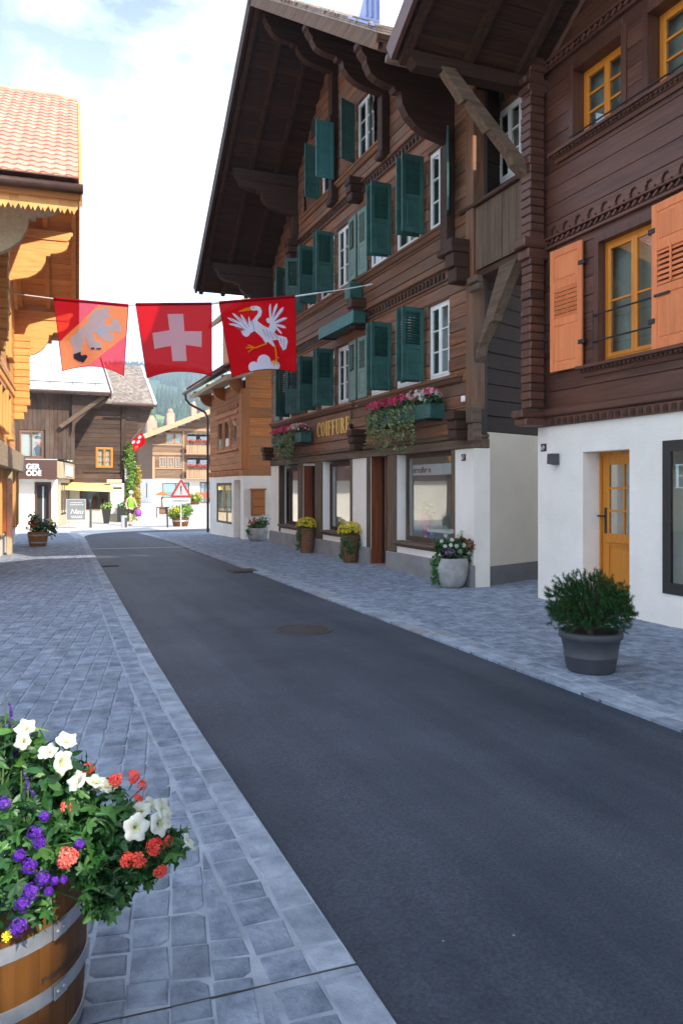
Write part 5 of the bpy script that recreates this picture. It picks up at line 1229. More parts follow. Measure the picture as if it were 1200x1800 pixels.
# climbing plant on its corner
iv = root('climbing_plant', (5.5, 46.7, -0.3), 'tall green climbing plant covering the corner of the shingle-roofed house', 'plant')
leaf_cloud([((5.42,46.6,0.6),(0.34,0.3,1.0)),((5.48,46.6,1.9),(0.30,0.28,0.9)),((5.42,46.6,3.1),(0.32,0.28,0.8)),((5.5,46.6,3.85),(0.28,0.25,0.5)),((5.66,46.6,2.5),(0.2,0.2,0.7))], 2600, 0.13, 0.4).build('foliage', 'leaf_light', iv)
leaf_cloud([((5.86,46.75,0.9),(0.25,0.2,1.1)),((5.92,46.75,2.3),(0.22,0.2,0.7))], 900, 0.13, 0.4).build('yellowing_foliage', 'leaf_autumn', iv)
leaf_cloud([((5.45,46.7,1.8),(0.16,0.16,2.0))], 500, 0.13, 0.1).build('inner_foliage', 'leaf_mid', iv)
MB().tube([(5.5,46.8,-0.3),(5.45,46.8,1.0),(5.52,46.8,2.5),(5.46,46.8,3.9)], [0.05,0.04,0.03,0.02], 6).build('stem', 'bark', iv)
# hanging flag on a pole
hfl = root('pole_flag', (5.2, 46.9, 4.0), 'small red and white flag on a slanting pole above the climbing plant', 'flag')
MB().tube([(5.1,46.95,3.8),(6.0,46.0,5.05)], 0.02, 6).build('pole', 'steel', hfl)
fm = MB(); n = 8
P0 = Vector((5.45,46.6,4.30)); U = Vector((0.62,-0.4,0.55)); V = Vector((0.22,-0.1,-0.62))
for i in range(n+1):
    for j in range(n+1): a, b = i/n, j/n; fm.add([P0 + U*a + V*b + Vector((0,-1,0.2))*0.05*math.sin(5*a+3*b)], [])
fm.f = [(i*(n+1)+j, (i+1)*(n+1)+j, (i+1)*(n+1)+j+1, i*(n+1)+j+1) for i in range(n) for j in range(n)]
fo = fm.build('cloth', 'cloth_red_dense', hfl)
for (a, b), m_ in (((0.2,0.25),'cloth_white_dense'),((0.55,0.5),'cloth_white_dense'),((0.3,0.75),'cloth_gold'),((0.75,0.25),'cloth_white_dense')):
    q = [P0 + U*(a+x*0.15) + V*(b+y*0.14) + Vector((0,-1,0.2))*(0.05*math.sin(5*a+3*b)+0.05) for x, y in ((-1,-.6),(.2,-1),(1,.2),(.4,1),(-.8,.7))]; MB().add(q, [(0,1,2,3,4)]).build('print', m_, fo)
# wall sign, lamp
MB(FF).box(5.18, 5.46, -0.35, -0.31, 2.0, 2.85).build('hanging_sign', 'white', hF)

# ---- far house with balconies
zG = 0.2
hG = root('balcony_house', (15, 75.5, zG), 'far brown chalet with red geranium balconies and white ground floor across the square', 'house')
FGf = frame((0, 75.5), (1, 0))
oG = [(11.8,14.4,0.62,2.16),(15.4,16.5,zG,2.22)]
solid_wall(hG, FGf, 10.9, 24, zG, 2.5, 0, 0.3, 'plaster', oG, 'ground_floor_wall')
FGs = frame((10.9, 75.5), (0.55, -1)); 
MB(frame((10.9, 75.5), (-0.30, 1.0))).add([], [])
MB().add([(10.898,75.5,zG),(9.7,80.5,zG),(9.7,80.5,2.5),(10.898,75.5,2.5)], [(0,1,2,3)]).build('side_wall', 'plaster', hG)
MB().add([(10.898,75.5,2.5),(9.7,80.5,2.5),(9.7,80.5,6.6),(10.898,75.5,6.6)], [(0,1,2,3)]).build('side_timber_wall', 'wfar', hG)
for y in (76.8, 78.6): t = (y-75.5)/5; MB().box(10.85-1.2*t, 10.9-1.2*t, y, y+0.7, 0.7, 2.1).build('side_window', 'frame_black', hG)
window(hG, FGf, *oG[0], mat='wfar', cas=2, rows=1, depth=0.02, fw=0.06, back='blueglass', backd=0.05, gl='glass', name='shop_window')
window(hG, FGf, *oG[1], mat='wfar', cas=2, rows=1, depth=0.02, fw=0.06, back='blueglass', name='glass_door')
wG = [(11.55,12.2,3.58,4.6),(12.3,12.95,3.58,4.6),(13.05,13.7,3.58,4.6),(12.2,12.9,5.85,6.85),(13.0,13.7,5.85,6.85),(14.2,17,2.6,4.6),(14.2,17,4.95,6.9)]
topG = lambda z: (max(10.9, 10.9 + (z-6.6)/0.42), 24)
plank_wall(hG, FGf, 10.9, 24, 2.5, 9.6, 0.3, 0.1, 'wfar', wG, topG, jit=0.01)
for w_ in wG[:5]: window(hG, FGf, *w_, mat='wfarp', cas=2 if w_[3] < 5 else 1, rows=3 if w_[3] < 5 else 2, depth=0.0, fw=0.06, back='blind')
for z0, z1 in ((2.6,4.6),(4.95,6.9)):
    MB(FGf).box(14.2, 24, 1.4, 1.5, z0, z1).build('loggia_wall', 'wfar', hG); MB(FGf).box(14.3, 15.3, 1.36, 1.395, z0+0.3, z1-0.2).box(15.7, 16.6, 1.36, 1.395, z0+0.3, z1-0.2).build('loggia_window', 'glass_mirror', hG)
    MB(FGf).box(15.55, 15.75, 1.2, 1.3, z1-0.9, z1-0.5).build('loggia_lamp', 'lampwhite', hG)
    MB(FGf).cbox(13.9, 24, -0.9, 1.4, z0-0.12, z0, 0.02).build('balcony_floor', 'wfarp', hG); MB(FGf).cbox(13.9, 24, -0.95, -0.85, z0+0.95, z0+1.05, 0.02).build('balcony_rail', 'wfarp', hG)
    for i in range(34): MB(FGf).cbox(13.95+i*0.16, 14.09+i*0.16, -0.91, -0.88, z0+0.02, z0+0.95, 0.008).build('balcony_board', 'wfarp', hG)
for z in (3.42, 5.68): MB(FGf).cbox(10.9, 13.9, -0.1, 0, z, z+0.12, 0.02).build('sill', 'wfarp', hG)
for z in (4.75, 7.1): MB(FGf).cbox(10.9, 17, -0.06, 0, z, z+0.25, 0.02).build('moulding', 'wfarp', hG)
MB(FGf).cbox(10.88, 11.1, -0.12, 0.0, 2.5, 4.6, 0.02).build('corner_post', 'wfarp', hG); MB(FGf).cbox(13.72, 13.9, -0.12, 0.0, 2.5, 7.4, 0.02).build('post', 'wfarp', hG)
MB(FGf).cbox(16.0, 16.2, -0.1, 0.0, 7.4, 9.0, 0.02).build('post', 'wfarp', hG)
for z0 in (3.55, 5.9):
    f_ = root('geranium_row', (16, 74.6, z0), 'row of red geraniums along the %s balcony of the far chalet' % ('lower' if z0 < 4 else 'upper'), 'flowers')
    leaf_cloud([((14.4+i*0.7, 74.5, z0+0.12),(0.4,0.2,0.16)) for i in range(5)], 420, 0.14).build('foliage', 'leaf_dark', f_); blossoms([((14.4+i*0.7, 74.5, z0+0.14),(0.4,0.2,0.17)) for i in range(5)], 60, 0.13).build('blossoms', 'fl_red', f_)
    MB().cbox(13.95, 17.3, 74.42, 74.60, z0-0.06, z0+0.06, 0.01).build('box', 'wfar', f_)
FX = frame((0, 75.5), (1, 0))
slope_slab(hG, FX, -1.6, 9, 19.5, 10.25, 10.0, 6.35, 0.0, 0.14, 'wfarp', 'roof'); slope_slab(hG, FX, -1.7, -1.6, 19.5, 10.25, 9.95, 6.33, -0.15, 0.30, 'wfarp', 'verge_board'); slope_slab(hG, FX, -1.65, 9, 19.5, 10.25, 9.9, 6.31, 0.15, 0.28, 'rooftile', 'roof_tiles')
slope_slab(hG, FX, -1.6, 9, 19.5, 10.25, 27, 7.2, 0.0, 0.28, 'rooftile', 'roof_tiles')
for x, y, z0, z1, wd in ((10.9,79,6.9,8.3,0.95),(12.7,78,7.6,9.0,0.7),(15.3,79,8.9,9.9,0.5)):
    c_ = MB(); c_.cbox(x, x+wd, y, y+wd, z0-0.8, z1, 0.02); co = c_.build('chimney', 'rooftile', hG); MB().lathe([(wd*0.42,z1),(wd*0.42,z1+0.2),(wd*0.25,z1+0.45),(0.001,z1+0.5)], x+wd/2, y+wd/2, 10).build('cowl', 'rooftile', co)

# ================================================================== flags across the street
cordl = root('flag_cord', (-0.51, 16.56, 5.42), 'thin pale cord strung across the street carrying the three flags', 'cord')
cp = [(-0.51,16.56,5.422),(0.465,16.322,5.323),(1.841,15.981,5.235),(1.979,15.947,5.262),(3.416,15.592,5.321),(3.559,15.557,5.348),(5.037,15.192,5.525),(6.0,14.95,5.70),(6.60,14.80,5.83)]
MB().tube(cp, 0.011, 6).build('rope', 'cord', cordl)
MB().tube([(5.06,15.185,5.53),(5.5,15.08,5.61)], 0.018, 6).tube([(6.45,14.84,5.79),(6.58,14.80,5.83)], 0.018, 6).tube([(1.85,15.978,5.24),(1.97,15.95,5.26)], 0.02, 6).tube([(3.42,15.59,5.322),(3.55,15.56,5.346)], 0.02, 6).build('knot', 'cord', cordl)
g = root('roof_cable', (5.4, 11.6, 9.6), 'thin pale cable running down onto the shingle roof edge', 'cable'); MB().tube([(4.62,13.2,11.4),(4.60,12.4,10.45),(4.58,12.0,9.75),(4.60,11.7,9.15)], 0.012, 6).build('cable', 'cord', g)
PN = Vector((1.73, 7.0, 0)).normalized()                 # normal of the vertical plane the flags hang in (away from the viewer)
def make_flag(name, tl, tr, bl, br, rise, ph, mat, label):
    g = root(name, tl, label, 'flag'); tl, tr, bl, br = map(Vector, (tl, tr, bl, br))
    def P(u, v, off=0.0):
        p = (tl*(1-u) + tr*u)*(1-v) + (bl*(1-u) + br*u)*v
        p = p + Vector((0,0,1))*(rise*v*v*(1-(2*u-1)**2)) + PN*(0.05*v*math.sin(4.5*u+ph) + 0.025*v*math.sin(9*u-2*v+ph*2) + off)
        return p
    mb = MB(); n = 22
    for i in range(n+1):
        for j in range(n+1): mb.add([P(i/n, j/n)], [])
    mb.f = [(i*(n+1)+j, (i+1)*(n+1)+j, (i+1)*(n+1)+j+1, i*(n+1)+j+1) for i in range(n) for j in range(n)]
    c = mb.build('cloth', mat, g, smooth=True)
    hm = MB(); k = 24
    hm.tube([P(i/k, 0.0) for i in range(k+1)], 0.028, 6); hm.build('top_hem', 'cloth_hem', g, smooth=True)
    hm = MB(); hm.tube([P(0.0, i/k) for i in range(k+1)], 0.008, 5).tube([P(1.0, i/k) for i in range(k+1)], 0.008, 5).tube([P(i/k, 1.0) for i in range(k+1)], 0.006, 5); hm.build('side_hem', 'cloth_hem', g, smooth=True)
    def decal(nm, polys, mat_, off=-0.006):
        vs = []; fs = []
        for pts in polys:
            tri = [[Vector((pts[i][0], pts[i][1], 0)) for i in t] for t in tessellate_polygon([[Vector((p[0], p[1], 0)) for p in pts]])]
            while tri:
                a, b, c = tri.pop(); L = [(b-a).length, (c-b).length, (a-c).length]
                if max(L) > 0.10:
                    k = L.index(max(L)); a, b, c = ((a,b,c),(b,c,a),(c,a,b))[k]; m_ = (a+b)/2; tri += [[a, m_, c], [m_, b, c]]
                else: fs.append((len(vs), len(vs)+1, len(vs)+2)); vs += [tuple(P(q.x, q.y, off) - ORG[g.name]) for q in (a, b, c)]
        me = bpy.data.meshes.new(nm); me.from_pydata(vs, [], fs); me.materials.append(M(mat_)); o = bpy.data.objects.new(nm, me); COL.objects.link(o); o.parent = g; return o
    return g, decal
def feather(a, b, w0, w1, bend=0.0):
    """tapered feather from a to b"""
    ax, ay = a; bx, by = b; dx, dy = bx-ax, by-ay; L = math.hypot(dx, dy); nx, ny = -dy/L, dx/L; l = []; r = []
    for i in range(7):
        t = i/6; wd = (w0+(w1-w0)*t)*(1 if t < 0.85 else 0.55 if t < 1 else 0.15); c = bend*math.sin(math.pi*t)
        l.append((ax+dx*t+nx*(wd+c), ay+dy*t+ny*(wd+c))); r.append((ax+dx*t-nx*(wd-c), ay+dy*t-ny*(wd-c)))
    return l + r[::-1]
def strip(pts, wd):
    out = []
    for (ax, ay), (bx, by) in zip(pts, pts[1:]):
        L = math.hypot(bx-ax, by-ay) + 1e-9; nx, ny = -(by-ay)/L*wd, (bx-ax)/L*wd; ex, ey = (bx-ax)/L*wd*0.3, (by-ay)/L*wd*0.3
        out.append([(ax+nx-ex, ay+ny-ey), (bx+nx+ex, by+ny+ey), (bx-nx+ex, by-ny+ey), (ax-nx-ex, ay-ny-ey)])
    return out
# 1: red with a golden diagonal and a bear
g1, dec = make_flag('bear_flag', (0.465,16.322,5.323), (1.841,15.981,5.235), (0.621,16.283,3.914), (1.756,16.002,3.837), 0.14, 0.6, 'cloth_red_thin', 'red flag with golden diagonal band and walking bear, leftmost of the three flags')
def n1(pts):
    out = []
    for x, y in pts:
        t = (y - 60 - 85*(x-40)/1090)/1045; u = (x - 40 - 140*t)/(1090 - 220*t); t += 0.095*t*t*(1-(2*u-1)**2); out.append((min(0.995, max(0.005, u)), min(0.995, max(0.03, t))))
    return out
dec('golden_band', [n1([(132,690),(400,430),(690,120),(1128,150),(1110,400),(1086,600),(840,800),(580,1035),(380,1060),(182,1108),(150,900)])], 'cloth_gold')
for k, (nm, pts) in enumerate((('bear_trunk', [(350,590),(400,510),(480,455),(545,380),(570,310),(630,220),(700,196),(740,215),(775,185),(835,180),(850,230),(815,265),(880,300),(850,335),(800,335),(785,400),(790,520),(720,600),(640,545),(560,600),(480,610)]),
        ('bear_foreleg', [(690,500),(790,480),(830,555),(890,568),(908,610),(885,675),(830,682),(760,660),(690,605),(660,560)]), ('bear_raised_paw', [(770,450),(885,430),(880,362),(905,345),(945,350),(1010,402),(1018,545),(900,535),(800,552)]),
        ('bear_hindleg', [(275,650),(310,600),(400,570),(470,600),(485,690),(440,760),(432,865),(322,885),(325,760),(285,700)]), ('bear_hindleg', [(490,620),(560,585),(630,600),(638,670),(720,690),(738,790),(580,805),(540,740)]))):
    dec(nm, [n1(pts)], 'cloth_bear_backlit', -0.010 - 0.002*k)  # black bear drawn pale blue, the sky behind put into its colour
dec('bear_foot', [n1([(325,872),(430,835),(435,890),(515,884),(532,920),(500,960),(468,1002),(400,976),(330,932)])], 'cloth_ink', -0.024)
dec('bear_claws', [n1([(580,782),(630,778),(636,808),(586,806)])], 'cloth_ink', -0.024); dec('bear_claws', [n1([(662,792),(736,786),(732,808),(666,810)])], 'cloth_ink', -0.024)
# 2: red with a white cross
g2, dec = make_flag('cross_flag', (1.979,15.947,5.262), (3.416,15.592,5.321), (2.182,15.897,3.811), (3.416,15.592,3.870), 0.10, 2.1, 'cloth_red', 'red flag with a white cross, middle one of the three flags')
n2 = lambda pts: [((x-415-30*((y-70)/330))/(360-15*((y-70)/330)), (y-70)/330) for x, y in pts]
dec('white_cross', [n2([(564,116),(640,116),(646,198),(732,198),(733,273),(652,264),(658,345),(584,345),(578,268),(494,277),(488,202),(572,192)])], 'cloth_white')
# 3: red with a white crane on three hills
g3, dec = make_flag('crane_flag', (3.559,15.557,5.348), (5.037,15.192,5.525), (3.812,15.494,3.844), (5.071,15.183,3.996), 0.10, 4.0, 'cloth_red_dense', 'red flag with a white crane standing on white hills, rightmost of the three flags')
def n3(pts):
    out = []
    for x, y in pts:
        t = (y - 140 + 95*(x-35)/1060)/1060; u = (x - 35 - 170*t)/(1060 - 135*t); t += 0.068*t*t*(1-(2*u-1)**2); out.append((u, min(0.995, t)))
    return out
fe = [[(490,400),(510,370),(560,360),(575,400),(640,450),(700,480),(760,500),(800,540),(850,590),(870,650),(790,662),(760,662),(700,690),(640,640),(590,590),(530,540),(500,480)]]
fe += strip([(525,450),(530,400),(560,350),(595,310),(606,265),(590,225),(550,208)], 26)
fe += [[(455,218),(478,192),(540,184),(592,202),(575,245),(510,252),(470,242)], [(500,440),(535,530),(470,570),(440,610),(400,622),(360,592),(335,545),(400,500),(440,440),(480,390)], [(688,372),(720,345),(770,375),(805,420),(830,520),(790,570),(725,500),(745,432),(705,415)], [(850,590),(925,602),(982,622),(1002,680),(976,780),(932,802),(914,762),(888,722),(862,650)], [(632,630),(705,685),(692,716),(668,692)], [(695,672),(780,665),(818,742),(800,756)]]
for tip, wd in (((168,438),20),((150,350),22),((218,286),24),((335,304),22),((450,335),18)): fe.append(feather((450,520), tip, wd*1.1, wd*0.7, 8))
for tip, wd in (((748,152),20),((845,145),22),((936,198),22),((988,350),22),((976,486),20),((916,572),14)): fe.append(feather((772,440), tip, 15, wd, -8))
for i, f_ in enumerate(fe): dec('crane_plumage', [n3(f_)], 'cloth_white_dense', -0.010 - 0.0012*(i % 14))
lines = []
for a_, b_ in (((380,550),(210,450)),((400,530),(190,365)),((420,500),(260,300)),((450,480),(360,320)),((480,450),(455,340)),((770,330),(758,190)),((790,350),(850,200)),((810,400),(940,240)),((830,440),(965,370)),((640,510),(690,610)),((690,520),(730,620)),((740,540),(790,640)),((790,560),(860,630)),((900,640),(912,720)),((945,640),(950,760)),((500,400),(520,520))): lines += strip([a_, b_], 4)
for l_ in lines: dec('feather_line', [n3(l_)], 'cloth_grey', -0.030)
dec('beak', [n3([(470,203),(400,222),(318,258),(300,276),(385,264),(482,247)])], 'cloth_yellow', -0.031); dec('eye', [n3(arc(512,214,9,7,0,330,10))], 'cloth_ink', -0.032)
for seg in (strip([(695,715),(620,742),(545,775),(470,770),(405,775)], 10) + strip([(500,762),(430,736)], 8) + strip([(505,780),(432,836)], 8) + strip([(815,745),(830,830),(836,915)], 11) + strip([(836,905),(872,910)], 8) + strip([(836,930),(762,1000)], 8) + strip([(836,930),(796,1022)], 8) + strip([(840,930),(852,1012)], 8)): dec('leg', [n3(seg)], 'cloth_yellow', -0.033)
for k, (cx, cy, r) in enumerate(((508,1042,76),(655,966,98),(812,1022,74))): dec('hill', [n3(arc(cx, cy, r, r, 0, 350, 22))], 'cloth_white_dense', -0.010 - 0.003*k)
dec('hill', [n3([(460,1060),(560,1000),(860,1000),(882,1040),(850,1082),(660,1100),(486,1120)])], 'cloth_white_dense', -0.022)

# ================================================================== pots and planters
def at(px, py, D):
    v = CF*D + CR*((px-600)/1378.7*D); return Vector((v.x, v.y, 1.62 - (py-858)/1378.7*D))
# --- pine bush in a grey tub
tb = root('potted_pine', (4.55, 5.55, 0.03), 'dark green dwarf pine in a dark grey round tub at the kerb', 'potted plant')
x, y = 4.55, 5.55
MB().lathe([(0.001,0.03),(0.19,0.03),(0.205,0.05),(0.225,0.16),(0.229,0.165),(0.229,0.175),(0.225,0.18),(0.248,0.31),(0.265,0.32),(0.272,0.335),(0.272,0.37),(0.262,0.382),(0.24,0.38),(0.232,0.33)], x, y, 40).build('pot', 'pot_grey', tb, smooth=True)
MB().lathe([(0.001,0.345),(0.235,0.34)], x, y, 20).build('soil', 'soil', tb)
wb = MB(); nd = MB(); nr = MB(); R2 = random.Random(5)
wb.tube([(x,y,0.33),(x-0.03,y,0.42),(x-0.02,y-0.02,0.52)], [0.035,0.03,0.022], 7)
for i in range(1000):
    t = R2.uniform(0, 6.283); ph = math.acos(R2.uniform(-0.62, 1.0)); q = R2.uniform(0.72, 1.0) if R2.random() < 0.72 else R2.uniform(0.35, 0.72)
    bump_ = 1 + 0.13*math.sin(3*t+1.2)*math.sin(ph*2.0) + 0.05*math.sin(7*t+3*ph)
    tip = Vector((x - 0.01 + 0.40*q*bump_*math.sin(ph)*math.cos(t), y + 0.39*q*bump_*math.sin(ph)*math.sin(t), 0.59 + 0.31*q*bump_*math.cos(ph)))
    base = Vector((x-0.02, y-0.01, 0.42 + 0.1*R2.random())); mid = base.lerp(tip, 0.55) + Vector((0,0,-0.03)) + rdir(R2)*0.02
    if i % 7 == 0: wb.tube([base, mid, tip], [0.011, 0.007, 0.003], 5)
    ax = (tip - Vector((x, y, 0.50))).normalized(); ax = (ax + rdir(R2)*0.35).normalized()
    for k in range(58):
        f = R2.uniform(-0.05, 0.005); p = tip + ax*f; dd = (rdir(R2) + ax*0.5).normalized(); L = R2.uniform(0.022, 0.040)
        sd_ = dd.cross(Vector((0.2,0.5,0.8))).normalized()*0.0020
        (nr if (R2.random() < 0.02) else nd).add([p - sd_, p + sd_, p + dd*L], [(0,1,2)])
wb.build('branches', 'bark', tb); tag(nd.build('needles', 'needle', tb), kind='stuff'); tag(nr.build('withered_needles', 'leaf_rust', tb), kind='stuff')
# --- concrete pot with white and purple flowers
sp_ = root('stone_flower_pot', (6.30, 11.05, 0.03), 'round pale concrete pot of white and purple flowers at the corner pier', 'potted plant'); x, y = 6.30, 11.05
MB().lathe([(0.001,0.03),(0.17,0.03),(0.21,0.08),(0.255,0.20),(0.275,0.32),(0.272,0.44),(0.258,0.50),(0.24,0.505),(0.23,0.47)], x, y, 36).build('pot', 'pot_stone', sp_, smooth=True)
MB().lathe([(0.001,0.47),(0.235,0.465)], x, y, 16).build('soil', 'soil', sp_)
leaf_cloud([((x,y,0.62),(0.24,0.24,0.16)),((x+0.1,y-0.1,0.70),(0.16,0.16,0.14)),((x-0.12,y+0.05,0.68),(0.14,0.14,0.12))], 900, 0.075, 0.3).build('foliage', 'leaf_dark', sp_)
leaf_cloud([((x-0.27,y+0.0,0.45),(0.08,0.1,0.12)),((x-0.29,y,0.28),(0.07,0.08,0.14)),((x-0.30,y+0.02,0.15),(0.06,0.06,0.1)),((x+0.28,y-0.1,0.5),(0.06,0.06,0.08))], 260, 0.06, 0.2).build('trailing_foliage', 'leaf_mid', sp_)
def flower(parent, p, nrm, size, petals, mat, name='flower', eye=None):
    mb = MB(); flower_disc(mb, Vector(p), Vector(nrm), size, petals); flower_disc(mb, Vector(p)+Vector(nrm).normalized()*size*0.05, Vector(nrm), size*0.7, petals)
    o = mb.build(name, mat, parent)
    if eye: m2 = MB(); q = Vector(p)+Vector(nrm).normalized()*size*0.16; m2.lathe([(0.001,0.02*size),(size*0.10,0.01*size),(size*0.12,-0.05*size)], 0, 0, 8, T=Matrix.Translation(q) @ Vector(nrm).to_track_quat('Z','Y').to_matrix().to_4x4()); m2.build('eye', eye, o)
    return o
for dx, dy, dz, s_ in ((-.20,-.16,.70,.075),(-.10,-.20,.80,.08),(.02,-.18,.86,.09),(.12,-.12,.92,.10),(-.02,-.20,.70,.085),(.10,-.22,.71,.09),(-.16,-.10,.86,.08),(.16,-.05,.88,.1),(-.24,-.12,.78,.07),(.02,-.24,.62,.085),(-.05,-.1,.93,.09),(-.13,-.22,.72,.075),(.2,-.2,.6,.06)):
    flower(sp_, (x+dx,y+dy,dz), (-0.4+RN.uniform(-.3,.3),-0.85,0.45+RN.uniform(-.3,.3)), s_, 9, 'fl_white', 'white_flower', 'leaf_light')
blossoms([((x-0.14,y-0.22,0.60),(0.07,0.07,0.06))], 22, 0.05).build('purple_blossoms', 'fl_violet', sp_)
leaf_cloud([((x+0.22,y-0.15,0.70),(0.11,0.11,0.10)),((x+0.12,y-0.1,0.78),(0.09,0.08,0.07))], 240, 0.06, 0.3).build('russet_foliage', 'leaf_rust', sp_)
# --- two tall wicker pots with yellow chrysanthemums
def mum_pot(x, y, label, tall):
    g = root('chrysanthemum_pot', (x, y, 0.03), label, 'potted plant', 'yellow chrysanthemum pots')
    MB().lathe([(0.001,0.03),(0.15,0.03),(0.165,0.06),(0.205,0.30),(0.21,0.45),(0.205,0.60),(0.215,0.62),(0.20,0.635),(0.185,0.60)], x, y, 10).build('pot', 'pot_wicker', g)
    bd = MB()
    for k in range(9): z = 0.10+k*0.06; r = 0.172+0.040*min(1,k/5); bd.lathe([(r,z-0.012),(r+0.010,z),(r,z+0.012)], x, y, 20)
    bd.build('weave', 'pot_wicker', g)
    leaf_cloud([((x,y,0.68),(0.22,0.22,0.14))], 420, 0.06, 0.3).build('foliage', 'leaf_dark', g)
    tag(blossoms([((x,y,0.70),(0.255,0.255,0.19))], 330, 0.052, -0.15, 7).build('blossoms', 'fl_yellow', g), kind='stuff')
    if tall: bl = [((x-0.16,y-0.12,0.5),(0.10,0.1,0.12)),((x-0.08,y-0.2,0.38),(0.13,0.06,0.2)),((x-0.22,y-0.05,0.22),(0.05,0.05,0.18)),((x+0.12,y-0.2,0.42),(0.08,0.06,0.16))]
    else: bl = [((x-0.24,y-0.05,0.4),(0.05,0.06,0.2)),((x-0.22,y-0.08,0.55),(0.08,0.08,0.08)),((x-0.25,y-0.05,0.2),(0.04,0.05,0.15))]
    leaf_cloud(bl, 330 if tall else 150, 0.06, 0.2).build('trailing_foliage', 'leaf_mid', g)
mum_pot(6.40, 15.55, 'yellow chrysanthemums over trailing ivy in a wicker pot by the white pier', True)
mum_pot(6.38, 18.3, 'yellow chrysanthemums in a bare wicker pot before the far shop door', False)
g = root('round_flower_pot', (6.40, 22.85, 0.03), 'pale round pot of pink and white flowers below the wooden letterbox', 'potted plant'); x, y = 6.40, 22.85
MB().lathe([(0.001,0.02),(0.20,0.02),(0.27,0.10),(0.32,0.30),(0.31,0.42),(0.29,0.43),(0.28,0.40)], x, y, 26).build('pot', 'pot_stone', g, smooth=True)
leaf_cloud([((x,y,0.52),(0.3,0.28,0.18)),((x+0.2,y,0.62),(0.16,0.16,0.14)),((x-0.3,y-0.1,0.35),(0.08,0.1,0.2))], 600, 0.09, 0.3).build('foliage', 'leaf_mid', g)
blossoms([((x+0.22,y-0.05,0.66),(0.2,0.2,0.17))], 26, 0.07).build('white_blossoms', 'fl_white', g); blossoms([((x-0.15,y-0.1,0.58),(0.16,0.14,0.1))], 16, 0.07).build('pink_blossoms', 'fl_coral', g)
# --- window boxes on the weathered chalet
def window_box(name, y0, y1, z, label, flowers=True):
    g = root(name, (6.42, (y0+y1)/2, z), label, 'window box')
    bx = MB(); bx.box(6.24, 6.50, y0, y1, z, z+0.02).box(6.24, 6.26, y0, y1, z+0.02, z+0.24).box(6.48, 6.50, y0, y1, z+0.02, z+0.24).box(6.26, 6.48, y0, y0+0.02, z+0.02, z+0.24).box(6.26, 6.48, y1-0.02, y1, z+0.02, z+0.24); bx.build('box', 'green', g)
    k = int((y1-y0)/0.075)
    for i in range(k): MB().cbox(6.224, 6.239, y0+i*0.075+0.008, y0+i*0.075+0.067, z+0.0, z+0.25, 0.004).build('slat', 'green' if flowers else 'green_blue', g)
    for yy in (y0+0.25, y1-0.25): MB().bar((6.26, yy, z-0.015), (6.58, yy, z-0.015), 0.03, 0.025).build('iron_bracket', 'black_metal', g)
    if flowers:
        n = max(3, int((y1-y0)/0.25)); L = y1-y0
        leaf_cloud([((6.36, y0+L*(i+0.5)/n, z+0.30),(0.16, 0.2, 0.12)) for i in range(n)], 180*n, 0.07, 0.3).build('foliage', 'leaf_dark', g)
        redb = [((6.30, y0+L*(i+0.5)/n, z+0.36+RN.uniform(-.03,.05)),(0.17,0.18,0.11)) for i in range(n)]
        tag(blossoms(redb[int(n*0.3):] + redb[:1], 32, 0.075, -0.3, 5).build('red_blossoms', 'fl_magenta', g), kind='stuff')
        tag(blossoms(redb[:max(1, int(n*0.35))], 26, 0.075, -0.3, 5).build('white_blossoms', 'fl_white', g), kind='stuff')
        tr = []
        for i in range(int(n*2.6)):
            yy = y0+L*RN.uniform(0.22, 1.0); dn_ = RN.uniform(0.25, 0.75)
            for j in range(4): tr.append(((6.20+RN.uniform(-.04,.02), yy+RN.uniform(-.05,.05), z+0.2-dn_*j/3), (0.05,0.07,0.09)))
        tag(leaf_cloud(tr, 150*n, 0.055, 0.2).build('trailing_foliage', 'leaf_ivy', g), kind='stuff')
    return g
window_box('flower_box', 11.62, 14.15, 2.80, 'green window box of red and white flowers with long trailing vines above the salon window')
window_box('flower_box', 18.3, 20.75, 2.76, 'green window box of red and white flowers at the far end beside the gilded lettering')
window_box('empty_window_box', 14.95, 17.05, 5.05, 'empty green slatted window box between the upper storeys', False)
g = root('small_green_box', (6.5, 15.3, 5.6), 'short green box panel fixed above the log ends', 'window box'); MB(F67).cbox(-15.62, -15.32, -0.30, -0.02, 5.64, 5.98, 0.01).build('panel', 'green', g)

# --- foreground barrel
bx_, by_ = -0.17, 2.54
ba = root('flower_barrel', (bx_, by_, 0.03), 'half wine barrel planted with white petunias, red geraniums and purple verbena in the foreground', 'planter')
def brr(z): return 0.312 + 0.026*math.sin(math.pi*min(1, max(0, (z+0.05)/0.72)))
NST = 20
for i in range(NST):
    a0 = 2*math.pi*i/NST + 0.0012; a1 = 2*math.pi*(i+1)/NST - 0.0012; mb = MB(); zs = [0.03+0.48*k/6 for k in range(7)]; vs = []
    for z in zs:
        for k in range(4):
            t = a0+(a1-a0)*k/3; r = brr(z) - (0.0012 if k in (0,3) else 0); vs.append((bx_+r*math.cos(t), by_+r*math.sin(t), z))
    fs = [(r*4+k, r*4+k+1, r*4+k+5, r*4+k+4) for r in range(6) for k in range(3)]
    m0 = len(vs)
    for k in range(4): t = a0+(a1-a0)*k/3; r = brr(0.51)-0.03; vs.append((bx_+r*math.cos(t), by_+r*math.sin(t), 0.51))
    fs += [(24+k, 25+k, m0+k+1, m0+k) for k in range(3)]
    mb.add(vs, fs).build('stave', 'barrel', ba, smooth=False)
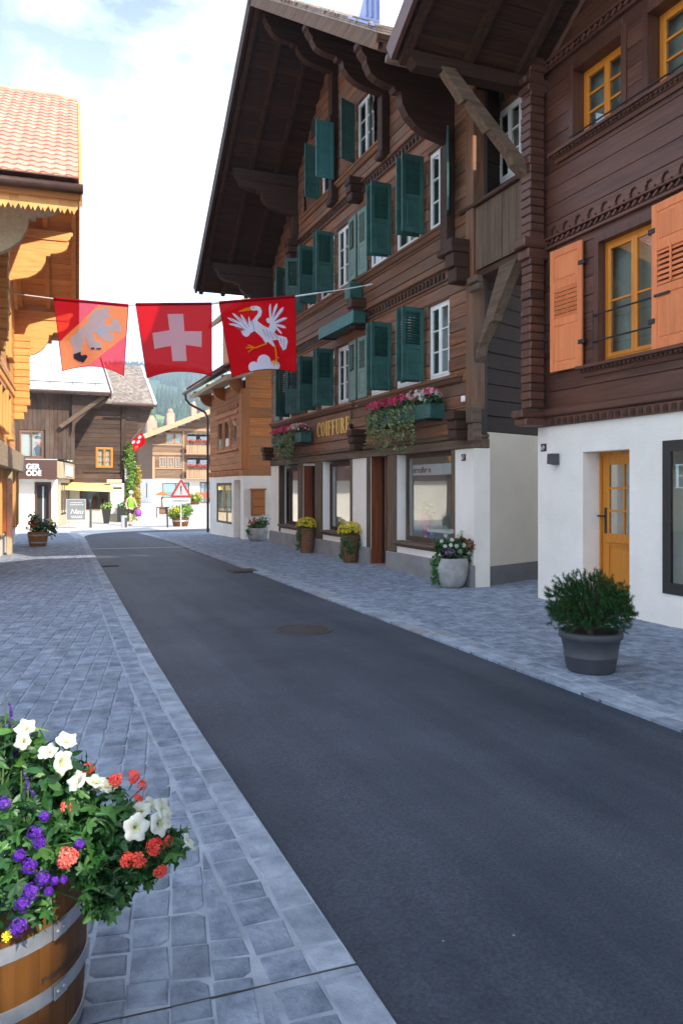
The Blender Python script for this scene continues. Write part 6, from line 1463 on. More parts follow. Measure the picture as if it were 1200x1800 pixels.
MB().lathe([(0.001,0.06),(brr(0.06)-0.01,0.06)], bx_, by_, 30).build('base', 'barrel', ba); MB().lathe([(0.001,0.47),(brr(0.47)-0.01,0.47)], bx_, by_, 30).build('soil', 'soil', ba)
for z in (0.075, 0.235, 0.400):
    hp = MB().lathe([(brr(z-0.02)+0.001,z-0.021),(brr(z-0.02)+0.005,z-0.020),(brr(z+0.02)+0.005,z+0.020),(brr(z+0.02)+0.001,z+0.021)], bx_, by_, 60).build('hoop', 'galvanised', ba, smooth=False)
    t0 = rad(-38)
    T = Matrix.Translation((bx_, by_, z)) @ Matrix.Rotation(t0, 4, 'Z') @ Matrix.Translation((brr(z)+0.006, 0, 0))
    lp_ = MB(); lp_.box(-0.001, 0.0025, -0.055, 0.0, -0.020, 0.020, T)
    for dy in (-0.04, -0.015): lp_.lathe([(0.001,0.006),(0.005,0.004),(0.006,0.0)], 0, 0, 8, T=T @ Matrix.Translation((0.002, dy, 0)) @ Matrix.Rotation(rad(90), 4, 'Y'))
    lp_.build('hoop_lap', 'galvanised', hp)
# branded lettering round the staves
me = text_mesh('Benwalski kassu', 0.027, 'print_dark', 0.0, 1.0, bold=0.001)
for v in me.vertices:
    t = rad(-53) + v.co.x/0.337; z = 0.275 + v.co.y; r = brr(z) + 0.0025; v.co = Vector((bx_ + r*math.cos(t), by_ + r*math.sin(t), z)) - ORG[ba.name]
o = bpy.data.objects.new('lettering', me); COL.objects.link(o); o.parent = ba; ORG[o.name] = ORG[ba.name]
# foliage
FB = [(15,1375,2.32,85),(90,1425,2.24,85),(165,1455,2.22,82),(232,1480,2.2,62),(280,1492,2.18,40),(185,1535,2.14,62),(180,1572,2.14,36),(45,1480,2.10,75),(25,1555,2.02,62),(62,1600,2.0,30),(115,1365,2.3,50),(22,1310,2.32,42),(130,1500,2.1,45),(250,1530,2.16,25),(305,1475,2.2,22),(60,1330,2.32,30)]
bl = [(at(a, b, D), (r*D/1378.7,)*3) for a, b, D, r in FB]
def lobed(size):
    pts = []
    for i in range(5):
        t = rad(-18 + i*54)
        for dt, rr in ((-17, 0.62), (-7, 0.97), (0, 1.0), (7, 0.97)): pts.append((rr*math.cos(t+rad(dt)), rr*math.sin(t+rad(dt))))
    pts.append((0.30*math.cos(rad(232)), 0.30*math.sin(rad(232)))); pts.append((0.12*math.cos(rad(270)), 0.12*math.sin(rad(270)))); pts.append((0.30*math.cos(rad(308)), 0.30*math.sin(rad(308))))
    vs = [(0,0,0.0)] + [(x*size*0.5, y*size*0.5, -0.10*size*(x*x+y*y) + 0.05*size*math.sin(5*math.atan2(y,x))*math.hypot(x,y)) for x, y in pts]; n = len(pts)
    return vs, [(0, 1+i, 1+(i+1) % n) for i in range(n)]
def lance(size):
    vs = []; 
    for t, wd in ((0,0.02),(0.2,0.13),(0.45,0.19),(0.7,0.15),(0.9,0.06),(1.0,0.0)): vs += [(-wd*size, t*size, 0.03*size - 0.25*size*t*t), (0, t*size, -0.25*size*t*t), (wd*size, t*size, 0.03*size - 0.25*size*t*t)]
    return vs, [(3*i+k, 3*i+k+1, 3*i+k+4, 3*i+k+3) for i in range(5) for k in range(2)]
LM = [MB().add(*lobed(s_)).mesh('leaf', m_) for s_, m_ in ((0.058,'leaf_dark'),(0.050,'leaf_dark'),(0.062,'leaf_mid'),(0.046,'leaf_mid'))]
SM = [MB().add(*lance(s_)).mesh('leaf', m_) for s_, m_ in ((0.075,'leaf_mid'),(0.06,'leaf_light'),(0.07,'leaf_dark'))]
R3 = random.Random(21); camd = lambda p: (CAMP - p).normalized()
cnt = 0
while cnt < 300:
    i = R3.choices(range(len(bl)), [f[3] for f in FB])[0]; c, r = bl[i]; d = rdir(R3); tc_ = camd(c)
    if d.dot(tc_) < 0.0: continue
    p = c + d*r[0]*R3.uniform(0.8, 1.05); left = FB[i][0] < 130 and FB[i][1] < 1440
    nn = (d*0.7 + Vector((0,0,0.7)) + rdir(R3)*0.5).normalized(); q = nn.to_track_quat('Z', 'Y') @ Matrix.Rotation(R3.uniform(0, 6.28), 3, 'Z').to_quaternion()
    inst('leaf', R3.choice(SM if (left and R3.random() < 0.75) else LM), ba, p, rot=q.to_euler(), scale=R3.uniform(0.75, 1.25)); cnt += 1
st = MB()
for i in range(2300):
    k = R3.choices(range(len(bl)), [f[3]**2 for f in FB])[0]; c, r = bl[k]; p = c + rdir(R3)*r[0]*R3.uniform(0.2, 1.02)
    vs, fs = (lance(0.05) if (FB[k][0] < 120 and FB[k][1] < 1440 and R3.random() < 0.5) or (FB[k][0] < 75 and R3.random() < 0.6) else lobed(0.040*R3.uniform(0.7,1.3)))
    nn = (rdir(R3) + Vector((0,-0.2,0.6))).normalized(); q = (nn.to_track_quat('Z','Y') @ Matrix.Rotation(R3.uniform(0,6.28),3,'Z').to_quaternion()).to_matrix()
    st.add([q @ Vector(v_) + p for v_ in vs], fs)
tag(st.build('leaves', 'leaf_dark', ba), kind='stuff')
sm = MB()
for i in range(60):
    k = R3.randrange(len(bl)); c, r = bl[k]; b = Vector((bx_+R3.uniform(-.2,.2), by_+R3.uniform(-.2,.2), 0.48)); e = c + rdir(R3)*r[0]*0.8
    sm.tube([b, b.lerp(e, 0.5)+Vector((0,0,0.06)), e], [0.004,0.003,0.002], 5)
sm.build('stems', 'stem', ba)
def petunia(px, py, D, nrm, size):
    p = at(px, py, D); mb = MB(); n = 30; size *= 0.86; nrm = Vector(nrm).normalized(); q = nrm.to_track_quat('Z','Y').to_matrix(); rings = ((0.09,-0.95),(0.15,-0.50),(0.30,-0.18),(0.62,0.0),(0.93,0.05),(1.06,-0.07)); vs = []; ph = R3.uniform(0, 6)
    for j, (rr, zz) in enumerate(rings):
        for i in range(n):
            t = 2*math.pi*i/n; k = 1 + (0.12*math.cos(5*t+ph) + 0.05*math.sin(11*t+ph))*(j/5)**2; w_ = 0.13*math.cos(5*t+ph+0.6)*(j/5)**2 + 0.08*math.sin(9*t+ph)*(j/5)**3
            vs.append(p + q @ Vector((rr*k*math.cos(t), rr*k*math.sin(t), zz+w_))*size*0.5)
    mb.add(vs, [(j*n+i, j*n+(i+1)%n, (j+1)*n+(i+1)%n, (j+1)*n+i) for j in range(5) for i in range(n)])
    o = mb.build('petunia_flower', 'fl_white', ba, smooth=True)
    m2 = MB(); vs = []
    for rr, zz in ((0.16,-0.42),(0.26,-0.22),(0.38,-0.115)):
        for i in range(12): t = 2*math.pi*i/12; s5 = 1+0.25*math.cos(5*t+ph); vs.append(p + q @ Vector((rr*s5*math.cos(t), rr*s5*math.sin(t), zz+0.025))*size*0.5)
    m2.add(vs, [(j*12+i, j*12+(i+1)%12, (j+1)*12+(i+1)%12, (j+1)*12+i) for j in range(2) for i in range(12)]).build('throat', 'fl_cream', o, smooth=True)
    m3 = MB(); b = p + q @ Vector((0,0,-0.27*size)); m3.tube([b, b - q @ Vector((0,0,0.35*size)) + Vector((0,0,-0.01))], [size*0.06, size*0.02], 6); m3.build('calyx', 'stem', o)
for a in ((45,1278,2.26,(-.2,-.6,.8),.062),(118,1300,2.24,(.2,-.5,.85),.064),(40,1303,2.22,(-.3,-.8,.4),.05),(84,1320,2.22,(-.2,-.4,.8),.06),(112,1340,2.16,(.6,-.7,.2),.07),(135,1372,2.14,(-.5,-.4,.6),.062),(170,1372,2.22,(.2,-.3,.9),.06),(190,1380,2.25,(.1,-.4,.9),.06),(240,1455,2.06,(.15,-.95,.25),.074),(290,1425,2.12,(.7,-.5,.4),.072),(283,1447,2.10,(.4,-.8,.3),.07),(248,1422,2.2,(.0,-.4,.9),.066),(268,1412,2.24,(.2,-.3,.9),.06),(334,1480,2.16,(.8,-.2,.6),.058)): petunia(*a)
def cluster(name, px, py, D, rad_, n, fsz, petals, mat, stem=True, nz=0.35):
    c = at(px, py, D); mb = MB(); n = int(n*1.9); rad_ *= 0.84; fsz *= 0.84
    for i in range(n):
        d = rdir(R3)
        while d.dot(camd(c)) < -0.25: d = rdir(R3)
        flower_disc(mb, c + d*rad_*R3.uniform(0.45,1.05), d + rdir(R3)*nz, fsz*R3.uniform(0.8,1.15), petals)
    o = mb.build(name, mat, ba)
    if stem:
        m2 = MB(); b = c + Vector((R3.uniform(-.03,.0), 0.05, -0.05)); m2.tube([b, c - Vector((0,0,rad_*0.4))], 0.0022, 5)
        for i in range(6): m2.tube([c - Vector((0,0,rad_*0.5)), c + rdir(R3)*rad_*0.9], 0.0014, 4)
        m2.build('flower_stalk', 'stem', o)
for a in ((155,1350,2.16,.016,6,.022,'fl_red'),(202,1370,2.15,.020,14,.024,'fl_red'),(236,1366,2.15,.020,12,.024,'fl_red'),(250,1382,2.16,.016,8,.022,'fl_red'),(244,1402,2.15,.012,5,.022,'fl_red'),(117,1418,2.05,.010,3,.030,'fl_coral'),(120,1508,2.0,.028,22,.030,'fl_coral'),(224,1512,2.03,.018,9,.032,'fl_red'),(245,1512,2.03,.014,5,.034,'fl_red'),(272,1490,2.04,.024,17,.028,'fl_red'),(282,1532,2.05,.018,9,.026,'fl_red'),(297,1477,2.1,.010,4,.024,'fl_red')): cluster('geranium_flower', a[0], a[1], a[2], a[3], a[4], a[5], 5, a[6])
for a in ((8,1413,2.08,.022),(63,1465,2.0,.023),(35,1503,1.98,.018),(52,1522,1.96,.022),(76,1544,1.95,.021),(55,1567,1.93,.023),(40,1588,1.92,.022),(33,1630,1.90,.025),(140,1483,2.04,.014),(78,1435,2.04,.014),(70,1482,1.98,.016),(96,1548,1.96,.010),(86,1567,1.94,.011),(112,1546,1.98,.008)): cluster('verbena_flower', *a, 46, .0125, 5, 'fl_purple', False, 0.2)
for px, py, D, L in ((10,1290,2.3,.11),(22,1330,2.28,.09),(38,1400,2.16,.07),(2,1330,2.3,.10),(50,1420,2.14,.05)):
    mb = MB(); b = at(px, py, D)
    for i in range(34):
        t = R3.random(); p = b + Vector((0.01*math.sin(t*3), 0, t*L)); d = rdir(R3); d.z = abs(d.z)*0.5; leaf_card(mb, p, d, 0.014*(1.2-0.6*t), d)
    o = mb.build('salvia_spike', 'fl_salvia', ba); m2 = MB(); m2.tube([b-Vector((0,0,0.06)), b+Vector((0,0,L))], 0.002, 5); m2.build('flower_stalk', 'stem', o)
cluster('yellow_flower', 13, 1645, 1.9, .006, 3, .030, 5, 'fl_yellow', False)

# ================================================================== things on the square
# --- flower barrel by the pine chalet
g = root('small_flower_barrel', (0.22, 22.9, 0), 'small wooden tub of red and yellow flowers at the end of the pine chalet', 'planter'); x, y = 0.25, 23.0
MB().lathe([(0.001,0.03),(0.21,0.03),(0.25,0.22),(0.27,0.42),(0.25,0.43),(0.24,0.38)], x, y, 18).build('tub', 'barrel_dark', g)
for z in (0.14, 0.34): MB().lathe([(0.235+z*0.1,z-0.02),(0.245+z*0.1,z),(0.24+z*0.1,z+0.02)], x, y, 24).build('hoop', 'galvanised', g)
leaf_cloud([((x,y,0.58),(0.28,0.26,0.2)),((x+0.28,y,0.56),(0.22,0.2,0.18)),((x-0.1,y,0.78),(0.16,0.16,0.2)),((x+0.4,y,0.4),(0.1,0.1,0.2))], 900, 0.08, 0.3).build('foliage', 'leaf_mid', g)
blossoms([((x-0.08,y-0.05,0.55),(0.2,0.22,0.22))], 40, 0.07).build('red_blossoms', 'fl_red', g); blossoms([((x+0.34,y,0.66),(0.16,0.16,0.12))], 26, 0.07).build('yellow_blossoms', 'fl_cream', g); blossoms([((x+0.05,y-0.1,0.66),(0.16,0.16,0.1))], 14, 0.06).build('purple_blossoms', 'fl_purple', g)
zq = -0.30
# --- advertising board
g = root('sandwich_board', (2.15, 39.8, zq), 'grey chalkboard stand with white chalk writing before the shop', 'sign')
FB_ = frame((1.72, 39.8), (1, 0.02))
MB(FB_).cbox(0, 0.84, 0, 0.03, 0.10, 1.06, 0.006).build('board', 'slate', g)
MB(FB_).box(-0.03,0,-.005,.035,0.08,1.09).box(0.84,0.87,-.005,.035,0.08,1.09).box(0,0.84,-.005,.035,1.06,1.09).box(0,0.84,-.005,.035,0.08,0.10).build('frame', 'alu', g)
for s_ in (0.03, 0.81): MB(FB_).tube([(s_,0.02,0.1),(s_-0.02,0.0,zq)], 0.012, 6).build('leg', 'alu', g)
text_on('chalk_writing', 'Neu', 0.34, 'chalk', g, FB_, 0.14, -0.003, 0.38, extrude=0.001, shear=0.3)
for z, wd in ((0.92,0.5),(0.82,0.55),(0.27,0.5),(0.20,0.4)):
    m2 = MB(FB_); s_ = 0.42-wd/2
    while s_ < 0.42+wd/2: l = RN.uniform(0.03,0.09); m2.box(s_, s_+l, -0.003, -0.001, z-0.012, z+0.012); s_ += l+0.02
    tag(m2.build('chalk_line', 'chalk', g), kind='stuff')
# --- things shown in the salon windows
g = root('red_flower_stand', (7.05, 13.35, 0.62), 'tall dark red tapered vase with yellow flowers behind the salon window', 'vase')
MB().lathe([(0.001,0.60),(0.05,0.60),(0.11,1.12),(0.10,1.13),(0.08,1.10)], 7.05, 13.3, 16).build('vase', 'fl_magenta', g); leaf_cloud([((7.05,13.28,1.20),(0.15,0.15,0.13))], 160, 0.07, 0.2).build('foliage', 'leaf_light', g); blossoms([((7.05,13.28,1.21),(0.16,0.16,0.14))], 24, 0.06).build('blossoms', 'fl_yellow', g)
g = root('display_table', (7.15, 12.6, 0.6), 'white display table with a blue card behind the salon window', 'table'); MB().cbox(6.95, 7.6, 12.0, 13.1, 0.80, 0.84, 0.01).build('top', 'white', g)
for yy in (12.05, 13.05): MB().cbox(7.0, 7.04, yy-.02, yy+.02, 0.31, 0.80, 0.005).build('leg', 'white', g)
g = root('blue_price_card', (6.90, 12.9, 0.62), 'blue card leaning at the bottom of the salon window', 'card'); MB().cbox(6.895, 6.91, 12.7, 13.1, 0.62, 0.76, 0.003).build('card', 'blue_bag', g); MB().cbox(6.888, 6.894, 13.0, 13.08, 0.63, 0.73, 0.002).build('yellow_mark', 'fl_yellow', g)
g = root('lit_house_lantern', (7.0, 16.5, 0.9), 'orange house-shaped lantern in the middle shop window', 'lantern'); MB().prism([(16.35,0.85),(16.65,0.85),(16.65,1.10),(16.5,1.35),(16.35,1.10)], 'x', 6.98, 7.2).build('body', 'frame_orange', g); MB().tube([(7.09,16.5,1.34),(7.09,16.5,1.42)], 0.02, 6).build('finial', 'black_metal', g); MB().cbox(6.95, 7.3, 16.1, 17.0, 0.80, 0.85, 0.01).build('stand', 'frame_black', g)
g = root('pale_display_column', (7.2, 16.95, 0.4), 'pale square display column in the middle shop window', 'column'); MB().cbox(7.15, 7.4, 16.8, 17.15, 0.31, 2.1, 0.01).build('shaft', 'plaster_warm', g)
# --- posts and bin
g = root('post', (2.84, 40.2, zq), 'slim dark grey post beside the chalkboard stand', 'post'); MB().lathe([(0.001,zq),(0.055,zq),(0.055,0.56),(0.045,0.60),(0.001,0.61)], 2.84, 40.2, 12).build('shaft', 'pot_grey', g); MB().lathe([(0.08,zq-0.01),(0.08,zq+0.02),(0.056,zq+0.03)], 2.84, 40.2, 12).build('foot', 'pot_grey', g)
g = root('litter_bin', (4.25, 38.6, zq), 'pale cylindrical litter bin beside the walking person', 'bin'); MB().lathe([(0.001,zq),(0.14,zq),(0.14,0.26),(0.15,0.27),(0.15,0.30),(0.11,0.31),(0.10,0.25)], 4.25, 38.6, 18).build('body', 'alu', g); MB().box(4.26, 4.37, 38.45, 38.47, zq+0.05, 0.22).build('door', 'pot_grey', g)
# --- tall black planters
def tall_planter(x, y, tilt, label, yellow):
    g = root('tall_planter', (x, y, zg(y)), label, 'planter'); z = zg(y)
    m2 = MB(); T = Matrix.Translation((x, y, z)) @ Matrix.Rotation(rad(tilt), 4, 'Y')
    a, b, h = 0.13, 0.24, 0.78; vs = [T @ Vector(p) for p in ((-a,-a,0),(a,-a,0),(a,a,0),(-a,a,0),(-b,-b,h),(b,-b,h),(b,b,h),(-b,b,h),(-b+.03,-b+.03,h),(b-.03,-b+.03,h),(b-.03,b-.03,h),(-b+.03,b-.03,h))]
    m2.add(vs, [(0,3,2,1)]+[(i,(i+1)%4,4+(i+1)%4,4+i) for i in range(4)]+[(4+i,4+(i+1)%4,8+(i+1)%4,8+i) for i in range(4)]).build('pot', 'frame_black', g)
    m3 = MB().add([T @ Vector((sx*(b-.03), sy*(b-.03), h-0.03)) for sx, sy in ((-1,-1),(1,-1),(1,1),(-1,1))], [(0,1,2,3)]); m3.build('soil', 'soil', g)
    c = T @ Vector((0,0,h+0.1)); leaf_cloud([(c,(0.28,0.25,0.2)),((c.x+0.15,c.y,c.z+0.12),(0.2,0.2,0.2))], 500, 0.10, 0.2).build('foliage', 'leaf_light' if yellow else 'leaf_mid', g)
    blossoms([(c,(0.3,0.28,0.24))], 26, 0.09).build('blossoms', 'fl_cream' if yellow else 'fl_white', g)
tall_planter(3.95, 44.4, 0, 'tall tapered black planter with yellow flowers under the awning', True)
tall_planter(4.85, 47.3-1.2, 6, 'tall tapered black planter leaning beside the white display case', False)
# --- warning sign
g = root('warning_sign', (6.83, 38.0, zq), 'triangular red bordered warning sign with exclamation mark on a grey pole', 'sign'); FWs = frame((6.83, 37.95), (1, 0))
MB().tube([(6.83,38,zq),(6.83,38,1.2)], 0.035, 10).build('pole', 'alu', g)
tri = [(-0.48,1.20),(0.48,1.20),(0.0,2.02)]
MB(FWs).prism([(-0.50,1.235),(-0.46,1.17),(0.46,1.17),(0.50,1.235),(0.035,2.04),(-0.035,2.04)], 'y', 0.0, 0.02).build('triangle', 'signred', g, fix=True)
MB(FWs).prism([(-0.36,1.27),(0.36,1.27),(0.0,1.90)], 'y', -0.004, -0.001).build('white_field', 'signfield_shaded', g, fix=True)
MB(FWs).prism([(-0.025,1.43),(0.025,1.43),(0.04,1.74),(-0.04,1.74)], 'y', -0.008, -0.005).build('exclamation_mark', 'print_dark', g, fix=True)
MB(FWs).prism(arc(0,1.36,0.035,0.035,0,330,11), 'y', -0.008, -0.005).build('exclamation_dot', 'print_dark', g, fix=True)
MB(FWs).cbox(-0.46, 0.46, 0, 0.02, 0.88, 1.15, 0.006).build('text_plate', 'poster_bg', g)
m2 = MB(FWs); s_ = -0.40
while s_ < 0.38: l = RN.uniform(0.02, 0.05); m2.box(s_, s_+l, -0.003, -0.001, 0.965, 1.035 + (0.03 if RN.random() < 0.3 else 0)); s_ += l + 0.022
tag(m2.build('plate_lettering', 'print_dark', g), kind='stuff')
# --- roofed notice post
g = root('roofed_notice_post', (6.1, 38.4, zq), 'brown wooden post with a small pitched roof beside the warning sign', 'post')
MB().cbox(5.96, 6.04, 38.4, 38.48, 0.35, 1.2, 0.01).build('post', 'w67z', g); MB().prism([(5.62,1.26),(6.38,1.26),(6.0,1.46)], 'y', 38.2, 38.7).build('roof', 'w65x', g, fix=True)
MB().cbox(5.70, 6.34, 38.3, 38.36, 0.66, 0.72, 0.01).cbox(5.72, 5.76, 38.3, 38.36, 0.20, 0.66, 0.008).build('rail', 'wgrx', g)
MB().tube([(6.25,38.3,zq),(6.22,38.3,0.72)], 0.04, 8).build('support', 'frame_black', g); MB().cbox(5.86, 6.2, 38.36, 38.40, 0.36, 0.66, 0.01).build('shelf', 'w67x', g)
# --- planter tub at the sign
g = root('square_flower_tub', (7.1, 39.6, zq), 'orange tub overflowing with yellow and green plants behind the sign pole', 'planter'); x, y = 7.1, 39.6
MB().lathe([(0.001,zq),(0.36,zq),(0.42,0.0),(0.44,0.14),(0.40,0.15)], x, y, 20).build('tub', 'barrel', g); MB().lathe([(0.41,-0.05),(0.43,-0.02),(0.42,0.01)], x, y, 24).build('hoop', 'galvanised', g)
leaf_cloud([((x,y,0.42),(0.62,0.5,0.34)),((x-0.35,y,0.28),(0.3,0.3,0.2)),((x+0.3,y,0.6),(0.3,0.3,0.25))], 1300, 0.13, 0.3).build('foliage', 'leaf_light', g); blossoms([((x-0.25,y-0.2,0.4),(0.38,0.3,0.26))], 70, 0.09).build('yellow_blossoms', 'fl_yellow', g)
# --- bench and small planter by the far house
g = root('bench', (15.8, 73.5, 0.2), 'long red bench before the white wall of the far chalet', 'bench')
for k in range(3): MB().cbox(14.6, 17.0, 73.3+k*0.14, 73.42+k*0.14, 0.64, 0.68, 0.01).build('seat_slat', 'bench_red', g)
for k in range(3): MB().cbox(14.6, 17.0, 73.78, 73.82, 0.78+k*0.16, 0.91+k*0.16, 0.01).build('back_slat', 'bench_red', g)
for s_ in (14.8, 15.8, 16.8): MB().cbox(s_-0.04, s_+0.04, 73.35, 73.75, 0.18, 0.64, 0.01).cbox(s_-0.04, s_+0.04, 73.82, 73.87, 0.6, 1.25, 0.01).build('leg', 'frame_black', g)
g = root('low_flower_tub', (14.0, 71.5, 0.17), 'low tub of yellow flowers at the left end of the red bench', 'planter')
MB().lathe([(0.001,0.12),(0.5,0.12),(0.6,0.45),(0.55,0.45)], 14.0, 71.5, 16).build('tub', 'barrel', g); leaf_cloud([((14.0,71.5,0.75),(0.8,0.6,0.4))], 500, 0.2, 0.3).build('foliage', 'leaf_light', g); blossoms([((14.0,71.5,0.78),(0.8,0.6,0.42))], 40, 0.16).build('blossoms', 'fl_yellow', g)

# --- walking person (skin modifier body, clothes as children)
def skin_body(name, verts, edges, radii, rootv, mat, parent, sub=2):
    me = bpy.data.meshes.new(name); me.from_pydata(verts, edges, []); o = bpy.data.objects.new(name, me); COL.objects.link(o); o.parent = parent; ORG[o.name] = Vector((0,0,0))
    me.materials.append(M(mat)); o.modifiers.new('skin', 'SKIN'); 
    for i, r in enumerate(radii): me.skin_vertices[0].data[i].radius = (r, r) if not isinstance(r, tuple) else r; me.skin_vertices[0].data[i].use_root = (i == rootv)
    sb = o.modifiers.new('sub', 'SUBSURF'); sb.levels = sub; sb.render_levels = sub
    dg = bpy.context.evaluated_depsgraph_get(); m2 = bpy.data.meshes.new_from_object(o.evaluated_get(dg)); o.modifiers.clear(); o.data = m2
    m2.polygons.foreach_set('use_smooth', [True]*len(m2.polygons)); 
    if not m2.materials: m2.materials.append(M(mat))
    return o
pp = root('person', (4.86, 41.2, zq), 'person walking in a bright green top, black shorts and white cap with a red backpack', 'person')
pp.rotation_euler = (0, 0, rad(20))
V = [(0,0,0.93),(0,0.01,1.10),(0,0.01,1.28),(0,0.0,1.40),(0,-0.01,1.50),(0,-0.02,1.62),(0,-0.02,1.70),            # 0-6 spine, head
     (-0.17,0,1.37),(-0.23,0.08,1.12),(-0.24,-0.06,0.92),(-0.24,-0.12,0.84),                                       # 7-10 arm
     (0.17,0,1.37),(0.24,-0.06,1.13),(0.22,-0.24,0.98),(0.20,-0.31,0.95),                                          # 11-14 arm
     (-0.09,0,0.86),(-0.10,-0.16,0.50),(-0.10,-0.10,0.10),(-0.10,-0.24,0.04),                                      # 15-18 leg forward
     (0.09,0,0.86),(0.10,0.10,0.48),(0.10,0.32,0.16),(0.10,0.26,0.04)]                                             # 19-22 leg back
Eg = [(0,1),(1,2),(2,3),(3,4),(4,5),(5,6),(3,7),(7,8),(8,9),(9,10),(3,11),(11,12),(12,13),(13,14),(0,15),(15,16),(16,17),(17,18),(0,19),(19,20),(20,21),(21,22)]
Rd = [(0.15,0.11),(0.13,0.10),(0.15,0.11),(0.10,0.08),0.05,0.095,0.075,0.06,0.045,0.036,0.03,0.06,0.045,0.036,0.03,0.085,0.058,0.04,0.035,0.085,0.058,0.04,0.035]
skin_body('body', V, Eg, Rd, 0, 'skin', pp)
skin_body('top', [(0,0,0.88),(0,0.01,1.08),(0,0.01,1.27),(0,0,1.41),(-0.18,0,1.36),(0.18,0,1.36)], [(0,1),(1,2),(2,3),(3,4),(3,5)], [(0.18,0.14),(0.165,0.13),(0.18,0.14),(0.10,0.09),0.075,0.075], 0, 'hivis', pp)
skin_body('shorts', [(0,0,0.92),(-0.09,0,0.82),(-0.10,-0.12,0.58),(0.09,0,0.82),(0.10,0.06,0.58)], [(0,1),(1,2),(0,3),(3,4)], [(0.17,0.13),0.115,0.085,0.115,0.085], 0, 'shorts', pp)
cm = MB(); T = Matrix.Translation((0,-0.02,1.68)); cm.lathe([(0.112,-0.02),(0.115,0.03),(0.09,0.085),(0.04,0.105),(0.001,0.108)], 0, 0, 16, T=T); cm.prism([(-0.09,-0.08),(0.09,-0.08),(0.06,-0.21),(-0.06,-0.21)], 'z', 1.655, 1.675)
def pchild(mb, nm, mat, smooth=False): o = bpy.data.objects.new(nm, mb.mesh(nm, mat, smooth=smooth)); COL.objects.link(o); o.parent = pp; return o
pchild(cm, 'cap', 'cap', True); pchild(MB().lathe([(0.10,-0.12),(0.108,-0.02),(0.09,0.02)], 0, 0.0, 14, math.pi*0.0, math.pi, T=Matrix.Translation((0,-0.01,1.66))), 'hair', 'hair', True)
pchild(MB().cbox(-0.15, 0.15, 0.12, 0.27, 1.02, 1.42, 0.05), 'backpack', 'pack_red')
for s_ in (-0.10, 0.10): pchild(MB().cbox(s_-0.045, s_+0.045, (-0.27 if s_ < 0 else 0.20), (-0.03 if s_ < 0 else 0.38), 0.0 if s_ < 0 else 0.01, 0.09, 0.025), 'shoe', 'shoe')
bg_ = root('carrier_bag', (5.25, 41.1, 0.2), 'purple carrier bag held by the walking person', 'bag'); MB().lathe([(0.001,0.16),(0.13,0.18),(0.17,0.32),(0.15,0.48),(0.06,0.55),(0.001,0.55)], 5.24, 41.15, 12).build('bag', 'bag_purple', bg_, smooth=True); MB().tube([(5.18,41.15,0.54),(5.14,41.1,0.64),(5.22,41.15,0.54)], 0.012, 5).build('bag_handle', 'bag_purple', bg_)

# ================================================================== hills behind, haze
hm = MB(); nx_, ny_ = 70, 26
def hill_h(x, y):
    t = max(0.0, min(1.0, (y-330)/900)); base = 175*(t**1.2)
    return -3 + base*(0.92 + 0.10*math.sin(x*0.0041+1.1) + 0.05*math.sin(x*0.013+0.4)) + 10*math.sin(x*0.011+y*0.009)*t
for j in range(ny_+1):
    for i in range(nx_+1):
        x = -900 + 2000*i/nx_; y = 320 + 960*j/ny_; hm.add([(x, y, hill_h(x, y))], [])
hm.f = [(j*(nx_+1)+i, j*(nx_+1)+i+1, (j+1)*(nx_+1)+i+1, (j+1)*(nx_+1)+i) for j in range(ny_) for i in range(nx_)]
tag(hm.build('hills', 'hill_mat', smooth=True), kind='structure')
R4 = random.Random(3); fo_ = MB()
def woods(x, y): return math.sin(x*0.012+0.8)*math.cos(y*0.010+x*0.004) + 0.6*math.sin(x*0.031+y*0.023) + 0.35*math.sin(x*0.07-y*0.05)
k = 0
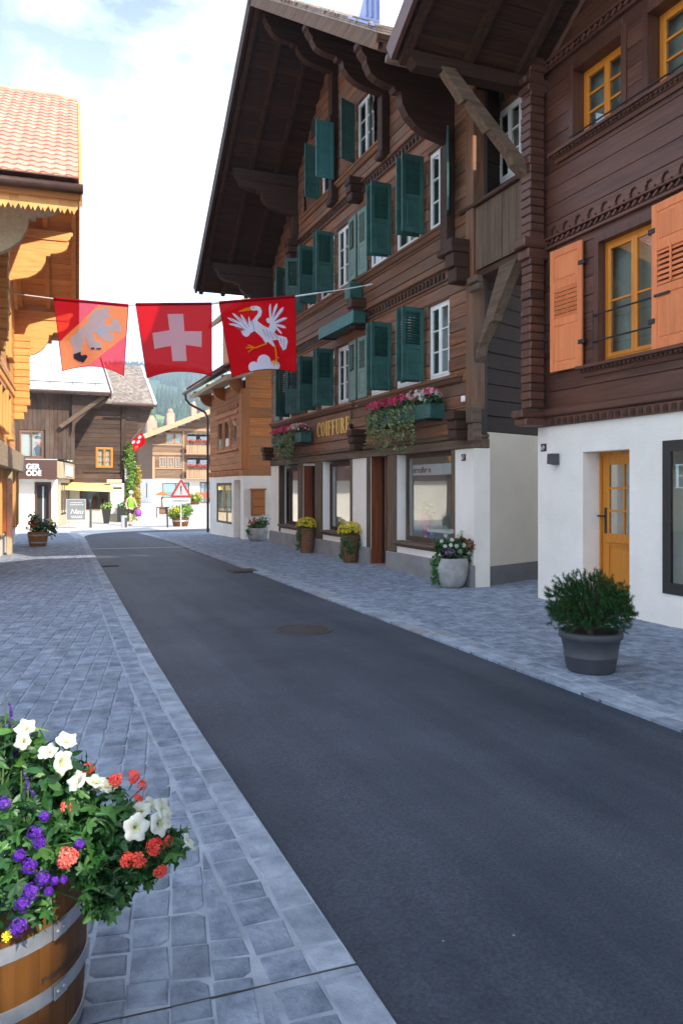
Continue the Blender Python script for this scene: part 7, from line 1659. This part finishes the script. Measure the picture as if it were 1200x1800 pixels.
while k < 11000:
    x = R4.uniform(-250, 560); y = R4.uniform(360, 1275)
    if woods(x, y) < (0.12 if y > 700 else 0.45) and not (y > 1180 and R4.random() < 0.5): continue
    z = hill_h(x, y) - 1; h = R4.uniform(8, 17); r = h*R4.uniform(0.18, 0.26); vs = [(x, y, z+h)]; n = 6
    for q_, zz in ((1.0, 0.12), (0.62, 0.5)):
        for i in range(n): t = 2*math.pi*i/n + k; rr = r*q_*R4.uniform(0.75, 1.2); vs.append((x+rr*math.cos(t), y+rr*math.sin(t), z+h*zz))
    fo_.add(vs, [(1+i, 1+(i+1)%n, 7+(i+1)%n, 7+i) for i in range(n)] + [(7+i, 7+(i+1)%n, 0) for i in range(n)]); k += 1
tag(fo_.build('hillside_forest', 'forest'), 'dark spruce forest covering the hillside beyond the village', 'forest', kind='stuff')
hz = bpy.data.materials.new('haze'); hz.use_nodes = True; t = hz.node_tree; t.nodes.clear(); o_ = t.nodes.new('ShaderNodeOutputMaterial'); pv = t.nodes.new('ShaderNodeVolumePrincipled')
pv.inputs['Color'].default_value = (0.72, 0.85, 1.0, 1); pv.inputs['Density'].default_value = 0.00055; pv.inputs['Anisotropy'].default_value = 0.2; t.links.new(pv.outputs['Volume'], o_.inputs['Volume'])
ho = MB().box(-2600, 2600, -500, 2600, -6.0, 240).build('haze', hz); tag(ho, 'pale blue haze over the valley and hills', 'haze', kind='stuff')
# unseen chalet added behind the viewer to keep the near street in shade
h_shade = root('shade_chalet', (6.9, -10, 0), 'unseen brown chalet added behind the viewpoint on the right to shade the street', 'house')
F_shade = frame((6.9, 0), (0, -1)); MB(F_shade).box(9.2, 24, 0, 8, 0, 9.0).build('wall', 'w69y', h_shade); gable(h_shade, F_shade, [(9.2,9.0),(24,9.0),(16.5,13.6)], 0, 8, 'w69y')
for e in ((8.2,8.7),(24.8,8.7)): slope_slab(h_shade, F_shade, -2.2, 8.5, 16.5, 13.8, *e, 0.0, 0.15, 'rooftile_old', 'roof')
for i in range(4): window(h_shade, F_shade, 10.6+i*2.8, 11.9+i*2.8, 3.3, 4.8, mat='white_paint', depth=-0.06, back=None)
